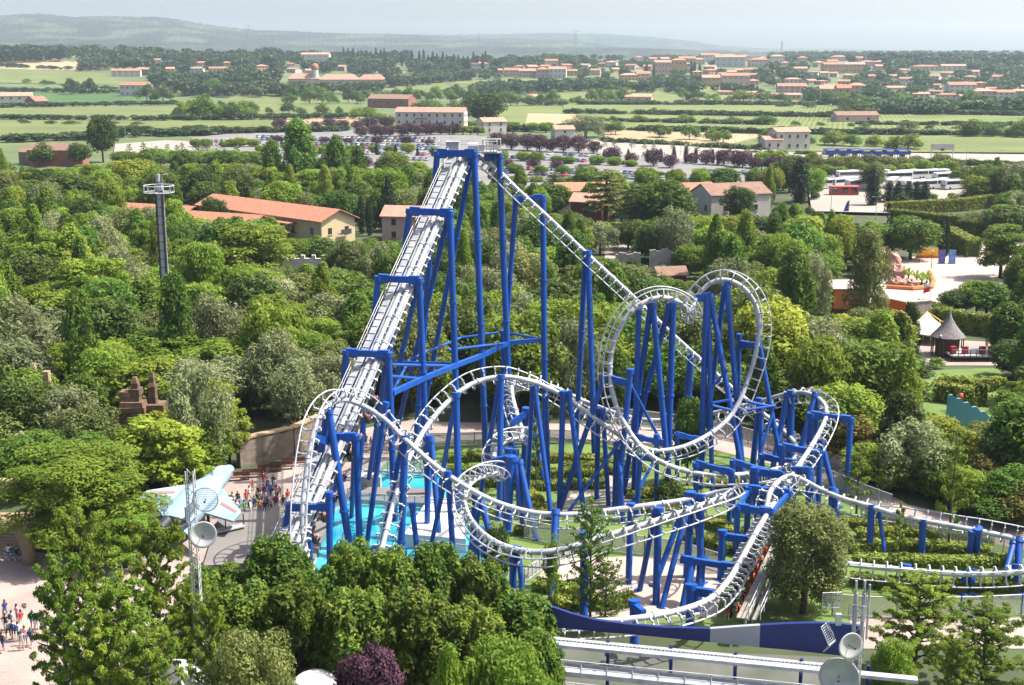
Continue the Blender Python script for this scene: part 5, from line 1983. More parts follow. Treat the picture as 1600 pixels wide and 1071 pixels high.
def cloth(g, top, w_, h_, matl, name, par, fall=.5):
    m = MB()
    vs, fs = [], []
    for j in range(7):
        for i in range(9):
            u, v = i / 8, j / 6
            vs.append((g.x - .05 - u * w_ * .8, g.y + .14 * math.sin(u * 7 + v * 2) * w_ * .4, top - v * h_ - u * u * fall * h_))
    for j in range(6):
        for i in range(8):
            a = j * 9 + i
            fs.append((a, a + 1, a + 10, a + 9))
    m.add(vs, fs)
    o = m.build(name, matl, par, smooth=True)
    s = o.modifiers.new("thick", 'SOLIDIFY')
    s.thickness = .02
    return o


cloth(g, zt_ - .2, 1.5, .8, TENT, "white_band", fl)
cloth(g, zt_ - 1.02, 1.5, .9, mat("flag red", (.55, .03, .05), (.48, .02, .04), 1, .7), "red_band", fl)
g = XB(1326, 372)
f2 = thing("flag", g, "dark blue flag drooping on a pole below the paved coach yard", "flag")
m = MB()
zt_ = P(1326, 312, 372).z
m.cyl(g, g + Vector((0, 0, zt_)), .07, .05, 6)
m.build("pole", GREY, f2)
cloth(g, zt_ - .3, 2.0, 3.0, mat("flag blue", (.02, .05, .25), (.015, .03, .15), 1, .7), "cloth", f2, 1.2)
# rock planter with palms
g = XB(1420, 262)
rp = thing("rock_planter", g, "planter of pink boulders and palms bordered by an orange kerb", "planter")
PINKR = mat("pink rock", (.42, .24, .19), (.28, .15, .12), .9, .9, bump=.5)
for k, (px_, Y_, r_, zz) in enumerate([(1384, 270, 1.6, 3.6), (1394, 268, 1.8, 4.2), (1400, 262, 1.7, 2.4), (1405, 254, 1.4, 1.0), (1423, 252, 1.5, 1.2), (1398, 255, 1.6, 1.2), (1376, 272, 1.2, 4.4)]):
    q = XB(px_, Y_)
    m = MB()
    m.ellipsoid(q + Vector((0, 0, zz * .45)), (r_ * 1.1, r_ * .9, zz * .55 + .4), 12, 8)
    rk_ = random.Random(k)
    m.v = [tuple(Vector(v) + Vector((rk_.uniform(-.3, .3), rk_.uniform(-.3, .3), rk_.uniform(-.3, .3))) * r_ * .6) for v in m.v]
    m.build("boulder", PINKR, rp)
m = MB()
m.tube([XB(a, b) + Vector((0, 0, .35)) for a, b in ((1385, 250), (1425, 248), (1455, 250), (1458, 258), (1452, 268))], .5, 8)
m.build("kerb", ORANGE, rp)
for k, (px_, Y_) in enumerate([(1440, 254), (1448, 256), (1432, 257), (1411, 262), (1419, 260)]):
    q = XB(px_, Y_)
    pl = thing("palm_plant", q, ["spiky palm plant at the corner of the rock planter", "second spiky palm plant in from the planter corner", "spiky palm plant beside the small pink boulder", "tall leafy plant behind the pink boulders", "leafy plant between the pink boulders"][k], "plant", "palm plants in the rock planter")
    m = MB()
    for i in range(26):
        aa = i * 2.4
        el = .3 + .9 * ((i * 7) % 10) / 10
        Lf = 2.0 + .6 * ((i * 3) % 7) / 7
        d = Vector((math.cos(aa) * math.cos(el), math.sin(aa) * math.cos(el), math.sin(el)))
        a, b, c = q + Vector((0, 0, .9)), q + Vector((0, 0, .9)) + d * Lf * .6, q + Vector((0, 0, .7)) + d * Lf + Vector((0, 0, -.5 * (1 - el)))
        s = Vector((-math.sin(aa), math.cos(aa), 0)) * .16
        m.add([a - s * .5, a + s * .5, b + s, b - s, c], [(0, 1, 2, 3), (3, 2, 4)])
    m.build("leaf", LM['light'], pl)
    m = MB()
    m.cyl(q, q + Vector((0, 0, 1)), .2, .15, 7)
    m.build("trunk", BARK, pl)
# wavy light blue slide wall
q0, q1 = G(1478, 668), G(1534, 682)
sw = thing("water_slide_wall", q0, "light blue water slide wall with a wavy top edge", "slide")
m = MB()
vs, fs = [], []
n = 40
for k in range(n + 1):
    p = q0.lerp(q1, k / n * 1.6)
    z = 4.0 + .35 * abs(math.sin(k * .55)) - 2.2 * (k / n) ** 1.3
    for dy in (0, .3):
        vs += [(p.x, p.y + dy, 0), (p.x, p.y + dy, z)]
for k in range(n):
    a = k * 4
    fs += [(a, a + 4, a + 5, a + 1), (a + 1, a + 5, a + 7, a + 3), (a + 3, a + 7, a + 6, a + 2)]
m.add(vs, fs)
m.build("panel", mat("slide blue", (.22, .50, .68), (.18, .44, .62), .4, .4), sw)
m = MB()
g = G(1498, 658)
m.tube([g + Vector((0, 0, 2.6)), g + Vector((0, 0, 3.2)), g + Vector((.1, 0, 3.6))], [.3, .35, .2], 8)
m.build("red_figure_post", mat("red gloss", (.6, .05, .02), (.5, .04, .02), 1, .3), sw, smooth=True)

# ---------------------------------------------------------------- lamps and fences


def globe_lamp(px, py, h, label):
    g = G(px, py)
    t = thing("street_lamp", g, label, "lamp", "globe lamps on the plaza")
    m = MB()
    m.cyl(g, g + Vector((0, 0, h)), .07, .05, 6)
    m.build("post", DARK, t)
    m = MB()
    m.ellipsoid(g + Vector((0, 0, h + .22)), (.26, .26, .26), 10, 7)
    m.build("globe", WHITE, t, smooth=True)


globe_lamp(1437, 410, 3.4, "globe lamp beside the yellow hoarding")
globe_lamp(1455, 420, 3.6, "globe lamp at the corner of the rock planter")
globe_lamp(1467, 560, 3.2, "globe lamp beside the witch hat pavilion")
globe_lamp(1569, 416, 3.4, "globe lamp by the plaza's shady hedge")


def fence(pts, h, label, panel, post, step=2.2, rail=DIRTY, cat="fence"):
    root = thing("mesh_fence", pts[0], label, cat)
    m = MB()
    for a, b in zip(pts, pts[1:]):
        d = (b - a).normalized()
        s = Vector((d.y, -d.x, 0)) * .012
        m.add([a - s + Vector((0, 0, .1)), b - s + Vector((0, 0, .1)), b - s + Vector((0, 0, h)), a - s + Vector((0, 0, h)),
               a + s + Vector((0, 0, .1)), b + s + Vector((0, 0, .1)), b + s + Vector((0, 0, h)), a + s + Vector((0, 0, h))],
              [(0, 1, 2, 3), (7, 6, 5, 4), (3, 2, 6, 7)])
    m.build("mesh_panel", panel, root)
    m = MB()
    m.tube([p + Vector((0, 0, h + .02)) for p in pts], .05, 5)
    m.tube([p + Vector((0, 0, .14)) for p in pts], .05, 5)
    m.build("top_rail", rail, root)
    tot = 0
    nxt = 0
    for a, b in zip(pts, pts[1:]):
        L = (b - a).length
        while nxt <= tot + L:
            q = a.lerp(b, (nxt - tot) / L)
            if tot + L >= nxt:
                m = MB()
                m.cyl(q, q + Vector((0, 0, h + .1)), .06, n=6)
                m.build("post", post, root, auto=40)
            nxt += step
        tot += L
    return root


MESHG = glass_mat("grey wire mesh", (.36, .36, .34), .42)
GLASSP = glass_mat("clear glass panel", (.62, .74, .76), .22)
fence(hpx([(1300, 962), (1340, 966), (1420, 968), (1520, 967), (1620, 962)]), 1.9, "grey mesh fence with blue posts below the lawn", MESHG, BLUE, 2.6)
fence(hpx([(662, 700), (740, 698), (830, 694), (900, 694)]), 1.7, "mesh fence along the back path behind the coaster", MESHG, GREY, 3)
fence(hpx([(1250, 752), (1300, 768), (1350, 790), (1392, 806)]), 2.2, "white framed mesh fence along the curved path", MESHG, WHITE, 2.2, WHITE)
fence(hpx([(1345, 810), (1430, 838), (1520, 858), (1610, 872)]), 1.6, "white framed mesh fence between path and lawn turn", MESHG, WHITE, 2.4, WHITE)
fence(hpx([(960, 660), (1060, 672), (1160, 692), (1260, 722), (1330, 745)]), 1.9, "mesh fence on the wood side of the back path", MESHG, GREY, 3)
fence(hpx([(818, 842), (900, 858), (1000, 868), (1060, 876), (1128, 898)]), 1.9, "curved mesh fence round the pink terrace", MESHG, DARK, 3)
fence(hpx([(820, 912), (850, 890), (905, 868)]), 1.3, "short white picket rail at the terrace corner", MESHG, WHITE, .7, WHITE)
fence(hpx([(556, 790), (620, 797), (692, 800)]), 1.5, "glass balustrade between the two pools", GLASSP, DIRTY, 1.6)
fence(hpx([(556, 742), (620, 744), (700, 746)]), 1.6, "glass balustrade at the back of the upper pool", GLASSP, DIRTY, 1.8)
fence(hpx([(500, 818), (548, 782)]), 1.4, "glass balustrade beside the plaza edge of the pool", GLASSP, DIRTY, 1.6)
fence(hpx([(655, 868), (690, 872), (760, 880)]), 1.5, "glass balustrade in front of the white pool platform", GLASSP, DIRTY, 1.6)
# white platform and steps at the pool
q = [G(632, 858), G(728, 866), G(722, 800), G(672, 798)]
wp = thing("pool_platform", q[0], "broad white platform rising beside the pool", "platform")
m = MB()
m.prism([(p.x, p.y) for p in q], .1, 1.5)
m.build("slab", TENT, wp)
m = MB()
a, b = G(570, 770), G(545, 778)
m.box(G(578, 764) + Vector((0, 0, .8)), (2.4, 1.6, 1.5))
m.build("ticket_block", DIRTY, wp)
# station
ST_L = [(818, 937, 85.6), (860, 948, 85.2), (895, 960, 84.9), (929, 969, 84.5), (980, 976, 84.1), (1040, 981, 83.5), (1110, 983, 82.8)]
ST_G = [(1110, 983, 82.8), (1150, 980, 82.4), (1188, 977.5, 82.0)]
ST_R = [(1188, 977.5, 82.0), (1235, 975, 81.6), (1282, 974, 81.1), (1320, 976, 80.7), (1351, 980, 80.4)]
stn = thing("boarding_station", XB(1080, 83), "coaster boarding station with navy wave fascia and white railings", "station")


def fascia(L, matl):
    m = MB()
    vs, fs = [], []
    for px_, py_, Y_ in L:
        p = P(px_, py_, Y_)
        for dy in (0, .3):
            vs += [(p.x, p.y + dy, 5.0), (p.x, p.y + dy, p.z)]
    for k in range(len(L) - 1):
        a = k * 4
        fs += [(a, a + 4, a + 5, a + 1), (a + 1, a + 5, a + 7, a + 3), (a + 3, a + 7, a + 6, a + 2), (a + 2, a + 6, a + 4, a)]
    fs += [(0, 1, 3, 2), tuple(len(vs) - 4 + i for i in (0, 2, 3, 1))]
    m.add(vs, fs)
    return m.build("fascia_panel", matl, stn)


fascia(ST_L, NAVY)
fascia(ST_G, mat("pale grey panel", (.27, .28, .30), (.24, .25, .27), .6, .6))["label"] = "pale grey middle panel of the fascia"
fascia(ST_R, NAVY)
A, B = XB(800, 84.6, 4.7), XB(1432, 78.6, 4.7)
dr = (B - A).normalized()
nr_ = Vector((dr.y, -dr.x, 0))
m = MB()
m.beam(A + nr_ * .8, B + nr_ * .8, .62, .24)
m.build("gutter", WHITE, stn)
m = MB()
m.beam(A + nr_ * .2 + Vector((0, 0, .1)), A.lerp(B, .83) + nr_ * .2 + Vector((0, 0, .1)), .4, .16)
L_ = (B - A).length * .83
for k in range(int(L_ / .28)):
    q = A + dr * (k * .28) + nr_ * .24
    m.beam(q + Vector((0, 0, .2)), q + nr_ * .35 + Vector((0, 0, .12)), .05, .08)
m.build("gutter_rib", GREY, stn)
for k in range(6):
    q = A + dr * (L_ * k / 5.2 + 2.5)
    m = MB()
    m.cyl(q + Vector((0, 0, .3)), (q.x, q.y, 0), .13, n=8)
    m.beam(q + Vector((0, 0, -.2)), q + nr_ * 1.3 + Vector((0, 0, -.2)), .12, .16)
    m.build("canopy_post", NAVY, stn, auto=40)
# platform decks, beams and railings below
for k, (dz, off, wd_, mt_) in enumerate([(3.2, 1.3, 1.4, GREY), (2.6, 3.2, 1.6, DECKG), (1.6, 5.4, 2.6, DECKG)]):
    m = MB()
    m.beam(A + nr_ * off + Vector((0, 0, dz - 4.7)), B.lerp(A, .1) + nr_ * off + Vector((0, 0, dz - 4.7)), wd_, .25)
    m.build("platform_deck", mt_, stn)
    m = MB()
    e0, e1 = A + nr_ * (off + wd_ * .55) + Vector((0, 0, dz - 4.7)), B.lerp(A, .1) + nr_ * (off + wd_ * .55) + Vector((0, 0, dz - 4.7))
    m.beam(e0, e1, .2, .34)
    for hh in (.5, 1.0):
        m.tube([e0 + Vector((0, 0, hh)), e1 + Vector((0, 0, hh))], .045, 5)
    n = 15
    for j in range(n):
        q = e0.lerp(e1, j / (n - 1))
        m.cyl(q, q + Vector((0, 0, 1.0)), .05, n=5)
    m.build("handrail", WHITE, stn)
for k in range(6):
    q = A + dr * (L_ * k / 5.6 + 1.5) + nr_ * 3.9
    m = MB()
    m.cyl((q.x, q.y, 0), (q.x, q.y, 2.5), .34, n=12)
    m.build("column", BLUE, stn, auto=40)
m = MB()
q0, q1 = XB(1200, 75.6, 3.0), XB(1300, 74.6, 3.0)
m.add([q0, q1, q1 + Vector((.2, -3.2, -.7)), q0 + Vector((-.6, -3.2, -.7)), q0 - Vector((0, 0, .1)), q1 - Vector((0, 0, .1)), q1 + Vector((.2, -3.2, -.8)), q0 + Vector((-.6, -3.2, -.8))],
      [(3, 2, 1, 0), (4, 5, 6, 7), (0, 1, 5, 4), (1, 2, 6, 5), (2, 3, 7, 6), (3, 0, 4, 7)])
m.build("awning", mat("pale blue canvas", (.30, .50, .78), (.24, .42, .70), .6, .7), stn)


# ---------------------------------------------------------------- aerial masts


def dish(root, c, r, aim, matl, grid=False, name="dish"):
    aim = Vector(aim).normalized()
    u = aim.cross(Vector((0, 0, 1))).normalized()
    v = u.cross(aim)
    m = MB()
    if not grid:
        vs, fs = [c - aim * r * .28], []
        nr, na = 5, 24
        for j in range(1, nr + 1):
            k = j / nr
            for i in range(na):
                a = 6.2832 * i / na
                vs.append(c + (u * math.cos(a) + v * math.sin(a)) * r * k - aim * r * .28 * (1 - k * k))
        for i in range(na):
            fs.append((0, 1 + i, 1 + (i + 1) % na))
        for j in range(nr - 1):
            for i in range(na):
                a, b = 1 + j * na + i, 1 + j * na + (i + 1) % na
                fs.append((a, a + na, b + na, b))
        m.add(vs, fs)
        o = m.build(name, matl, root, smooth=True)
        s = o.modifiers.new("thick", 'SOLIDIFY')
        s.thickness = .05
    else:
        n = 11
        for j in range(-n, n + 1):
            k = j / n
            h = math.sqrt(max(0, 1 - k * k))
            pts = [c + (u * k + v * (h * t / 4)) * r - aim * r * .25 * (1 - k * k - (h * t / 4) ** 2) for t in range(-4, 5)]
            m.tube(pts, .012, 4)
            pts = [c + (v * k + u * (h * t / 4)) * r - aim * r * .25 * (1 - k * k - (h * t / 4) ** 2) for t in range(-4, 5)]
            if j % 2 == 0:
                m.tube(pts, .012, 4)
        m.tube([c + (u * math.cos(6.2832 * i / 24) + v * math.sin(6.2832 * i / 24)) * r for i in range(25)], .035, 5)
        o = m.build("grid_" + name, matl, root)
    m = MB()
    m.cyl(c - aim * r * .2, c + aim * r * .55, .03, n=5)
    m.cyl(c + aim * r * .5, c + aim * r * .62, .07, n=8)
    m.build("feed_arm", DARK, o)
    return o


def mast(px, Y, top, label):
    g = XB(px, Y)
    t = thing("antenna_mast", g, label, "antenna mast")
    zt_ = P(px, top, Y).z
    m = MB()
    w_ = .24
    cs = [(-w_, -w_), (w_, -w_), (w_, w_), (-w_, w_)]
    for x, y in cs:
        m.cyl(g + Vector((x, y, 0)), g + Vector((x, y, zt_)), .045, n=5)
    n = int(zt_ / .6)
    for k in range(n):
        z = zt_ * k / n
        for (x0, y0), (x1, y1) in zip(cs, cs[1:] + cs[:1]):
            m.cyl(g + Vector((x0, y0, z)), g + Vector((x1, y1, z + zt_ / n)), .022, n=4)
    m.build("lattice_frame", DIRTY, t)
    return t, g, zt_


t, g, zt_ = mast(321, 78, 735, "lattice mast with two round dishes in front of the blue jet")
c = P(321, 781, 77.2)
dish(t, c, .80, (.1, -1, .0), GREY, True)
c = P(317, 836, 77)
dish(t, c, .88, (.25, -1, .12), DIRTY)
t, g, zt_ = mast(1322, 70, 925, "aerial mast with white dishes and panel antennas by the station")
m = MB()
for dx in (-.25, .25, .55):
    m.cyl(g + Vector((dx, 0, zt_ - 3)), g + Vector((dx, 0, zt_ + .9 - abs(dx) * .8)), .07, n=6)
m.build("whip_pole", WHITE, t)
dish(t, P(1329, 1010, 69), .82, (.35, -1, .1), DIRTY)
dish(t, P(1311, 1058, 69.2), 1.18, (-.3, -1, .1), DIRTY)


def panel_ant(c, w_, h_, yaw, tilt, name):
    M = Matrix.Rotation(yaw, 3, 'Z') @ Matrix.Rotation(tilt, 3, 'X')
    m = MB()
    for k in range(9):
        z = -h_ / 2 + h_ * k / 8
        m.cyl(c + M @ Vector((-w_ / 2, 0, z)), c + M @ Vector((w_ / 2, 0, z)), .015, n=4)
    for k in range(5):
        x = -w_ / 2 + w_ * k / 4
        m.cyl(c + M @ Vector((x, 0, -h_ / 2)), c + M @ Vector((x, 0, h_ / 2)), .02, n=4)
    m.tube([c + M @ Vector((x * w_ / 2, 0, z * h_ / 2)) for x, z in ((-1, -1), (1, -1), (1, 1), (-1, 1), (-1, -1))], .035, 5)
    m.build("grid_panel", WHITE, t)


panel_ant(P(1300, 938, 69.6), 1.15, .95, .1, 0, "a")
panel_ant(P(1339, 958, 69.8), .95, .95, -.3, 0, "b")
panel_ant(P(1294, 990, 69.4), .9, 1.1, .9, -.5, "c")
panel_ant(P(1296, 1010, 69.4), .9, .6, .9, .6, "d")
m = MB()
m.box(P(1310, 968, 69.5), (.3, .25, .7))
m.build("radio_box", WHITE, t)
# igloo tents at the lower edge
for k, (px_, Y_, r_, lb) in enumerate([(276, 77, 2.6, "white dome tent under the dark foreground bush"), (496, 76, 2.0, "small white dome tent beside the purple plum")]):
    g = XB(px_, Y_)
    t = thing("dome_tent", g, lb, "tent")
    m = MB()
    m.ellipsoid(g + Vector((0, 0, 4.2)), (r_, r_ * 1.1, 1.95), 20, 10)
    m.build("canopy", TENT, t, smooth=True)
    m = MB()
    for i in range(8):
        a = 6.2832 * i / 8
        q = g + Vector((r_ * .9 * math.cos(a), r_ * 1.1 * math.sin(a), 0))
        m.cyl(q, q + Vector((0, 0, 4.4)), .07, n=5)
    m.build("post_frame", DIRTY, t)
# ================================================================ display jet
JETB = mat("pale blue camouflage", (.23, .31, .38), (.16, .25, .33), .28, .45)
JETD = mat("jet exhaust", (.025, .027, .035), (.015, .016, .02), 2, .5)
JETR = mat("red wing stripe", (.42, .13, .13), (.34, .11, .11), 1, .5)
nose, tail = P(362, 731, 126), P(266, 826, 112.5)
jd = (nose - tail)
JL = jd.length
yaw = math.atan2(jd.y, jd.x) - math.pi / 2
pit = math.asin(jd.z / JL)
JM = Matrix.Translation(tail) @ Matrix.Rotation(yaw, 4, 'Z') @ Matrix.Rotation(pit + .01, 4, 'X') @ Matrix.Rotation(math.radians(9), 4, 'Y')
jet = thing("jet_plane", (tail.x, tail.y, 0), "pale blue display fighter jet with red striped wings on stands", "plane")


def J(x, y, z):
    return JM @ Vector((x, y * JL, z))


def jet_loft(secs, n=14):
    m = MB()
    vs, fs = [], []
    for (y, w_, h_, zc, sq) in secs:
        for i in range(n):
            a = 6.2832 * i / n
            c, s = math.cos(a), math.sin(a)
            c = math.copysign(abs(c) ** sq, c)
            s = math.copysign(abs(s) ** sq, s)
            vs.append(J(w_ * c, y, zc + h_ * s))
    for j in range(len(secs) - 1):
        for i in range(n):
            fs.append((j * n + i, j * n + (i + 1) % n, (j + 1) * n + (i + 1) % n, (j + 1) * n + i))
    fs.append(tuple(range(n - 1, -1, -1)))
    fs.append(tuple(range((len(secs) - 1) * n, len(secs) * n)))
    m.add(vs, fs)
    return m


jet_loft([(0.06, 1.5, .75, .1, .8), (.2, 1.75, .85, .15, .75), (.4, 1.85, .95, .2, .7), (.55, 1.7, .95, .2, .7), (.66, 1.15, .9, .2, .85), (.8, .95, .85, .15, 1), (.9, .8, .72, .05, 1), (.97, .5, .45, -.05, 1), (1.0, .12, .12, -.1, 1)]).build("fuselage", JETB, jet, auto=35)
jet_loft([(.66, .1, .1, .95, 1), (.71, .5, .4, 1.0, 1), (.77, .55, .55, .95, 1), (.84, .4, .4, .8, 1), (.88, .08, .08, .65, 1)], 12).build("canopy", mat("canopy glass", (.30, .42, .48), (.22, .33, .40), 1, .12, spec=.7), jet, smooth=True)
for s in (-1, 1):
    def plate(pts, t, name, matl=JETB, par=jet):
        m = MB()
        n = len(pts)
        vs = [J(x, y, z + t / 2) for x, y, z in pts] + [J(x, y, z - t / 2) for x, y, z in pts]
        m.add(vs, [tuple(range(n)), tuple(range(2 * n - 1, n - 1, -1))] + [(i, n + i, n + (i + 1) % n, (i + 1) % n) for i in range(n)])
        return m.build(name, matl, par)
    wgo = plate([(s * 1.4, .62, .2), (s * 1.5, .26, .2), (s * 4.9, .22, .3), (s * 4.9, .36, .3)], .2, "wing")
    plate([(s * 2.4, .44, .36), (s * 2.4, .405, .36), (s * 4.5, .325, .40), (s * 4.5, .355, .40)], .05, "wing_stripe", JETR, wgo)
    plate([(s * 1.3, .16, .0), (s * 1.3, .0, .0), (s * 3.4, -.1, .0), (s * 3.4, -.02, .0)], .16, "stabilizer")
    m = MB()
    vs = []
    for x, y, z in ((1.2, .27, .7), (1.2, .05, .7), (1.7, -.05, 3.0), (1.7, .06, 3.0)):
        vs += [J(s * x - .08, y, z), J(s * x + .08, y, z)]
    m.add(vs, [(0, 2, 4, 6), (7, 5, 3, 1), (0, 1, 3, 2), (2, 3, 5, 4), (4, 5, 7, 6), (6, 7, 1, 0)])
    m.build("tail_fin", JETB, jet)
    m = MB()
    m.cyl(J(s * .75, .1, .1), J(s * .75, -.05, .05), .72, .55, 14)
    m.build("exhaust_nozzle", JETD, jet, auto=40)
    m = MB()
    a = J(s * 1.5, .36, -.6)
    m.cyl(a, (a.x, a.y, 0), .16, n=8)
    m.cyl((a.x - .2, a.y, .4), (a.x + .2, a.y, .4), .4, n=12)
    m.build("landing_gear", DARK, jet, auto=40)
a = J(0, .8, -.5)
m = MB()
m.cyl(a, (a.x, a.y, 0), .14, n=8)
m.cyl((a.x - .15, a.y, .35), (a.x + .15, a.y, .35), .35, n=12)
m.build("landing_gear", DARK, jet, auto=40)
# ring emblem on the nose flank
m = MB()
ang = [6.2832 * i / 20 for i in range(21)]
m.tube([J(.82, .875 + .02 * math.cos(q), .12 + .34 * math.sin(q)) for q in ang], .04, 5)
m.build("nose_emblem", JETR, jet)
# loudspeaker stand on the terrace edge by the jet
g = G(352, 838)
t = thing("loading_ramp", g, "small steel ramp with posts on the grey terrace beside the jet", "ramp")
m = MB()
m.beam(g + Vector((-1.4, -1.2, .75)), g + Vector((1.6, 1.0, .75)), .9, .12)
m.build("deck_plate", DIRTY, t)
m = MB()
for k in (0, .5, 1):
    q = (g + Vector((-1.4, -1.2, 0))).lerp(g + Vector((1.6, 1.0, 0)), k)
    m.cyl(q + Vector((0, 0, .5)), q + Vector((0, 0, 1.9)), .06, n=6)
m.build("post_frame", DARK, t)

# ================================================================ people
SKIN = [mat("skin %d" % k, c, tuple(x * .85 for x in c), 8, .6) for k, c in enumerate([(.52, .33, .24), (.42, .25, .17), (.30, .17, .11)])]
HAIRC = [mat("hair %d" % k, c, tuple(x * .7 for x in c), 20, .7) for k, c in enumerate([(.03, .02, .015), (.08, .045, .025), (.22, .14, .07)])]
CLOTH = {}
for nme, c in dict(red=(.48, .05, .04), white=(.72, .71, .70), black=(.025, .025, .03), navy=(.03, .05, .16), blue=(.10, .24, .55), green=(.06, .30, .08), grey=(.28, .28, .29), pink=(.62, .30, .34), orange=(.62, .22, .04), beige=(.50, .42, .31), denim=(.10, .15, .26), teal=(.08, .40, .52)).items():
    CLOTH[nme] = mat(nme + " cloth", c, tuple(x * .8 for x in c), 5, .85)


def body_mesh(name, J_, E, rad):
    me = bpy.data.meshes.new(name)
    me.from_pydata(J_, E, [])
    o = bpy.data.objects.new(name, me)
    COL.link(o)
    sk = o.modifiers.new("skin", 'SKIN')
    sk.use_smooth_shade = True
    for i, r in enumerate(rad):
        me.skin_vertices[0].data[i].radius = (r, r * .86) if not isinstance(r, tuple) else r
    me.skin_vertices[0].data[0].use_root = True
    sb = o.modifiers.new("sub", 'SUBSURF')
    sb.levels = 1
    dg = bpy.context.evaluated_depsgraph_get()
    ev = o.evaluated_get(dg)
    out = bpy.data.meshes.new_from_object(ev)
    out.name = name
    bpy.data.objects.remove(o)
    bpy.data.meshes.remove(me)
    return out


def person_mesh(kind):
    # pelvis, waist, chest, neck, chin, crown / arms / legs (metres, facing -Y)
    if kind == 'stand':
        L, R_, sit = [(.10, 0, .90), (.11, -.02, .48), (.12, .01, .07), (.12, -.15, .04)], [(-.10, 0, .90), (-.12, -.01, .48), (-.12, .02, .07), (-.13, -.14, .04)], 0
        AL, AR = [(.20, 0, 1.40), (.26, .02, 1.13), (.25, -.10, .90), (.25, -.16, .83)], [(-.20, 0, 1.40), (-.26, .03, 1.13), (-.27, -.04, .88), (-.27, -.08, .80)]
    elif kind == 'walk':
        L, R_, sit = [(.10, 0, .90), (.11, -.20, .50), (.11, -.22, .08), (.11, -.38, .06)], [(-.10, 0, .90), (-.11, .10, .49), (-.11, .36, .14), (-.11, .26, .04)], 0
        AL, AR = [(.20, 0, 1.40), (.25, .14, 1.15), (.24, .10, .92), (.24, .05, .85)], [(-.20, 0, 1.40), (-.25, -.10, 1.15), (-.22, -.28, .98), (-.22, -.35, .95)]
    else:
        L, R_, sit = [(.10, -.02, .10), (.13, -.44, .12), (.12, -.50, -.34), (.12, -.64, -.38)], [(-.10, -.02, .10), (-.13, -.44, .12), (-.12, -.48, -.34), (-.12, -.62, -.38)], -.80
        AL, AR = [(.20, 0, .60), (.26, -.12, .40), (.18, -.32, .42), (.12, -.38, .45)], [(-.20, 0, .60), (-.26, -.12, .40), (-.18, -.32, .42), (-.12, -.38, .45)]
    V = [(0, 0, .95 + sit), (0, 0, 1.12 + sit), (0, .01, 1.34 + sit), (0, 0, 1.50 + sit), (0, -.02, 1.58 + sit), (0, -.01, 1.70 + sit)]
    Rd = [(.17, .115), (.155, .10), (.18, .12), (.062, .062), (.088, .10), (.085, .105)]
    E = [(0, 1), (1, 2), (2, 3), (3, 4), (4, 5)]
    for limb, root, rr in ((L, 0, (.095, .065, .045, .04)), (R_, 0, (.095, .065, .045, .04)), (AL, 2, (.062, .045, .034, .036)), (AR, 2, (.062, .045, .034, .036))):
        prev = root
        for p, r in zip(limb, rr):
            V.append(p)
            Rd.append(r)
            E.append((prev, len(V) - 1))
            prev = len(V) - 1
    me = body_mesh("person_" + kind, V, E, Rd)
    for s in ("skin", "shirt", "legs", "shoes"):
        me.materials.append(SKIN[0])
    z0 = sit
    idx = []
    for p in me.polygons:
        c = p.center
        z = c.z - z0
        ax = abs(c.x)
        if kind == 'sit':
            if c.y < -.2 and c.z < .22:
                i = 2 if c.z > -.05 else (3 if c.z < -.3 else 0)
            elif z > 1.47:
                i = 0
            elif c.y < -.22:
                i = 0
            else:
                i = 1 if z > 1.0 else 2
        else:
            if z > 1.47:
                i = 0
            elif ax > .205 and z < 1.18:
                i = 0
            elif z > .96:
                i = 1
            elif z > .50:
                i = 2
            elif z > .10:
                i = 0
            else:
                i = 3
        idx.append(i)
    me.polygons.foreach_set("material_index", idx)
    # face: nose and eyes as slight shapes
    return me


PM = {k: person_mesh(k) for k in ('stand', 'walk', 'sit')}
hm = MB()
hm.ellipsoid((0, .015, 1.67), (.098, .115, .10), 10, 6)
hm.ellipsoid((0, .06, 1.60), (.085, .07, .10), 8, 5)
_h = hm.build("hair", HAIRC[0], smooth=True)
HAIRM = _h.data
bpy.data.objects.remove(_h)
fm = MB()
fm.ellipsoid((0, -.128, 1.605), (.014, .022, .022), 6, 4)
_h = fm.build("nose", SKIN[0], smooth=True)
NOSEM = _h.data
bpy.data.objects.remove(_h)
bm_ = MB()
bm_.box((0, .19, 1.24), (.30, .15, .42), top=.8)
_h = bm_.build("backpack", CLOTH['navy'])
PACKM = _h.data
bpy.data.objects.remove(_h)
PUSED = {}


def person(loc, rz, shirt, legs, pose, place, group, pack=False, scale=1.0, label=None):
    o = bpy.data.objects.new("person", PM[pose])
    COL.link(o)
    o.location = loc
    o.rotation_euler = (0, 0, rz)
    o.scale = (scale,) * 3
    sk = SKIN[RNG.randrange(3)] if RNG.random() < .4 else SKIN[0]
    for i, mm in enumerate((sk, CLOTH[shirt], CLOTH[legs], BLACK)):
        o.material_slots[i].link = 'OBJECT'
        o.material_slots[i].material = mm
    off = -.80 if pose == 'sit' else 0.0
    h = bpy.data.objects.new("hair", HAIRM)
    COL.link(h)
    h.parent = o
    h.location = (0, 0, off)
    h.material_slots[0].link = 'OBJECT'
    h.material_slots[0].material = HAIRC[RNG.randrange(3)]
    n = bpy.data.objects.new("nose", NOSEM)
    COL.link(n)
    n.parent = o
    n.location = (0, 0, off)
    if pack:
        b = bpy.data.objects.new("backpack", PACKM)
        COL.link(b)
        b.parent = o
    key = (shirt, legs, pose, pack, place)
    PUSED.setdefault(key, []).append(o)
    o["category"] = "person"
    o["group"] = group
    if label:
        o["label"] = label
    return o


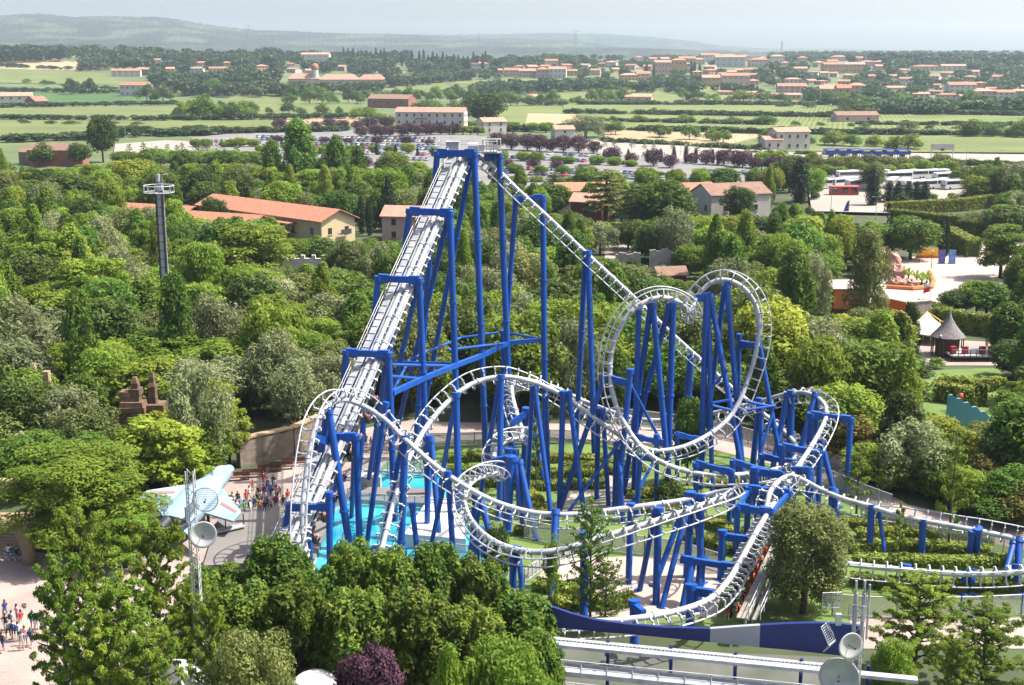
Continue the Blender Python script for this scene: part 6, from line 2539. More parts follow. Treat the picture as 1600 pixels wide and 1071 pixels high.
SH = ['red', 'white', 'black', 'navy', 'blue', 'green', 'grey', 'pink', 'white', 'black', 'red', 'teal', 'beige']
LG = ['denim', 'black', 'white', 'beige', 'navy', 'grey', 'denim']
pr = random.Random(5)
spots = [(395, 768), (412, 762), (418, 768), (428, 766), (385, 790), (390, 784), (398, 800), (404, 778), (408, 790), (416, 790), (418, 800), (424, 782), (428, 790), (433, 783), (437, 778), (376, 800), (382, 806), (370, 808), (392, 806), (406, 804),
         (414, 806), (424, 803), (432, 797), (443, 798), (421, 776), (364, 795), (361, 800), (356, 806), (350, 802), (346, 810), (366, 806), (450, 790), (430, 772), (402, 792), (412, 780), (358, 792), (352, 796), (372, 792), (467, 792), (463, 778)]
for k, (a, b) in enumerate(spots):
    g = G(a, b)
    sh = ['red', 'red', 'white', 'black', 'red', 'white', 'green', 'black', 'grey', 'white', 'black', 'navy', 'white', 'pink', 'grey', 'blue', 'green', 'white', 'white', 'orange', 'black', 'navy', 'red', 'black', 'blue', 'beige', 'white', 'black', 'pink', 'grey'][k % 30]
    person(g, pr.random() * 6.28 if k % 3 == 0 else pr.uniform(2.2, 4.2), sh, LG[pr.randrange(7)], 'walk' if k % 4 == 1 else 'stand', "in the crowd beside the jet", "visitors crowding beside the jet", pack=k % 4 == 2, scale=pr.uniform(.94, 1.06) if k % 7 else .75)
for k, (a, b) in enumerate([(9, 968), (20, 985), (28, 975), (34, 984), (10, 990), (22, 1000), (5, 1020), (40, 1010), (35, 1018), (50, 1012), (58, 990), (66, 984), (14, 1000), (30, 1003), (52, 985), (70, 1000)]):
    g = G(a, b)
    sh = ['navy', 'white', 'pink', 'red', 'black', 'white', 'black', 'pink', 'grey', 'black', 'white', 'blue', 'grey', 'white', 'teal', 'beige'][k]
    person(g, pr.uniform(2.4, 4.0), sh, LG[(k * 3) % 7], 'walk' if k % 3 == 0 else 'stand', "beneath the near plaza's feathery tree", "visitors on the near plaza", pack=k % 4 == 1)
for k, (a, b) in enumerate([(14, 872), (20, 873), (27, 876), (34, 874)]):
    g = G(a, b)
    person(g + Vector((0, 0, .42)), pr.uniform(-.4, .4), ['white', 'navy', 'black', 'blue'][k], 'denim', 'sit', "on the steps of the stone stairway", "visitors resting at the stairway")
for k, (a, b) in enumerate([(541, 716), (572, 700), (580, 705), (587, 697), (590, 708), (1454, 541), (1541, 548), (1410, 384), (1378, 388)]):
    g = G(a, b)
    person(g, pr.uniform(0, 6), ['black', 'navy', 'grey', 'white', 'black', 'beige', 'red', 'white', 'black'][k], LG[k % 7], 'stand', "in the shade behind the lift hill" if k < 5 else "near the witch hat pavilion" if k < 7 else "at the rock planter", "visitors further back")

# ================================================================ trains on the coaster
def car(name_parent, p, t, n, b):
    """one hanging car: bogie, arm, two seats with restraints"""
    m = MB()
    for s in (-1, 1):
        m.beam(p - t * .45 + b * s * GAUGE, p + t * .45 + b * s * GAUGE, .22, .26, up=n)
        for q in (-.35, .35):
            m.cyl(p + t * q + b * (s * GAUGE - .12), p + t * q + b * (s * GAUGE + .12), .16, n=8)
    m.beam(p - b * GAUGE, p + b * GAUGE, .35, .2, up=n)
    m.beam(p, p + n * .75, .3, .3, up=t)
    m.box(p + n * .85, (.9, .9, .16), M=Matrix((b, t, -n)).transposed().to_4x4())
    body = m.build("car", DARK, name_parent)
    R3 = Matrix((b, -t, -n)).transposed()
    for s in (-1, 1):
        m = MB()
        c = p + n * 1.0 + b * s * .5
        m.box(c + n * .75 + t * .05, (.5, .5, .14), M=R3.to_4x4())
        m.box(c + n * .35 - t * .24, (.52, .14, 1.0), M=R3.to_4x4())
        m.box(c - n * .05 - t * .2, (.36, .2, .3), M=R3.to_4x4())
        se = m.build("seat", BLACK, body)
        m = MB()
        for q in (-.14, .14):
            m.tube([c - n * .02 - t * .2 + b * q, c - n * .06 + t * .08 + b * q, c + n * .28 + t * .2 + b * q, c + n * .55 + t * .2 + b * q * .5], .075, 6)
        m.build("shoulder_restraint", REDO, se, smooth=True)
    return [(p + n * 1.0 + b * s * .5 + n * .62, R3) for s in (-1, 1)]


tr1 = thing("coaster_train", LT.lerp(L_END, .8), "train of hanging red padded seats climbing the lift hill", "train")
SEATS = []
Lp = [LT.lerp(L_END, u) - lup * .85 for u in np.linspace(0, 1, 400)]
tot = (L_END - LT).length
upd = -ld
for k in range(9):
    s = .635 + .0445 * k
    p = LT.lerp(L_END, s) - lup * .95
    SEATS.append((k, car(tr1, p, upd, -lup, -lside)))
rp_ = random.Random(3)
for k, L_ in SEATS:
    for i, (q, R3) in enumerate(L_):
        o = person(q, 0, ['white', 'navy', 'red', 'black', 'blue', 'grey', 'green'][rp_.randrange(7)], LG[rp_.randrange(7)], 'sit', "", "riders on the climbing train", label=f"rider in row {['one','two','three','four','five','six','seven','eight','nine'][k]} {'by the catwalk' if i else 'on the outer side'} of the climbing train")
        o.rotation_euler = R3.to_euler()
# second train on the brake run
SP = [f for f in SIDE]
i0 = min(range(len(SP)), key=lambda i: (SP[i][0] - P(1197, 806, 111)).length)
tr2 = thing("coaster_train", SP[i0][0], "train of hanging seats waiting on the brake run beside the walkway", "train")
S2 = []
k = 0
acc = 99
i = i0
while k < 8 and i < len(SP) - 1:
    acc += (SP[i + 1][0] - SP[i][0]).length
    if acc > 2.15:
        acc = 0
        p, t, n, b = SP[i]
        S2.append((k, car(tr2, p + n * (DROP + .12), t, n, b)))
        k += 1
    i += 1
for k, L_ in S2:
    for i, (q, R3) in enumerate(L_):
        if k in (0, 3, 4):
            continue
        o = person(q, 0, ['white', 'black', 'red', 'navy', 'orange'][rp_.randrange(5)], LG[rp_.randrange(7)], 'sit', "", "riders on the waiting train", label=f"rider in row {['one','two','three','four','five','six','seven','eight'][k]} {'by the walkway' if i else 'on the outer side'} of the waiting train")
        o.rotation_euler = R3.to_euler()
for (sh, lg, pose, pack, place), L_ in PUSED.items():
    if not place:
        continue
    for i, o in enumerate(sorted(L_, key=lambda o: o.location.x)):
        verb = {'stand': 'standing', 'walk': 'walking', 'sit': 'sitting'}[pose]
        o["label"] = " ".join(f"{ORD[i]} person in {sh} top, {lg} {'trousers' if lg in ('denim', 'black') else 'shorts'}{' and backpack' if pack else ''} {verb} {place}".split())

# ================================================================ vehicles
PAINTS = {'silver': (.30, .31, .33), 'white': (.52, .52, .51), 'black': (.02, .02, .024), 'grey': (.16, .165, .17), 'blue': (.04, .09, .28), 'red': (.36, .03, .03), 'dark blue': (.02, .03, .09), 'beige': (.42, .37, .28)}
PM_ = {}
for nme, c in PAINTS.items():
    mm = mat("car paint " + nme, c, tuple(x * .92 for x in c), 1.0, .28, spec=.6)
    mm.node_tree.nodes["Principled BSDF"].inputs["Coat Weight"].default_value = .5
    PM_[nme] = mm
TINT = mat("tinted glass", (.02, .025, .03), (.015, .018, .022), 1, .08, spec=.8)
TYRE = mat("tyre", (.018, .018, .018), (.012, .012, .012), 4, .8)


def car_mesh(nme, style):
    m = MB()
    L, W_, = (4.2, 1.75) if style == 0 else (4.6, 1.8) if style == 1 else (3.7, 1.65)
    bl = .62
    # lower body as lofted sections along y
    ss = [(-L / 2, .62, .34, .60), (-L / 2 + .15, .84, .24, .78), (-L * .25, .875, .22, .86), (L * .1, .875, .22, .90), (L * .42, .86, .24, .92), (L / 2, .76, .36, .80)]
    vs, fs = [], []
    for y, hw, z0, z1 in ss:
        hw *= W_ / 1.75
        vs += [(-hw, y, z0), (hw, y, z0), (hw, y, z1 - .1), (hw * .93, y, z1), (-hw * .93, y, z1), (-hw, y, z1 - .1)]
    for j in range(len(ss) - 1):
        for i in range(6):
            fs.append((j * 6 + i, j * 6 + (i + 1) % 6, (j + 1) * 6 + (i + 1) % 6, (j + 1) * 6 + i))
    fs += [(5, 4, 3, 2, 1, 0), tuple(range((len(ss) - 1) * 6, len(ss) * 6))]
    m.add(vs, fs, 0)
    # cabin: glass sides, painted roof
    rear = L * .46 if style != 1 else L * .30
    y = [-L * .22, -L * .07, rear - .45, rear]
    ht = 1.45
    hw0, hw1 = .80 * W_ / 1.75, .62 * W_ / 1.75
    vs = [(-hw0, y[0], .87), (hw0, y[0], .87), (hw0, y[3], .9), (-hw0, y[3], .9), (-hw1, y[1], ht - .05), (hw1, y[1], ht - .05), (hw1, y[2], ht), (-hw1, y[2], ht)]
    m.add(vs, [(0, 1, 5, 4), (1, 2, 6, 5), (2, 3, 7, 6), (3, 0, 4, 7)], 1)
    m.add([(-hw1 * 1.03, y[1] - .03, ht - .04), (hw1 * 1.03, y[1] - .03, ht - .04), (hw1 * 1.03, y[2] + .03, ht + .01), (-hw1 * 1.03, y[2] + .03, ht + .01), (-hw1 * .9, y[1] + .1, ht + .03), (hw1 * .9, y[1] + .1, ht + .03), (hw1 * .9, y[2] - .1, ht + .06), (-hw1 * .9, y[2] - .1, ht + .06)],
          [(0, 1, 5, 4), (1, 2, 6, 5), (2, 3, 7, 6), (3, 0, 4, 7), (4, 5, 6, 7), (3, 2, 1, 0)], 0)
    for sx in (-1, 1):
        for yy in (-L * .31, L * .3):
            m.cyl((sx * (W_ / 2 - .18), yy, .31), (sx * (W_ / 2 + .01), yy, .31), .31, n=10, mi=2)
        m.beam((sx * hw0 * .99, y[1] + .6, .9), (sx * hw1 * 1.02, y[1] + .7, ht - .02), .06, .09, mi=0)
    o = m.build("parked_car", [PM_[nme], TINT, TYRE])
    me = o.data
    bpy.data.objects.remove(o)
    return me


CARM = {(n_, s_): car_mesh(n_, s_) for n_ in PAINTS for s_ in range(3)}
STY = ['hatchback', 'saloon', 'small car']
cr = random.Random(9)
CARS = {}
NCAR = [0]


def car_row(p0, p1, place, skip=.12, pitch=2.7, flip=False, lim=400, zz=.95):
    a, b = G(*p0), G(*p1)
    L = (b - a).length
    d = (b - a).normalized()
    ang = math.atan2(d.y, d.x)
    for k in range(int(L / pitch)):
        if cr.random() < skip or NCAR[0] >= lim:
            continue
        q = a + d * (k * pitch + cr.uniform(-.15, .15))
        n_ = cr.choice(['silver'] * 5 + ['white'] * 4 + ['black'] * 3 + ['grey'] * 4 + ['blue'] * 2 + ['red'] + ['dark blue'] * 2 + ['beige'])
        s_ = cr.randrange(3)
        o = bpy.data.objects.new("parked_car", CARM[(n_, s_)])
        COL.link(o)
        o.location = (q.x, q.y, zz)
        o.rotation_euler = (0, 0, ang + cr.uniform(-.04, .04) + (math.pi if cr.random() < .5 else 0))
        lab(o, None, "car", "cars in the packed car park")
        CARS.setdefault((n_, s_, place), []).append(o)
        NCAR[0] += 1


car_row((404, 232), (690, 238), "in the front row west of the lift summit", zz=.95)
car_row((404, 228), (690, 233), "in the second row west of the lift summit", zz=.95)
car_row((404, 222), (690, 226), "in the third row west of the lift summit", zz=.95)
car_row((404, 218), (690, 221), "in the fourth row west of the lift summit", zz=.95)
car_row((305, 231), (400, 229), "in the row beyond the empty paved lot", zz=.95)
car_row((305, 226), (400, 224), "in the rear row beyond the empty paved lot", zz=.95)
car_row((480, 250), (680, 255), "in the row behind the purple trees by the lift", skip=.3, zz=.95)
car_row((490, 243), (680, 247), "in the upper row behind the purple trees by the lift", skip=.3, zz=.95)
car_row((772, 250), (1000, 262), "in the row under the purple plum line", skip=.35, zz=1.0)
car_row((772, 242), (960, 250), "in the upper row under the purple plum line", skip=.4, zz=1.0)
car_row((780, 276), (1180, 292), "in the row nearest the orange roofs", skip=.2, zz=1.0)
car_row((790, 268), (1060, 280), "in the second row behind the orange roofs", skip=.25, zz=1.0)
car_row((1090, 278), (1185, 276), "in the short row beside the coach park", skip=.2, zz=1.0)
for k, (a, b, pl) in enumerate([((2, 284), (40, 290), "by the brick ruin"), ((528, 276), (600, 280), "on the lane under the purple trees")]):
    car_row(a, b, pl, skip=.3, zz=.95 if k else .02, pitch=5)
for (n_, s_, pl), L_ in CARS.items():
    for i, o in enumerate(sorted(L_, key=lambda o: o.location.x)):
        o["label"] = " ".join(f"{ORD[i]} {n_} {STY[s_]} {pl}".split())

# coaches
BUSW = mat("coach white", (.48, .48, .48), (.42, .42, .42), .6, .3, spec=.6)


def coach():
    root = thing("coach", (0, 0, 0), "x", "coach", "coaches in the coach park")
    m = MB()
    ss = [(-6.0, 1.05, .5, 2.9), (-5.85, 1.22, .4, 3.25), (-5.3, 1.25, .35, 3.4), (5.7, 1.25, .35, 3.4), (6.0, 1.15, .5, 3.2)]
    vs, fs = [], []
    for y, hw, z0, z1 in ss:
        vs += [(-hw, y, z0), (hw, y, z0), (hw, y, z1 - .25), (hw * .88, y, z1), (-hw * .88, y, z1), (-hw, y, z1 - .25)]
    for j in range(len(ss) - 1):
        for i in range(6):
            fs.append((j * 6 + i, j * 6 + (i + 1) % 6, (j + 1) * 6 + (i + 1) % 6, (j + 1) * 6 + i))
    fs += [(5, 4, 3, 2, 1, 0), tuple(range((len(ss) - 1) * 6, len(ss) * 6))]
    m.add(vs, fs)
    body = m.build("body", BUSW, root)
    for s in (-1, 1):
        m = MB()
        m.box((s * 1.262, .1, 2.35), (.03, 11.0, 1.0))
        m.build("side_window", TINT, root)
        for yy in (-3.9, 2.6, 3.9):
            m = MB()
            m.cyl((s * .95, yy, .48), (s * 1.27, yy, .48), .48, n=12)
            m.build("wheel", TYRE, root, auto=40)
    m = MB()
    m.add([(-1.12, -6.03, 1.15), (1.12, -6.03, 1.15), (1.08, -5.93, 2.95), (-1.08, -5.93, 2.95), (-1.12, -5.9, 1.15), (1.12, -5.9, 1.15), (1.08, -5.8, 2.95), (-1.08, -5.8, 2.95)], [(0, 1, 2, 3), (1, 5, 6, 2), (4, 0, 3, 7), (3, 2, 6, 7), (0, 4, 5, 1)])
    m.build("windscreen", TINT, root)
    m = MB()
    m.box((0, .5, 3.5), (1.7, 2.6, .22))
    m.build("roof_unit", BUSW, root)
    return root


c0 = coach()
for i, (px_, py_, rz_) in enumerate([(1290, 299, -1.05), (1318, 297, -.95), (1345, 300, -1.2), (1372, 298, -.5), (1393, 298, -.45), (1412, 299, -.45), (1440, 301, -1.1), (1470, 299, -1.1), (1494, 300, -1.15),
                                     (1330, 285, -1.3), (1365, 284, -1.3), (1425, 284, -1.3), (1458, 283, -1.3), (1480, 288, -1.2), (1400, 287, -1.3)]):
    o = c0 if i == 0 else copy_tree(c0)
    g = G(px_, py_)
    o.location = (g.x, g.y, .95)
    o.rotation_euler = (0, 0, rz_)
    o["label"] = ["white coach at the west end of the front coach row", "white coach second along the front coach row", "white coach with its flank to the red kiosk", "white coach nosing out behind the tall cypress", "second white coach nosing out behind the tall cypress", "third white coach nosing out beside the tall cypress",
                  "white coach above the clipped cone trees", "second white coach above the clipped cone trees", "white coach at the east end of the front coach row", "white coach at the west end of the rear coach row", "white coach second along the rear coach row",
                  "white coach fourth along the rear coach row", "white coach fifth along the rear coach row", "white coach at the east end of the rear coach row", "white coach third along the rear coach row"][i]
g = G(1318, 309)
rk = thing("red_kiosk", g, "red kiosk container with glazed sides beside the coaches", "kiosk")
m = MB()
m.box(g + Vector((0, 0, 2.3)), (9, 3, 2.6))
m.build("wall", mat("kiosk red", (.40, .03, .03), (.33, .02, .02), .8, .5), rk)
for xx in (-3, 0, 3):
    m = MB()
    m.box(g + Vector((xx, -1.54, 2.4)), (1.9, .1, 1.6))
    m.build("window", TINT, rk)
m = MB()
m.box(g + Vector((0, 0, 3.7)), (9.4, 3.4, .2))
m.build("roof", mat("kiosk roof", (.45, .10, .08), None, 1, .6), rk)
# toll canopies
BLUEC = mat("canopy blue", (.02, .045, .26), (.015, .032, .19), .6, .5)
tc_ = None
for i in range(7):
    g = G(1298 + 18.5 * i, 249 + (i > 2) * 1.5)
    if tc_ is None:
        tc_ = thing("toll_canopy", g, "x", "canopy", "blue toll canopies by the entrance road")
        m = MB()
        vs, fs = [], []
        n = 8
        for j in range(n + 1):
            a = math.pi * j / n
            for y in (-2.4, 2.4):
                vs += [(g.x + 3.15 * math.cos(a), g.y + y, 3.0 + .95 * math.sin(a) + .95), (g.x + 3.15 * math.cos(a), g.y + y, 2.75 + .95 * math.sin(a) + .95)]
        for j in range(n):
            q = j * 4
            fs += [(q, q + 2, q + 6, q + 4), (q + 1, q + 5, q + 7, q + 3), (q, q + 4, q + 5, q + 1), (q + 2, q + 3, q + 7, q + 6)]
        fs += [(0, 1, 3, 2), (n * 4, n * 4 + 2, n * 4 + 3, n * 4 + 1)]
        m.add(vs, fs)
        m.build("barrel_roof", BLUEC, tc_)
        m = MB()
        m.box(g + Vector((0, -2.3, 3.3)), (6.1, .15, 1.5))
        m.build("front_board", BLUEC, tc_)
        m = MB()
        m.box(g + Vector((0, 0, 2.1)), (1.8, 3, 2.4))
        m.build("booth", BLUEC, tc_)
        for sx in (-2.6, 2.6):
            for sy in (-2.1, 2.1):
                m = MB()
                m.cyl(g + Vector((sx, sy, .9)), g + Vector((sx, sy, 3.7)), .12, n=6)
                m.build("post", WHITE, tc_)
        o = tc_
    else:
        o = copy_tree(tc_)
        o.location = g
    o["label"] = ["blue barrel canopy closest in line to the white two storey house", "second blue barrel canopy from the white two storey house", "third blue barrel canopy from the white two storey house", "middle blue barrel canopy of the toll row", "third blue barrel canopy before the white gantry", "second blue barrel canopy before the white gantry", "last blue barrel canopy before the white gantry"][i]
    if i == 3:
        o["label"] = "fourth blue barrel canopy, the middle one of the toll row"
g = G(1471, 253)
gs = thing("sign_gantry", g, "wide white sign panel on two posts over the entrance road", "sign")
Wg = 36 / F * proj(g)[2]
m = MB()
m.box(g + Vector((0, 0, 6.4)), (Wg, .4, 2.6))
m.build("panel", OFFW, gs)
m = MB()
m.box(g + Vector((0, -.25, 5.2)), (1.6, .2, .9))
m.build("dark_plate", DARK, gs)
for sx in (-.47, .47):
    m = MB()
    m.cyl(g + Vector((Wg * sx, 0, 0)), g + Vector((Wg * sx, 0, 5.2)), .22, n=8)
    m.build("post", OFFW, gs)
# long low canopy at the car park edge
a, b = G(1086, 282), G(1196, 291)
lw = thing("walkway_canopy", a, "long dark walkway canopy at the edge of the car park", "canopy")
m = MB()
m.beam(a + Vector((0, 0, 4.2)), b + Vector((0, 0, 4.2)), 3, .35)
m.build("roof", DARK, lw)
for k in range(6):
    q = a.lerp(b, k / 5)
    m = MB()
    m.cyl(q, q + Vector((0, 0, 4)), .12, n=6)
    m.build("post", DARK, lw)

# car park and road lamps
LAMPS = [(238, 239, 178), (196, 216, 168), (330, 200, 178), (395, 200, 172), (705, 222, 178), (738, 225, 178), (812, 230, 185), (880, 232, 200), (914, 236, 190), (948, 246, 210), (986, 245, 215), (1022, 241, 207), (1063, 246, 218), (1100, 246, 220), (1148, 243, 212), (1172, 243, 212), (535, 238, 200), (620, 240, 196), (478, 236, 205), (578, 215, 180), (1300, 300, 262), (1385, 292, 262), (1298, 332, 295), (1368, 345, 308), (1508, 270, 230), (1560, 272, 235), (1230, 262, 225)]
for k, (px_, pb, pt) in enumerate(LAMPS):
    g = G(px_, pb)
    h = max(6, min(11, P(px_, pt, g.y).z))
    t = thing("lamp_post", g, None, "lamp post", "lamp posts round the car parks")
    m = MB()
    m.cyl(g, g + Vector((0, 0, h)), .11, .06, 6)
    m.beam(g + Vector((-.9, 0, h)), g + Vector((.9, 0, h)), .08, .08)
    m.build("post", GREY, t, auto=40)
    for s in (-1, 1):
        m = MB()
        m.box(g + Vector((s * 1.0, 0, h)), (.8, .35, .14))
        m.build("lamp_head", DIRTY, t)
    zone = "on the empty paved lot" if px_ < 420 else "over the packed cars west of the lift summit" if px_ < 720 else "along the purple plum line" if px_ < 1000 else "on the tan overflow lot" if px_ < 1240 else "round the coach park"
    i = sum(1 for (a_, b_, c_) in LAMPS[:k] if (a_ < 420) == (px_ < 420) and (420 <= a_ < 720) == (420 <= px_ < 720) and (720 <= a_ < 1000) == (720 <= px_ < 1000) and (1000 <= a_ < 1240) == (1000 <= px_ < 1240))
    t["label"] = " ".join(f"{ORD[i]} tall twin headed lamp post {zone}".split())
# pylons on the plain
for k, (px_, top, D_, lb) in enumerate([(900, 48, 3600, "tall lattice pylon behind the upper village roofs"), (388, 39, 3900, "lattice pylon against the western hill"), (748, 52, 4200, "slender pylon between the two dark cypress groups"), (602, 54, 4300, "slender pylon above the tall cypress grove"), (437, 50, 4400, "small pylon beside the lattice pylon of the western hill"), (1222, 64, 4000, "slender pylon over the middle village"), (93, 40, 4200, "slender pylon in the fields before the western hill"), (1574, 84, 3000, "short pylon behind the eastern warehouses")]):
    p = P(px_, top, D_)
    z = terrain(p.x, D_)
    t = thing("pylon", (p.x, D_, z), lb, "pylon")
    H = p.z - z
    m = MB()
    w_ = H * .075
    for x, y in ((-1, -1), (1, -1), (1, 1), (-1, 1)):
        m.beam((p.x + x * w_, D_ + y * w_, z), (p.x + x * .5, D_ + y * .5, z + H), .55, .55)
    for j in range(8):
        za, zb = z + H * j / 8, z + H * (j + 1) / 8
        wa = w_ * (1 - j / 8) + .5 * j / 8
        wb = w_ * (1 - (j + 1) / 8) + .5 * (j + 1) / 8
        m.beam((p.x - wa, D_ - wa, za), (p.x + wb, D_ - wb, zb), .35, .35)
        m.beam((p.x + wa, D_ - wa, za), (p.x - wb, D_ - wb, zb), .35, .35)
    for u in (.78, .88, .97):
        m.beam((p.x - H * .14, D_, z + H * u), (p.x + H * .14, D_, z + H * u), .5, .5)
    m.build("lattice_frame", GREY, t)
# ================================================================ planting
# sight lines that trees in front must leave open: (px0, px1, lowest photo row kept clear, depth of what is seen)
KEEP = [(572, 640, 376, 341), (548, 592, 374, 338), (1226, 1296, 322, 408), (1344, 1390, 348, 395), (918, 980, 345, 350), (980, 1024, 340, 340), (446, 562, 371, 320), (300, 452, 342, 318), (200, 245, 322, 343), (619, 661, 366, 318), (868, 948, 332, 358), (1096, 1192, 336, 342), (1040, 1112, 305, 360),
        (249, 277, 436, 213), (188, 244, 655, 147), (38, 80, 583, 156), (376, 492, 690, 153), (40, 150, 672, 134), (1436, 1535, 556, 201), (370, 456, 722, 136), (176, 420, 255, 470), (400, 700, 262, 455), (745, 1190, 288, 425), (1190, 1262, 238, 600),
        (1266, 1500, 300, 430), (1288, 1358, 334, 372), (1396, 1560, 476, 226), (1297, 1340, 494, 216), (1340, 1455, 486, 214), (1450, 1535, 556, 188), (1478, 1534, 652, 158), (560, 640, 724, 138), (420, 512, 418, 266),
        (960, 1052, 412, 268), (1026, 1070, 436, 252), (944, 988, 402, 290), (36, 145, 256, 540), (0, 200, 215, 640), (1436, 1500, 415, 255), (1380, 1460, 425, 246), (1402, 1530, 395, 285), (590, 740, 262, 440), (640, 960, 236, 560), (205, 460, 205, 700), (940, 1200, 262, 520),
        (1280, 1420, 252, 590), (1450, 1492, 252, 580), (1290, 1420, 812, 108), (30, 80, 262, 520)]
NO = [  # ground kept free of random trees (photo polygons)
    [(300, 900), (345, 800), (370, 735), (460, 708), (560, 665), (640, 648), (960, 655), (1110, 668), (1260, 702), (1345, 735), (1440, 790), (1640, 840), (1640, 1080), (-50, 1080), (-50, 858), (140, 870)],
    [(1290, 520), (1290, 440), (1380, 440), (1395, 415), (1440, 405), (1530, 365), (1640, 370), (1640, 440), (1560, 480), (1540, 570), (1440, 570)],
    [(1440, 690), (1560, 700), (1600, 640), (1560, 575), (1440, 580), (1410, 620)],
    [(1288, 340), (1360, 340), (1360, 300), (1520, 310), (1520, 268), (1262, 268), (1270, 300)],
    [(140, 266), (700, 275), (700, 200), (140, 214)], [(690, 302), (1196, 298), (1210, 240), (930, 220), (690, 210)], [(1200, 262), (1640, 262), (1640, 240), (1200, 240)],
    [(30, 272), (150, 272), (150, 250), (30, 250)], [(1380, 410), (1560, 385), (1560, 320), (1380, 325)],
]
BLD = [(-42.7, 140, 4, 0, 4), (-57, 150, 3, 0, 3), (-61.5, 329.5, 30, -43, 9), (-73.5, 321, 14, -25, 8), (-98, 347, 15, -22, 8), (-26, 318, 8, -10, 7), (21, 380, 9, 8, 7), (22, 358, 6, -20, 6), (50.5, 372, 9, 22, 7), (61, 356, 11, 20, 8), (-61, 214, 3, 0, 3)]


def inpoly(x, y, poly):
    c = False
    j = len(poly) - 1
    for i in range(len(poly)):
        xi, yi = poly[i]
        xj, yj = poly[j]
        if (yi > y) != (yj > y) and x < (xj - xi) * (y - yi) / (yj - yi) + xi:
            c = not c
        j = i
    return c


def clearheight(x, y, h, wd):
    """tallest tree allowed at (x, y) by the sight lines"""
    fx, fy, dep = proj((x, y, h * .6))
    hw = wd / 2 * F / dep
    for a, b, row, Yo in KEEP:
        if y < Yo and fx + hw * .8 > a and fx - hw * .8 < b:
            zmax = P(fx, row, y).z
            h = min(h, zmax)
    return h


def free(x, y):
    fx, fy, _ = proj((x, y, 0))
    for pl in NO:
        if inpoly(fx, fy, pl):
            return False
    for bx, by, hl, rz, hw in BLD:
        c, s = math.cos(math.radians(-rz)), math.sin(math.radians(-rz))
        dx, dy = x - bx, y - by
        if abs(dx * c - dy * s) < hl + 2 and abs(dx * s + dy * c) < hw:
            return False
    return True


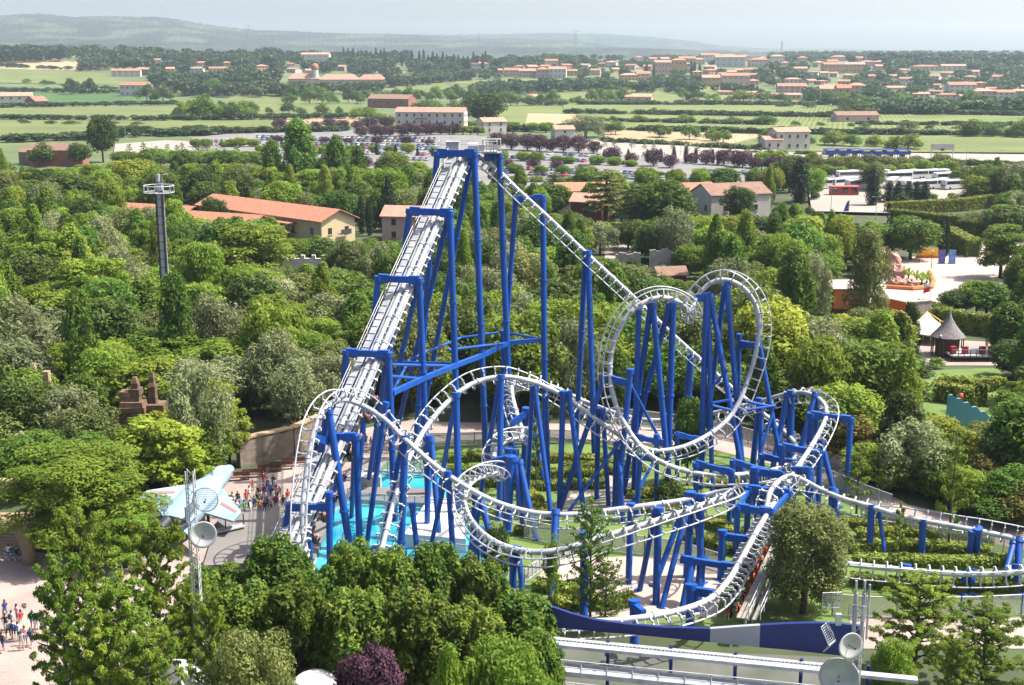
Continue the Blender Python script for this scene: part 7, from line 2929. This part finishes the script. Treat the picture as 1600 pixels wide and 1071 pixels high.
fr0 = random.Random(55)
HERO = [
    # key, px, top row, depth, width px, label
    ("conifer0", 605, 272, 335, 48, "tall dark spruce beside the pink house"), ("cypress0", 564, 305, 330, 20, "dark cypress between the cream house and the spruce"), ("cypress0", 576, 308, 326, 18, "slightly shorter cypress hugging the spruce"),
    ("cedar0", 948, 263, 345, 78, "tall flat branched cedar by the maroon house"), ("cedar0", 1003, 292, 335, 70, "yellowish cedar in front of the second orange roof"), ("broad1", 1040, 278, 330, 95, "large round tree in front of the orange roofed gable"),
    ("cypress0", 1252, 246, 400, 44, "broad dark cypress above the old farmhouse"), ("light0", 1270, 262, 405, 40, "bright green tree wrapped round the broad dark cypress"), ("cypress0", 1366, 262, 388, 32, "tall black cypress in front of the coaches"), ("cypress0", 1206, 262, 395, 22, "small dark cypress beside the walkway canopy"),
    ("poplar0", 465, 192, 425, 84, "tall loose poplar in front of the packed cars"), ("poplar1", 525, 214, 430, 52, "second poplar thinner than its tall neighbour"), ("poplar1", 425, 222, 420, 54, "lower poplar at the west edge of the poplar clump"), ("poplar0", 560, 232, 440, 44, "short poplar before the purple trees"), ("olive0", 642, 266, 395, 66, "bamboo like yellow olive clump behind the spruce"),
    ("willow0", 432, 512, 158, 122, "big grey green willow over the rough stone wall"), ("willow1", 462, 560, 152, 90, "smaller willow leaning out by the left ladder track"), ("willow1", 330, 535, 172, 80, "grey green willow at the wood's inner edge"), ("willow0", 915, 178, 735, 70, "round grey green willow beyond the car park"), ("dark0", 755, 143, 830, 62, "large dark round tree behind the white farmhouse"),
    ("dark1", 156, 178, 560, 46, "dark round tree behind the brick ruin"), ("bushd0", 62, 590 - 370, 535, 40, "dark shrub growing against the brick ruin"), ("dark0", 122, 222, 540, 34, "ivy mass over the ruined brick barn"),
    ("feather0", 1360, 370, 204, 84, "tall feathery olive tree in front of the orange building"), ("olive0", 1300, 560, 172, 90, "olive tree left of the shaded conifer pair".replace("left of", "west of")), ("feather0", 1345, 488, 188, 84, "lower feathery olive tree before the white tents"), ("conifer0", 1430, 538, 180, 62, "black green conifer below the pavilion"), ("conifer1", 1390, 478, 196, 34, "blue fir before the white tents"), ("conifer1", 1408, 497, 195, 28, "smaller blue fir before the white tents"),
    ("magnolia0", 1425, 476, 196, 40, "glossy dark pyramidal tree by the pavilion"), ("dark0", 1498, 452, 224, 56, "dark round tree on the plaza edge"), ("broad0", 1545, 440, 222, 70, "bushy green tree beside the dark plaza tree"), ("light1", 1530, 435, 224, 60, "fresh green tree behind the dark plaza tree"), ("cypress0", 1474, 342, 290, 16, "slim cypress behind the yellow hoarding"), ("cypress0", 1482, 340, 291, 14, "second slim cypress touching the first behind the hoarding"),
    ("locust0", 1570, 350, 262, 90, "wide spreading tree shading the plaza"), ("olive0", 1530, 330, 330, 60, "grey olive tree above the maze hedges"), ("dark1", 1585, 320, 320, 90, "dark dome of a tree above the plaza"), ("broad2", 1385, 350, 290, 70, "leafy tree behind the pink boulders"),
    ("broad1", 1090, 340, 310, 60, "green tree before the gabled end of the farmhouse"), ("dark1", 1140, 470, 215, 80, "dark tree framed by the upper roll-over loop"), ("cedar0", 1165, 355, 262, 66, "brown tipped cedar above the roll-over"),
    ("yellow1", 205, 248, 395, 76, "yellow green domed tree behind the drop tower"), ("yellow0", 1145, 300, 372, 60, "yellow green thicket behind the farmhouse"), ("dark0", 105, 272, 360, 130, "massive dark tree at the wood's western top"), ("dark1", 40, 285, 350, 110, "massive dark tree beside the ruin lane"),
    ("locust1", 130, 455, 190, 140, "wide feathery tree in the western wood"), ("locust2", 250, 520, 172, 150, "broad umbrella tree above the temple ruin"), ("locust0", 60, 360, 235, 110, "bright umbrella tree at the western edge"), ("locust1", 385, 350, 250, 130, "bright spreading tree before the cream wing"), ("light2", 480, 470, 190, 80, "fresh green tree left of the lift hill base".replace("left of", "beside")),
    ("blossom0", 95, 620, 152, 130, "pale flowering tree beside the stone turrets"), ("blossom0", 150, 665, 138, 120, "pale flowering tree under the temple ruin"), ("blossom0", 30, 500, 200, 90, "pale flowering tree high in the western wood"), ("yellow0", 270, 640, 140, 90, "yellow flowering sapling beside the cave arch"), ("yellow1", 320, 590, 146, 100, "golden green tree above the blue jet's nose"), ("yellow0", 355, 640, 138, 70, "golden green shrub tree at the stone wall end"),
    ("light0", 305, 655, 133, 110, "bushy tree directly behind the blue jet"), ("light1", 250, 680, 130, 90, "bushy tree behind the blue jet's wing"), ("light2", 25, 640, 145, 90, "fresh green tree at the park's western edge"), ("broad2", 60, 690, 130, 100, "mid green tree by the flowering trees"),
    ("redbush0", 1345, 650, 137, 90, "bronze tipped shrub behind the tall portal support"), ("light1", 1375, 690, 130, 110, "bright bush by the mesh fence bend"), ("light0", 1450, 655, 133, 110, "light green tree above the curved path"), ("poplar0", 1380, 560, 165, 90, "light poplar above the portal support"), ("locust0", 1606, 600, 150, 100, "spreading tree overhanging the blue slide"),
    ("young0", 1497, 660, 112, 74, "thin young tree standing inside the lawn turn"), ("young1", 1410, 775, 106, 40, "thin sapling beside the lone lawn column"), ("young0", 1345, 690, 122, 70, "young tree by the fence corner"), ("young1", 838, 640, 128, 44, "slim tree between the big arc's legs"), ("young0", 590 + 262, 560, 148, 40, "slim tree behind the ring bracing"),
]
for k_, px_, tp_, Y_, w_, lb_ in HERO:
    tree_px(k_, px_, tp_, Y_, w_, label=lb_)
NEAR = [
    ("near_airy0", 118, 765, 80, 150, "tall feathery tree at the front edge of the plaza"), ("near_airy1", 238, 782, 79, 150, "pointed feathery tree before the blue jet"), ("near_airy2", 88, 842, 76, 120, "feathery tree hiding the near plaza crowd"), ("near_airy0", 180, 880, 74, 170, "low feathery tree in the front corner"), ("near_airy2", 322, 905, 76, 90, "slender feathery tree before the foot of the lattice mast"), ("near_airy1", 296, 900, 83, 130, "feathery tree between the jet and the linden row"), ("near_airy2", 150, 950, 72, 150, "lowest feathery tree by the bottom corner"), ("near_airy0", 225, 960, 71, 150, "feathery sapling under the pointed feathery tree"),
    ("near_locust0", 118, 700, 112, 250, "great rounded feathery tree behind the plaza stairway"), ("near_locust0", 190, 800, 108, 110, "rounded feathery tree under the jet's wing"),
    ("near_linden0", 335, 890, 86, 141, "first linden of the foreground row beside the masts"), ("near_linden1", 428, 846, 87, 145, "linden with its tip below the left loop's foot".replace("left loop's", "ladder loop's")), ("near_linden2", 500, 888, 86, 129, "low linden between two taller row trees"), ("near_linden0", 548, 852, 87, 124, "linden standing before the cyan pool"), ("near_linden1", 612, 864, 86, 121, "linden before the pool's lower ladder track"), ("near_linden2", 682, 856, 87, 140, "linden before the white pool platform"), ("near_linden0", 748, 876, 86, 126, "linden before the twin roll columns"), ("near_linden1", 812, 930, 85, 148, "linden touching the navy fascia's wave tip"),
    ("near_linden2", 380, 920, 80, 162, "linden in the second foreground row by the masts"), ("near_linden0", 462, 909, 80, 156, "linden in the second foreground row under the ladder loop"), ("near_linden1", 560, 925, 79, 162, "linden in the second foreground row before the pool"), ("near_linden2", 650, 924, 79, 162, "linden in the second foreground row before the platform"), ("near_linden0", 735, 950, 79, 148, "linden in the second foreground row by the station"), ("near_linden1", 835, 995, 77, 113, "linden at the station's west end"),
    ("near_olive0", 388, 985, 70, 165, "dark olive bush tree over the white dome tent"), ("near_plum0", 575, 1005, 72, 130, "purple leaved tree at the bottom edge"), ("near_bright0", 790, 985, 71, 150, "bright yellow green tree at the bottom edge by the station"), ("near_bright1", 700, 1025, 70, 90, "small bright shrub between the plum and the station"),
    ("near_olive1", 1264, 788, 98.5, 165, "large olive grey tree inside the brake run bend"), ("near_airy1", 1440, 890, 87, 150, "airy bright tree before the mesh fence"), ("near_airy0", 1545, 932, 82, 160, "bright tree at the bottom corner by the mesh fence"), ("near_airy2", 1500, 985, 79, 90, "small bright tree in front of its taller neighbour"), ("near_bright0", 1400, 990, 80, 70, "bright bush under the airy tree by the fence"),
    ("near_blackalder0", 925, 768, 96, 92, "dark sparse tree growing through the low curve of track"), ("near_blackalder0", 948, 870, 95, 80, "dark sapling beside the sparse tree at the terrace"), ("bushd1", 778, 806, 103.5, 46, "small dark green bush tree inside the low curve"), ("bush0", 862, 825, 100, 34, "yellow green shrub under the low curve"), ("bushd0", 1050, 742, 124, 60, "dark leafy bush under the roll-over exit"), ("broad0", 1078, 620, 131, 56, "green tree rising between the roll-over columns"),
]
for k_, px_, tp_, Y_, w_, lb_ in NEAR:
    tree_px(k_, px_, tp_, Y_, w_, label=lb_)

for k_ in range(26):
    a_ = 1395 + 8.2 * k_ + fr0.uniform(-5, 5)
    b_ = 765 + (a_ - 1395) * .30 + fr0.uniform(-22, 4)
    g_ = G(a_, b_)
    tree(fr0.choice(['bush0', 'bush1', 'bushd0', 'bushd1', 'redbush0', 'light0', 'broad1', 'locust0']), g_.x, g_.y, fr0.uniform(2.2, 5.5), fr0.uniform(3.5, 6))
fr_ = random.Random(21)
POOLS = {
    'west': ['locust0', 'locust1', 'spire0', 'spire1', 'spire0', 'yellow0', 'blossom0', 'willow0', 'light0', 'light1', 'light2', 'broad0', 'broad1', 'broad2', 'olive0', 'olive1', 'dark0', 'dark1', 'poplar0', 'poplar1', 'willow1', 'locust0', 'light1'],
    'mid': ['spire0', 'light2', 'broad0', 'broad1', 'broad2', 'light0', 'light1', 'dark0', 'dark1', 'poplar0', 'poplar1', 'olive0', 'broad0', 'broad2', 'cedar0', 'locust1', 'willow0'],
    'east': ['spire0', 'light0', 'yellow1', 'willow0', 'broad0', 'broad1', 'broad2', 'light0', 'light1', 'poplar0', 'olive0', 'dark0', 'olive1', 'light2', 'poplar1', 'broad1', 'magnolia0'],
}
y = 128.0
cnt = 0
while y < 470:
    stepy = 6.0 + (y - 128) * .009
    hwid = 0.46 * y + 12
    x = -hwid
    while x < hwid:
        xx, yy = x + fr_.uniform(-1.9, 1.9), y + fr_.uniform(-1.9, 1.9)
        x += stepy * 1.12
        if not free(xx, yy):
            continue
        fx, fy, dep = proj((xx, yy, 0))
        zone = 'west' if fx < 520 else 'mid' if fx < 1000 else 'east'
        sp = fr_.choice(POOLS[zone])
        h = fr_.uniform(7.0, 14.5) * (1.0 if fr_.random() < .75 else .7)
        if 'poplar' in sp or 'spire' in sp:
            h *= 1.12
        if fy < 300 and (fx < 300 or fx > 1150):
            h = min(h, 7.5)
        wd = fr_.uniform(6.0, 12.0) * (0.75 if 'poplar' in sp or 'magnolia' in sp or 'spire' in sp else 1)
        hh = clearheight(xx, yy, h, wd)
        if hh < 1.6:
            continue
        if hh < 5:
            sp = fr_.choice(['bush0', 'bush1', 'bushd0', 'bushd1'])
            wd = min(wd, 5.5)
        tree(sp, xx, yy, hh, min(wd, hh * 1.15) if hh < h * .8 else wd)
        cnt += 1
    y += stepy
print("forest trees", cnt)

# planting in the car parks: plums, young limes, small cypresses
PL = random.Random(31)
for a, b, n, kk, hh, ww in [((410, 238), (690, 244), 9, 'light', 5, 6), ((410, 226), (690, 230), 7, 'plum', 4.5, 6), ((300, 233), (410, 232), 6, 'light', 5, 6), ((770, 253), (1000, 265), 8, 'light', 4.5, 6), ((790, 274), (1060, 286), 7, 'broad', 4.5, 6), ((180, 262), (420, 265), 15, 'light', 7, 9), ((190, 266), (420, 270), 13, 'broad', 8, 9), ((930, 232), (1200, 248), 12, 'young', 6, 5), ((560, 218), (722, 212), 12, 'plum', 7.5, 8), ((500, 264), (600, 270), 5, 'plum', 5.5, 7), ((770, 236), (940, 244), 8, 'plum', 8, 8), ((778, 262), (930, 276), 4, 'plum', 5, 6), ((940, 256), (1070, 268), 4, 'plum', 7, 7), ((1075, 258), (1240, 272), 8, 'plum', 7, 7),
                            ((940, 254), (1180, 262), 12, 'cypress', 6.5, 6.0), ((520, 244), (690, 248), 6, 'cypress', 6, 5.5), ((198, 246), (330, 243), 8, 'young', 6.5, 6), ((300, 256), (410, 252), 5, 'young', 6.5, 6), ((1180, 266), (1330, 270), 6, 'light', 7, 7), ((1270, 276), (1500, 272), 13, 'olive', 7.5, 8), ((1280, 282), (1500, 277), 9, 'light', 6.5, 7),
                            ((1500, 300), (1640, 282), 9, 'broad', 7, 8), ((780, 285), (1000, 295), 9, 'bush', 3, 6), ((400, 240), (560, 246), 7, 'light', 5, 5), ((700, 200), (860, 208), 8, 'light', 5.5, 8), ((430, 206), (640, 203), 9, 'plum', 7, 9), ((620, 208), (760, 212), 9, 'yellow', 5, 9), ((160, 275), (420, 278), 12, 'bushd', 3, 7), ((180, 212), (420, 210), 12, 'dark', 5.5, 9), ((1100, 240), (1330, 246), 10, 'bushd', 2.6, 7), ((1420, 256), (1640, 262), 8, 'bushd', 2.4, 9)]:
    A_, B_2 = G(*a), G(*b)
    for k in range(n):
        q = A_.lerp(B_2, (k + .5) / n) + Vector((PL.uniform(-2, 2), PL.uniform(-2, 2), 0))
        key = kk + "0" if kk in ('cypress', 'yellow') else kk + str(PL.randrange(2))
        s = PL.uniform(.8, 1.2)
        tree(key, q.x, q.y, hh * s, ww * s)
# trees between the fields (rows traced from the photograph)
FIELDT = [((270, 186), (395, 188), 12, 'light', 14, 14), ((300, 175), (540, 182), 12, 'broad', 10, 12), ((0, 192), (240, 196), 6, 'bushd', 3.5, 10), ((640, 178), (770, 172), 6, 'broad', 9, 14), ((545, 186), (620, 190), 7, 'light', 9, 12), ((770, 166), (1000, 160), 16, 'broad', 13, 15), ((440, 165), (760, 158), 22, 'broad', 15, 15), ((560, 158), (760, 150), 14, 'dark', 16, 16),
          ((930, 190), (1220, 196), 13, 'broad', 6, 10), ((940, 178), (1100, 182), 7, 'bushd', 6, 10), ((1200, 196), (1640, 206), 14, 'broad', 6, 10), ((1060, 162), (1330, 172), 9, 'bushd', 6, 12), ((1300, 190), (1340, 186), 3, 'dark', 14, 18), ((1500, 214), (1640, 218), 7, 'broad', 9, 12), ((1320, 168), (1640, 172), 20, 'broad', 12, 16), ((1060, 158), (1330, 162), 16, 'broad', 11, 15),
          ((215, 160), (265, 160), 3, 'dark', 20, 18), ((110, 148), (135, 148), 2, 'dark', 24, 22), ((330, 150), (450, 152), 9, 'broad', 14, 16), ((1190, 222), (1340, 232), 8, 'broad', 9, 11), ((1350, 228), (1420, 234), 5, 'light', 8, 10), ((960, 212), (1160, 226), 5, 'broad', 7, 10), ((40, 130), (200, 142), 9, 'bushd', 6, 13)]
for a, b, n, kk, hh, ww in FIELDT:
    A_, B_2 = G(*a), G(*b)
    for k in range(n):
        q = A_.lerp(B_2, (k + PL.uniform(.2, .8)) / n)
        q.y += PL.uniform(-10, 10)
        s = PL.uniform(.45, 1.25)
        q.x += PL.uniform(-.5, .5) * (B_2 - A_).length / n
        tree("field" + str({'light': 2, 'dark': 1, 'bushd': 1}.get(kk, 0) if PL.random() < .7 else PL.randrange(3)), q.x, q.y, hh * s * PL.uniform(.85, 1.2), ww * s * PL.uniform(.8, 1.3))

# far woods: one mass each, thousands of crowns
VKEEP = [(v[0], v[1], v[2], v[3], r_[0].location.y) for v, r_ in zip(VIL, VROOT)] + [(520, 134, 160, 24, 2000)]
SM = []
for sd_ in range(4):
    C, R, Q, *_r = clumps('round' if sd_ < 3 else 'tall', 300 + sd_)
    rs_2 = np.random.RandomState(sd_)
    n = 130
    k = rs_2.randint(0, len(C), n)
    d = rs_2.randn(n, 3)
    d /= np.linalg.norm(d, axis=1)[:, None]
    pos = np.array(C)[k] + d * np.array(R)[k][:, None] * .9
    nr2 = d + rs_2.randn(n, 3) * .4
    nr2[:, 2] += .3
    nr2 /= np.linalg.norm(nr2, axis=1)[:, None]
    t2 = rs_2.randn(n, 3)
    t2 -= nr2 * (t2 * nr2).sum(1)[:, None]
    t2 /= np.linalg.norm(t2, axis=1)[:, None]
    b2 = np.cross(nr2, t2)
    s2 = 1.05 * (.6 + .8 * rs_2.rand(n))[:, None]
    SM.append(np.stack([pos + t2 * s2, pos + b2 * s2 * .7, pos - t2 * s2, pos - b2 * s2 * .7], 1))


def woods(name, rows, leaf, seed, label):
    """rows: (photo points along a belt, trees, height m, width m, jitter m)"""
    rs = np.random.RandomState(seed)
    out = []
    for pts, n, hh, ww, jy in rows:
        g = [G(*p) for p in pts]
        for i in range(n):
            u = rs.rand() * (len(g) - 1)
            k = int(u)
            q = g[k].lerp(g[k + 1], u - k)
            yy = q.y + rs.uniform(-jy, jy)
            xx = q.x * (yy / q.y)
            zz = terrain(xx, yy)
            s = rs.uniform(.65, 1.25)
            fx, fy, dep_ = proj((xx, yy, zz + hh * s * .9))
            if any(yy < vy + 5 and abs(fx - vx) < vw * .5 + ww * .3 * F / dep_ and fy < vb - vh * .25 for vx, vb, vw, vh, vy in VKEEP):
                continue
            T = SM[rs.randint(3) if name != 'cypress_wood' else 3]
            a = rs.rand() * 6.28
            c, sn = math.cos(a), math.sin(a)
            W_ = ww * s / 8
            X = (T[..., 0] * c - T[..., 1] * sn) * W_ + xx
            Yv = (T[..., 0] * sn + T[..., 1] * c) * W_ + yy
            Z = T[..., 2] * hh * s / 10 + zz
            out.append(np.stack([X, Yv, Z], -1))
    V = np.concatenate(out)
    n = len(V)
    me = bpy.data.meshes.new(name)
    me.vertices.add(n * 4)
    me.vertices.foreach_set("co", V.ravel())
    me.loops.add(n * 4)
    me.loops.foreach_set("vertex_index", np.arange(n * 4))
    me.polygons.add(n)
    me.polygons.foreach_set("loop_start", np.arange(0, n * 4, 4))
    me.materials.append(LM[leaf])
    me.update(calc_edges=True)
    o = bpy.data.objects.new(name, me)
    COL.link(o)
    lab(o, label, "woods", None, "stuff")
    return o


FW = {}
FWm = {
    'far_mid': leaf_mat("far leaves", (.022, .046, .016), (.050, .080, .026), .25, scale=.03),
    'far_dark': leaf_mat("far dark leaves", (.014, .032, .014), (.028, .050, .020), .2, scale=.03),
}
LM.update(FWm)
woods("far_woods", [([(0, 92), (120, 92), (250, 96)], 153, 22, 18, 120), ([(-60, 86), (300, 84), (640, 84)], 561, 20, 18, 260), ([(130, 108), (300, 104), (450, 106), (620, 104)], 289, 18, 17, 90), ([(240, 128), (450, 132), (620, 128)], 221, 17, 17, 90),
                    ([(250, 148), (420, 150), (600, 144)], 153, 14, 16, 60), ([(460, 141), (620, 136), (740, 124)], 119, 14, 15, 40)], 'far_mid', 1, "mass of distant green woods west of the villages")
woods("far_woods", [([(640, 110), (760, 106), (900, 100)], 187, 15, 16, 100), ([(740, 150), (900, 142), (1120, 146)], 187, 14, 16, 60), ([(860, 122), (960, 124), (1060, 122)], 119, 18, 17, 60), ([(900, 96), (1060, 94), (1250, 96)], 153, 14, 15, 150), ([(1000, 130), (1120, 142), (1260, 162), (1330, 168)], 136, 12, 14, 30)], 'far_mid', 2, "mass of distant trees among the village houses")
woods("far_woods", [([(1180, 110), (1300, 120), (1400, 116), (1650, 120)], 323, 18, 18, 130), ([(1180, 125), (1300, 134), (1420, 132), (1650, 130)], 221, 16, 17, 90), ([(1320, 160), (1450, 164), (1650, 162)], 289, 13, 16, 60), ([(1330, 176), (1480, 178), (1650, 174)], 153, 11, 15, 40), ([(1200, 92), (1400, 92), (1680, 94)], 374, 17, 18, 250)], 'far_mid', 3, "mass of distant trees east of the villages")
woods("far_woods", [([(-80, 66), (200, 70), (500, 80)], 272, 18, 22, 500), ([(500, 86), (800, 88), (1000, 90)], 340, 15, 20, 300), ([(0, 98), (100, 96)], 85, 24, 20, 60), ([(650, 125), (760, 116)], 68, 12, 14, 30), ([(1290, 100), (1480, 104), (1650, 102)], 204, 18, 18, 120)], 'far_dark', 4, "mass of distant dark woods on the plain")
woods("far_woods", [([(740, 118), (900, 110), (1060, 104)], 260, 11, 14, 160), ([(1050, 96), (1200, 100), (1400, 104), (1650, 106)], 420, 12, 15, 260), ([(1050, 120), (1200, 128), (1400, 138), (1650, 142)], 420, 11, 14, 130), ([(1250, 150), (1450, 156), (1650, 154)], 200, 11, 14, 60), ([(740, 88), (1000, 92), (1250, 90)], 300, 12, 16, 300)], 'far_mid', 6, "mass of garden trees between the village houses")
woods("far_woods", [([(240, 112), (420, 118), (620, 116)], 260, 14, 16, 160), ([(240, 135), (400, 140), (560, 138)], 160, 12, 15, 60), ([(-80, 76), (200, 78), (640, 82)], 420, 15, 20, 500), ([(260, 96), (640, 96)], 200, 16, 17, 200)], 'far_dark', 7, "mass of dark woods behind the pink hall")
woods("hedgerow_growth", [([(930, 204), (1340, 213)], 120, 3.5, 6, 4), ([(880, 178), (1340, 185)], 150, 4, 7, 5), ([(1340, 178), (1650, 183)], 110, 4, 7, 5), ([(1200, 208), (1650, 215)], 120, 3.5, 6, 4), ([(820, 165), (1340, 166)], 170, 4.5, 8, 8), ([(1330, 166), (1650, 171)], 130, 5, 8, 8), ([(0, 187), (250, 189)], 90, 3.5, 6, 5), ([(250, 189), (540, 186)], 90, 4, 7, 6), ([(0, 169), (275, 164)], 90, 4, 8, 6), ([(0, 144), (235, 148)], 70, 5, 9, 12), ([(0, 105), (150, 112)], 40, 6, 10, 15), ([(170, 215), (540, 207)], 110, 4, 7, 6), ([(770, 206), (960, 203)], 70, 4, 7, 6), ([(945, 224), (1200, 238)], 60, 3, 6, 5), ([(0, 223), (175, 217)], 60, 4, 7, 6), ([(1340, 196), (1650, 199)], 70, 3, 6, 5), ([(960, 191), (1200, 196)], 70, 3, 6, 6)], 'far_mid', 8, "ragged hedgerow growth along the field edges")
# the dark cypress grove of the middle distance: each spire a tree
for k in range(34):
    a = 532 + 6.9 * k + PL.uniform(-2, 2)
    base_ = 100 + (a - 532) * .055
    if 604 < a < 652 and k % 2:
        continue
    g = G(a, base_ + PL.uniform(-1, 1))
    tree("cypress0", g.x, g.y, PL.uniform(22, 32), 19, group="cypress grove before the villages", label=" ".join(f"{ORD[k]} dark spire counted eastward along the tall cypress grove".split()))
for k, (a, b, h_) in enumerate([(182, 108, 26), (928, 80, 18), (971, 80, 24), (978, 82, 20), (1010, 122, 22), (1021, 124, 20), (1080, 118, 22), (1085, 118, 20), (1093, 119, 18), (1350, 100, 16)]):
    g = G(a, b)
    tree("cypress0", g.x, g.y, h_, 17, group="lone cypresses among the villages", label=["lone cypress beside the western farm", "lone cypress on the skyline by the tall pylon", "taller of two cypresses over the upper village", "shorter of two cypresses over the upper village", "cypress in front of the ochre village house", "second cypress in front of the ochre village house", "dark cypress at the foot of the villas", "second dark cypress at the foot of the villas", "third dark cypress at the foot of the villas", "lone cypress above the eastern villas"][k])

# names for every planted tree: what it looks like and the landmark it stands by
LMK = [("grey drop tower", 262, 380), ("long cream house", 480, 355), ("cream wing", 360, 345), ("low brown house", 230, 335), ("brown temple ruin", 218, 640), ("pale stone turrets", 60, 582), ("blue jet", 300, 770), ("rough stone wall", 420, 700), ("big grey willow", 432, 590),
       ("lift hill's second portal", 672, 420), ("lift hill's lowest portal", 560, 600), ("lift summit", 715, 260), ("dark spruce", 605, 340), ("pink house", 641, 345), ("maroon house", 920, 325), ("flat branched cedar", 948, 320), ("old farmhouse", 1145, 330), ("tall drop column", 917, 520), ("second drop portal", 830, 420),
       ("roll-over's west loop", 980, 560), ("roll-over's east loop", 1180, 500), ("twin ruined facades", 1005, 420), ("orange building", 1330, 470), ("witch hat pavilion", 1480, 530), ("yellow hoarding", 1447, 400), ("blue slide", 1500, 650), ("tall portal support", 1325, 690), ("curved path fence", 1380, 770), ("coach yard", 1320, 320), ("tall black cypress", 1366, 310), ("plaza's shady tree", 1560, 400),
       ("brick ruin", 92, 240), ("empty paved lot", 290, 240), ("packed car park", 560, 228), ("white farmhouse", 675, 190), ("purple plum line", 860, 235), ("tan overflow lot", 1060, 245), ("white two storey house", 1232, 225), ("toll canopies", 1350, 240), ("coach rows", 1420, 285), ("vineyard shed", 1335, 180), ("willow beyond the car park", 915, 200), ("red brick barn", 613, 158), ("western farm", 40, 155), ("western villa", 214, 140), ("pink hall", 520, 125), ("lone pink farmhouse", 998, 155), ("eastern villas", 1500, 140), ("massive dark tree", 100, 320), ("massed lindens", 600, 900), ("western wood corner", 60, 460), ("inner wood clearing", 330, 500)]
USED = {}
for root, look, x, yv, z, h in TREES:
    fx, fy, _d = proj((x, yv, z + h * .6))
    nm, lx, ly = min(LMK, key=lambda t: (t[1] - fx) ** 2 + 2.2 * (t[2] - fy) ** 2)
    side_ = "behind" if fy < ly - 18 else "in front of" if fy > ly + 18 else "beside"
    tall = "tall " if h > 10 else "small " if h < 4.5 and 'low' not in look else ""
    USED.setdefault((tall, look, side_, nm), []).append((root, (fx - lx) ** 2 + (fy - ly) ** 2))
for (tall, look, side_, nm), L_ in USED.items():
    L_.sort(key=lambda t: t[1])
    for i, (root, _d) in enumerate(L_):
        root["label"] = " ".join(f"{ORD[i]} {tall}{look} {side_} the {nm}".split())
        root["group"] = f"{look}s of the park and fields" if not look.endswith('willow') else "willows of the park"

# ================================================================ the air
hm_ = bpy.data.materials.new("pale haze")
hm_.use_nodes = True
t_ = hm_.node_tree
t_.nodes.clear()
pv_ = t_.nodes.new("ShaderNodeVolumePrincipled")
pv_.inputs["Color"].default_value = (0.72, 0.86, 1.0, 1)
pv_.inputs["Density"].default_value = 0.00006
pv_.inputs["Density Attribute"].default_value = ""
pv_.inputs["Anisotropy"].default_value = 0.3
ou_ = t_.nodes.new("ShaderNodeOutputMaterial")
t_.links.new(pv_.outputs[0], ou_.inputs["Volume"])
m = MB()
m.box((0, 4900, 139), (17000, 10400, 280.5))
hz = m.build("haze", hm_)
lab(hz, "thin pale summer haze over the plain", None, None, "stuff")
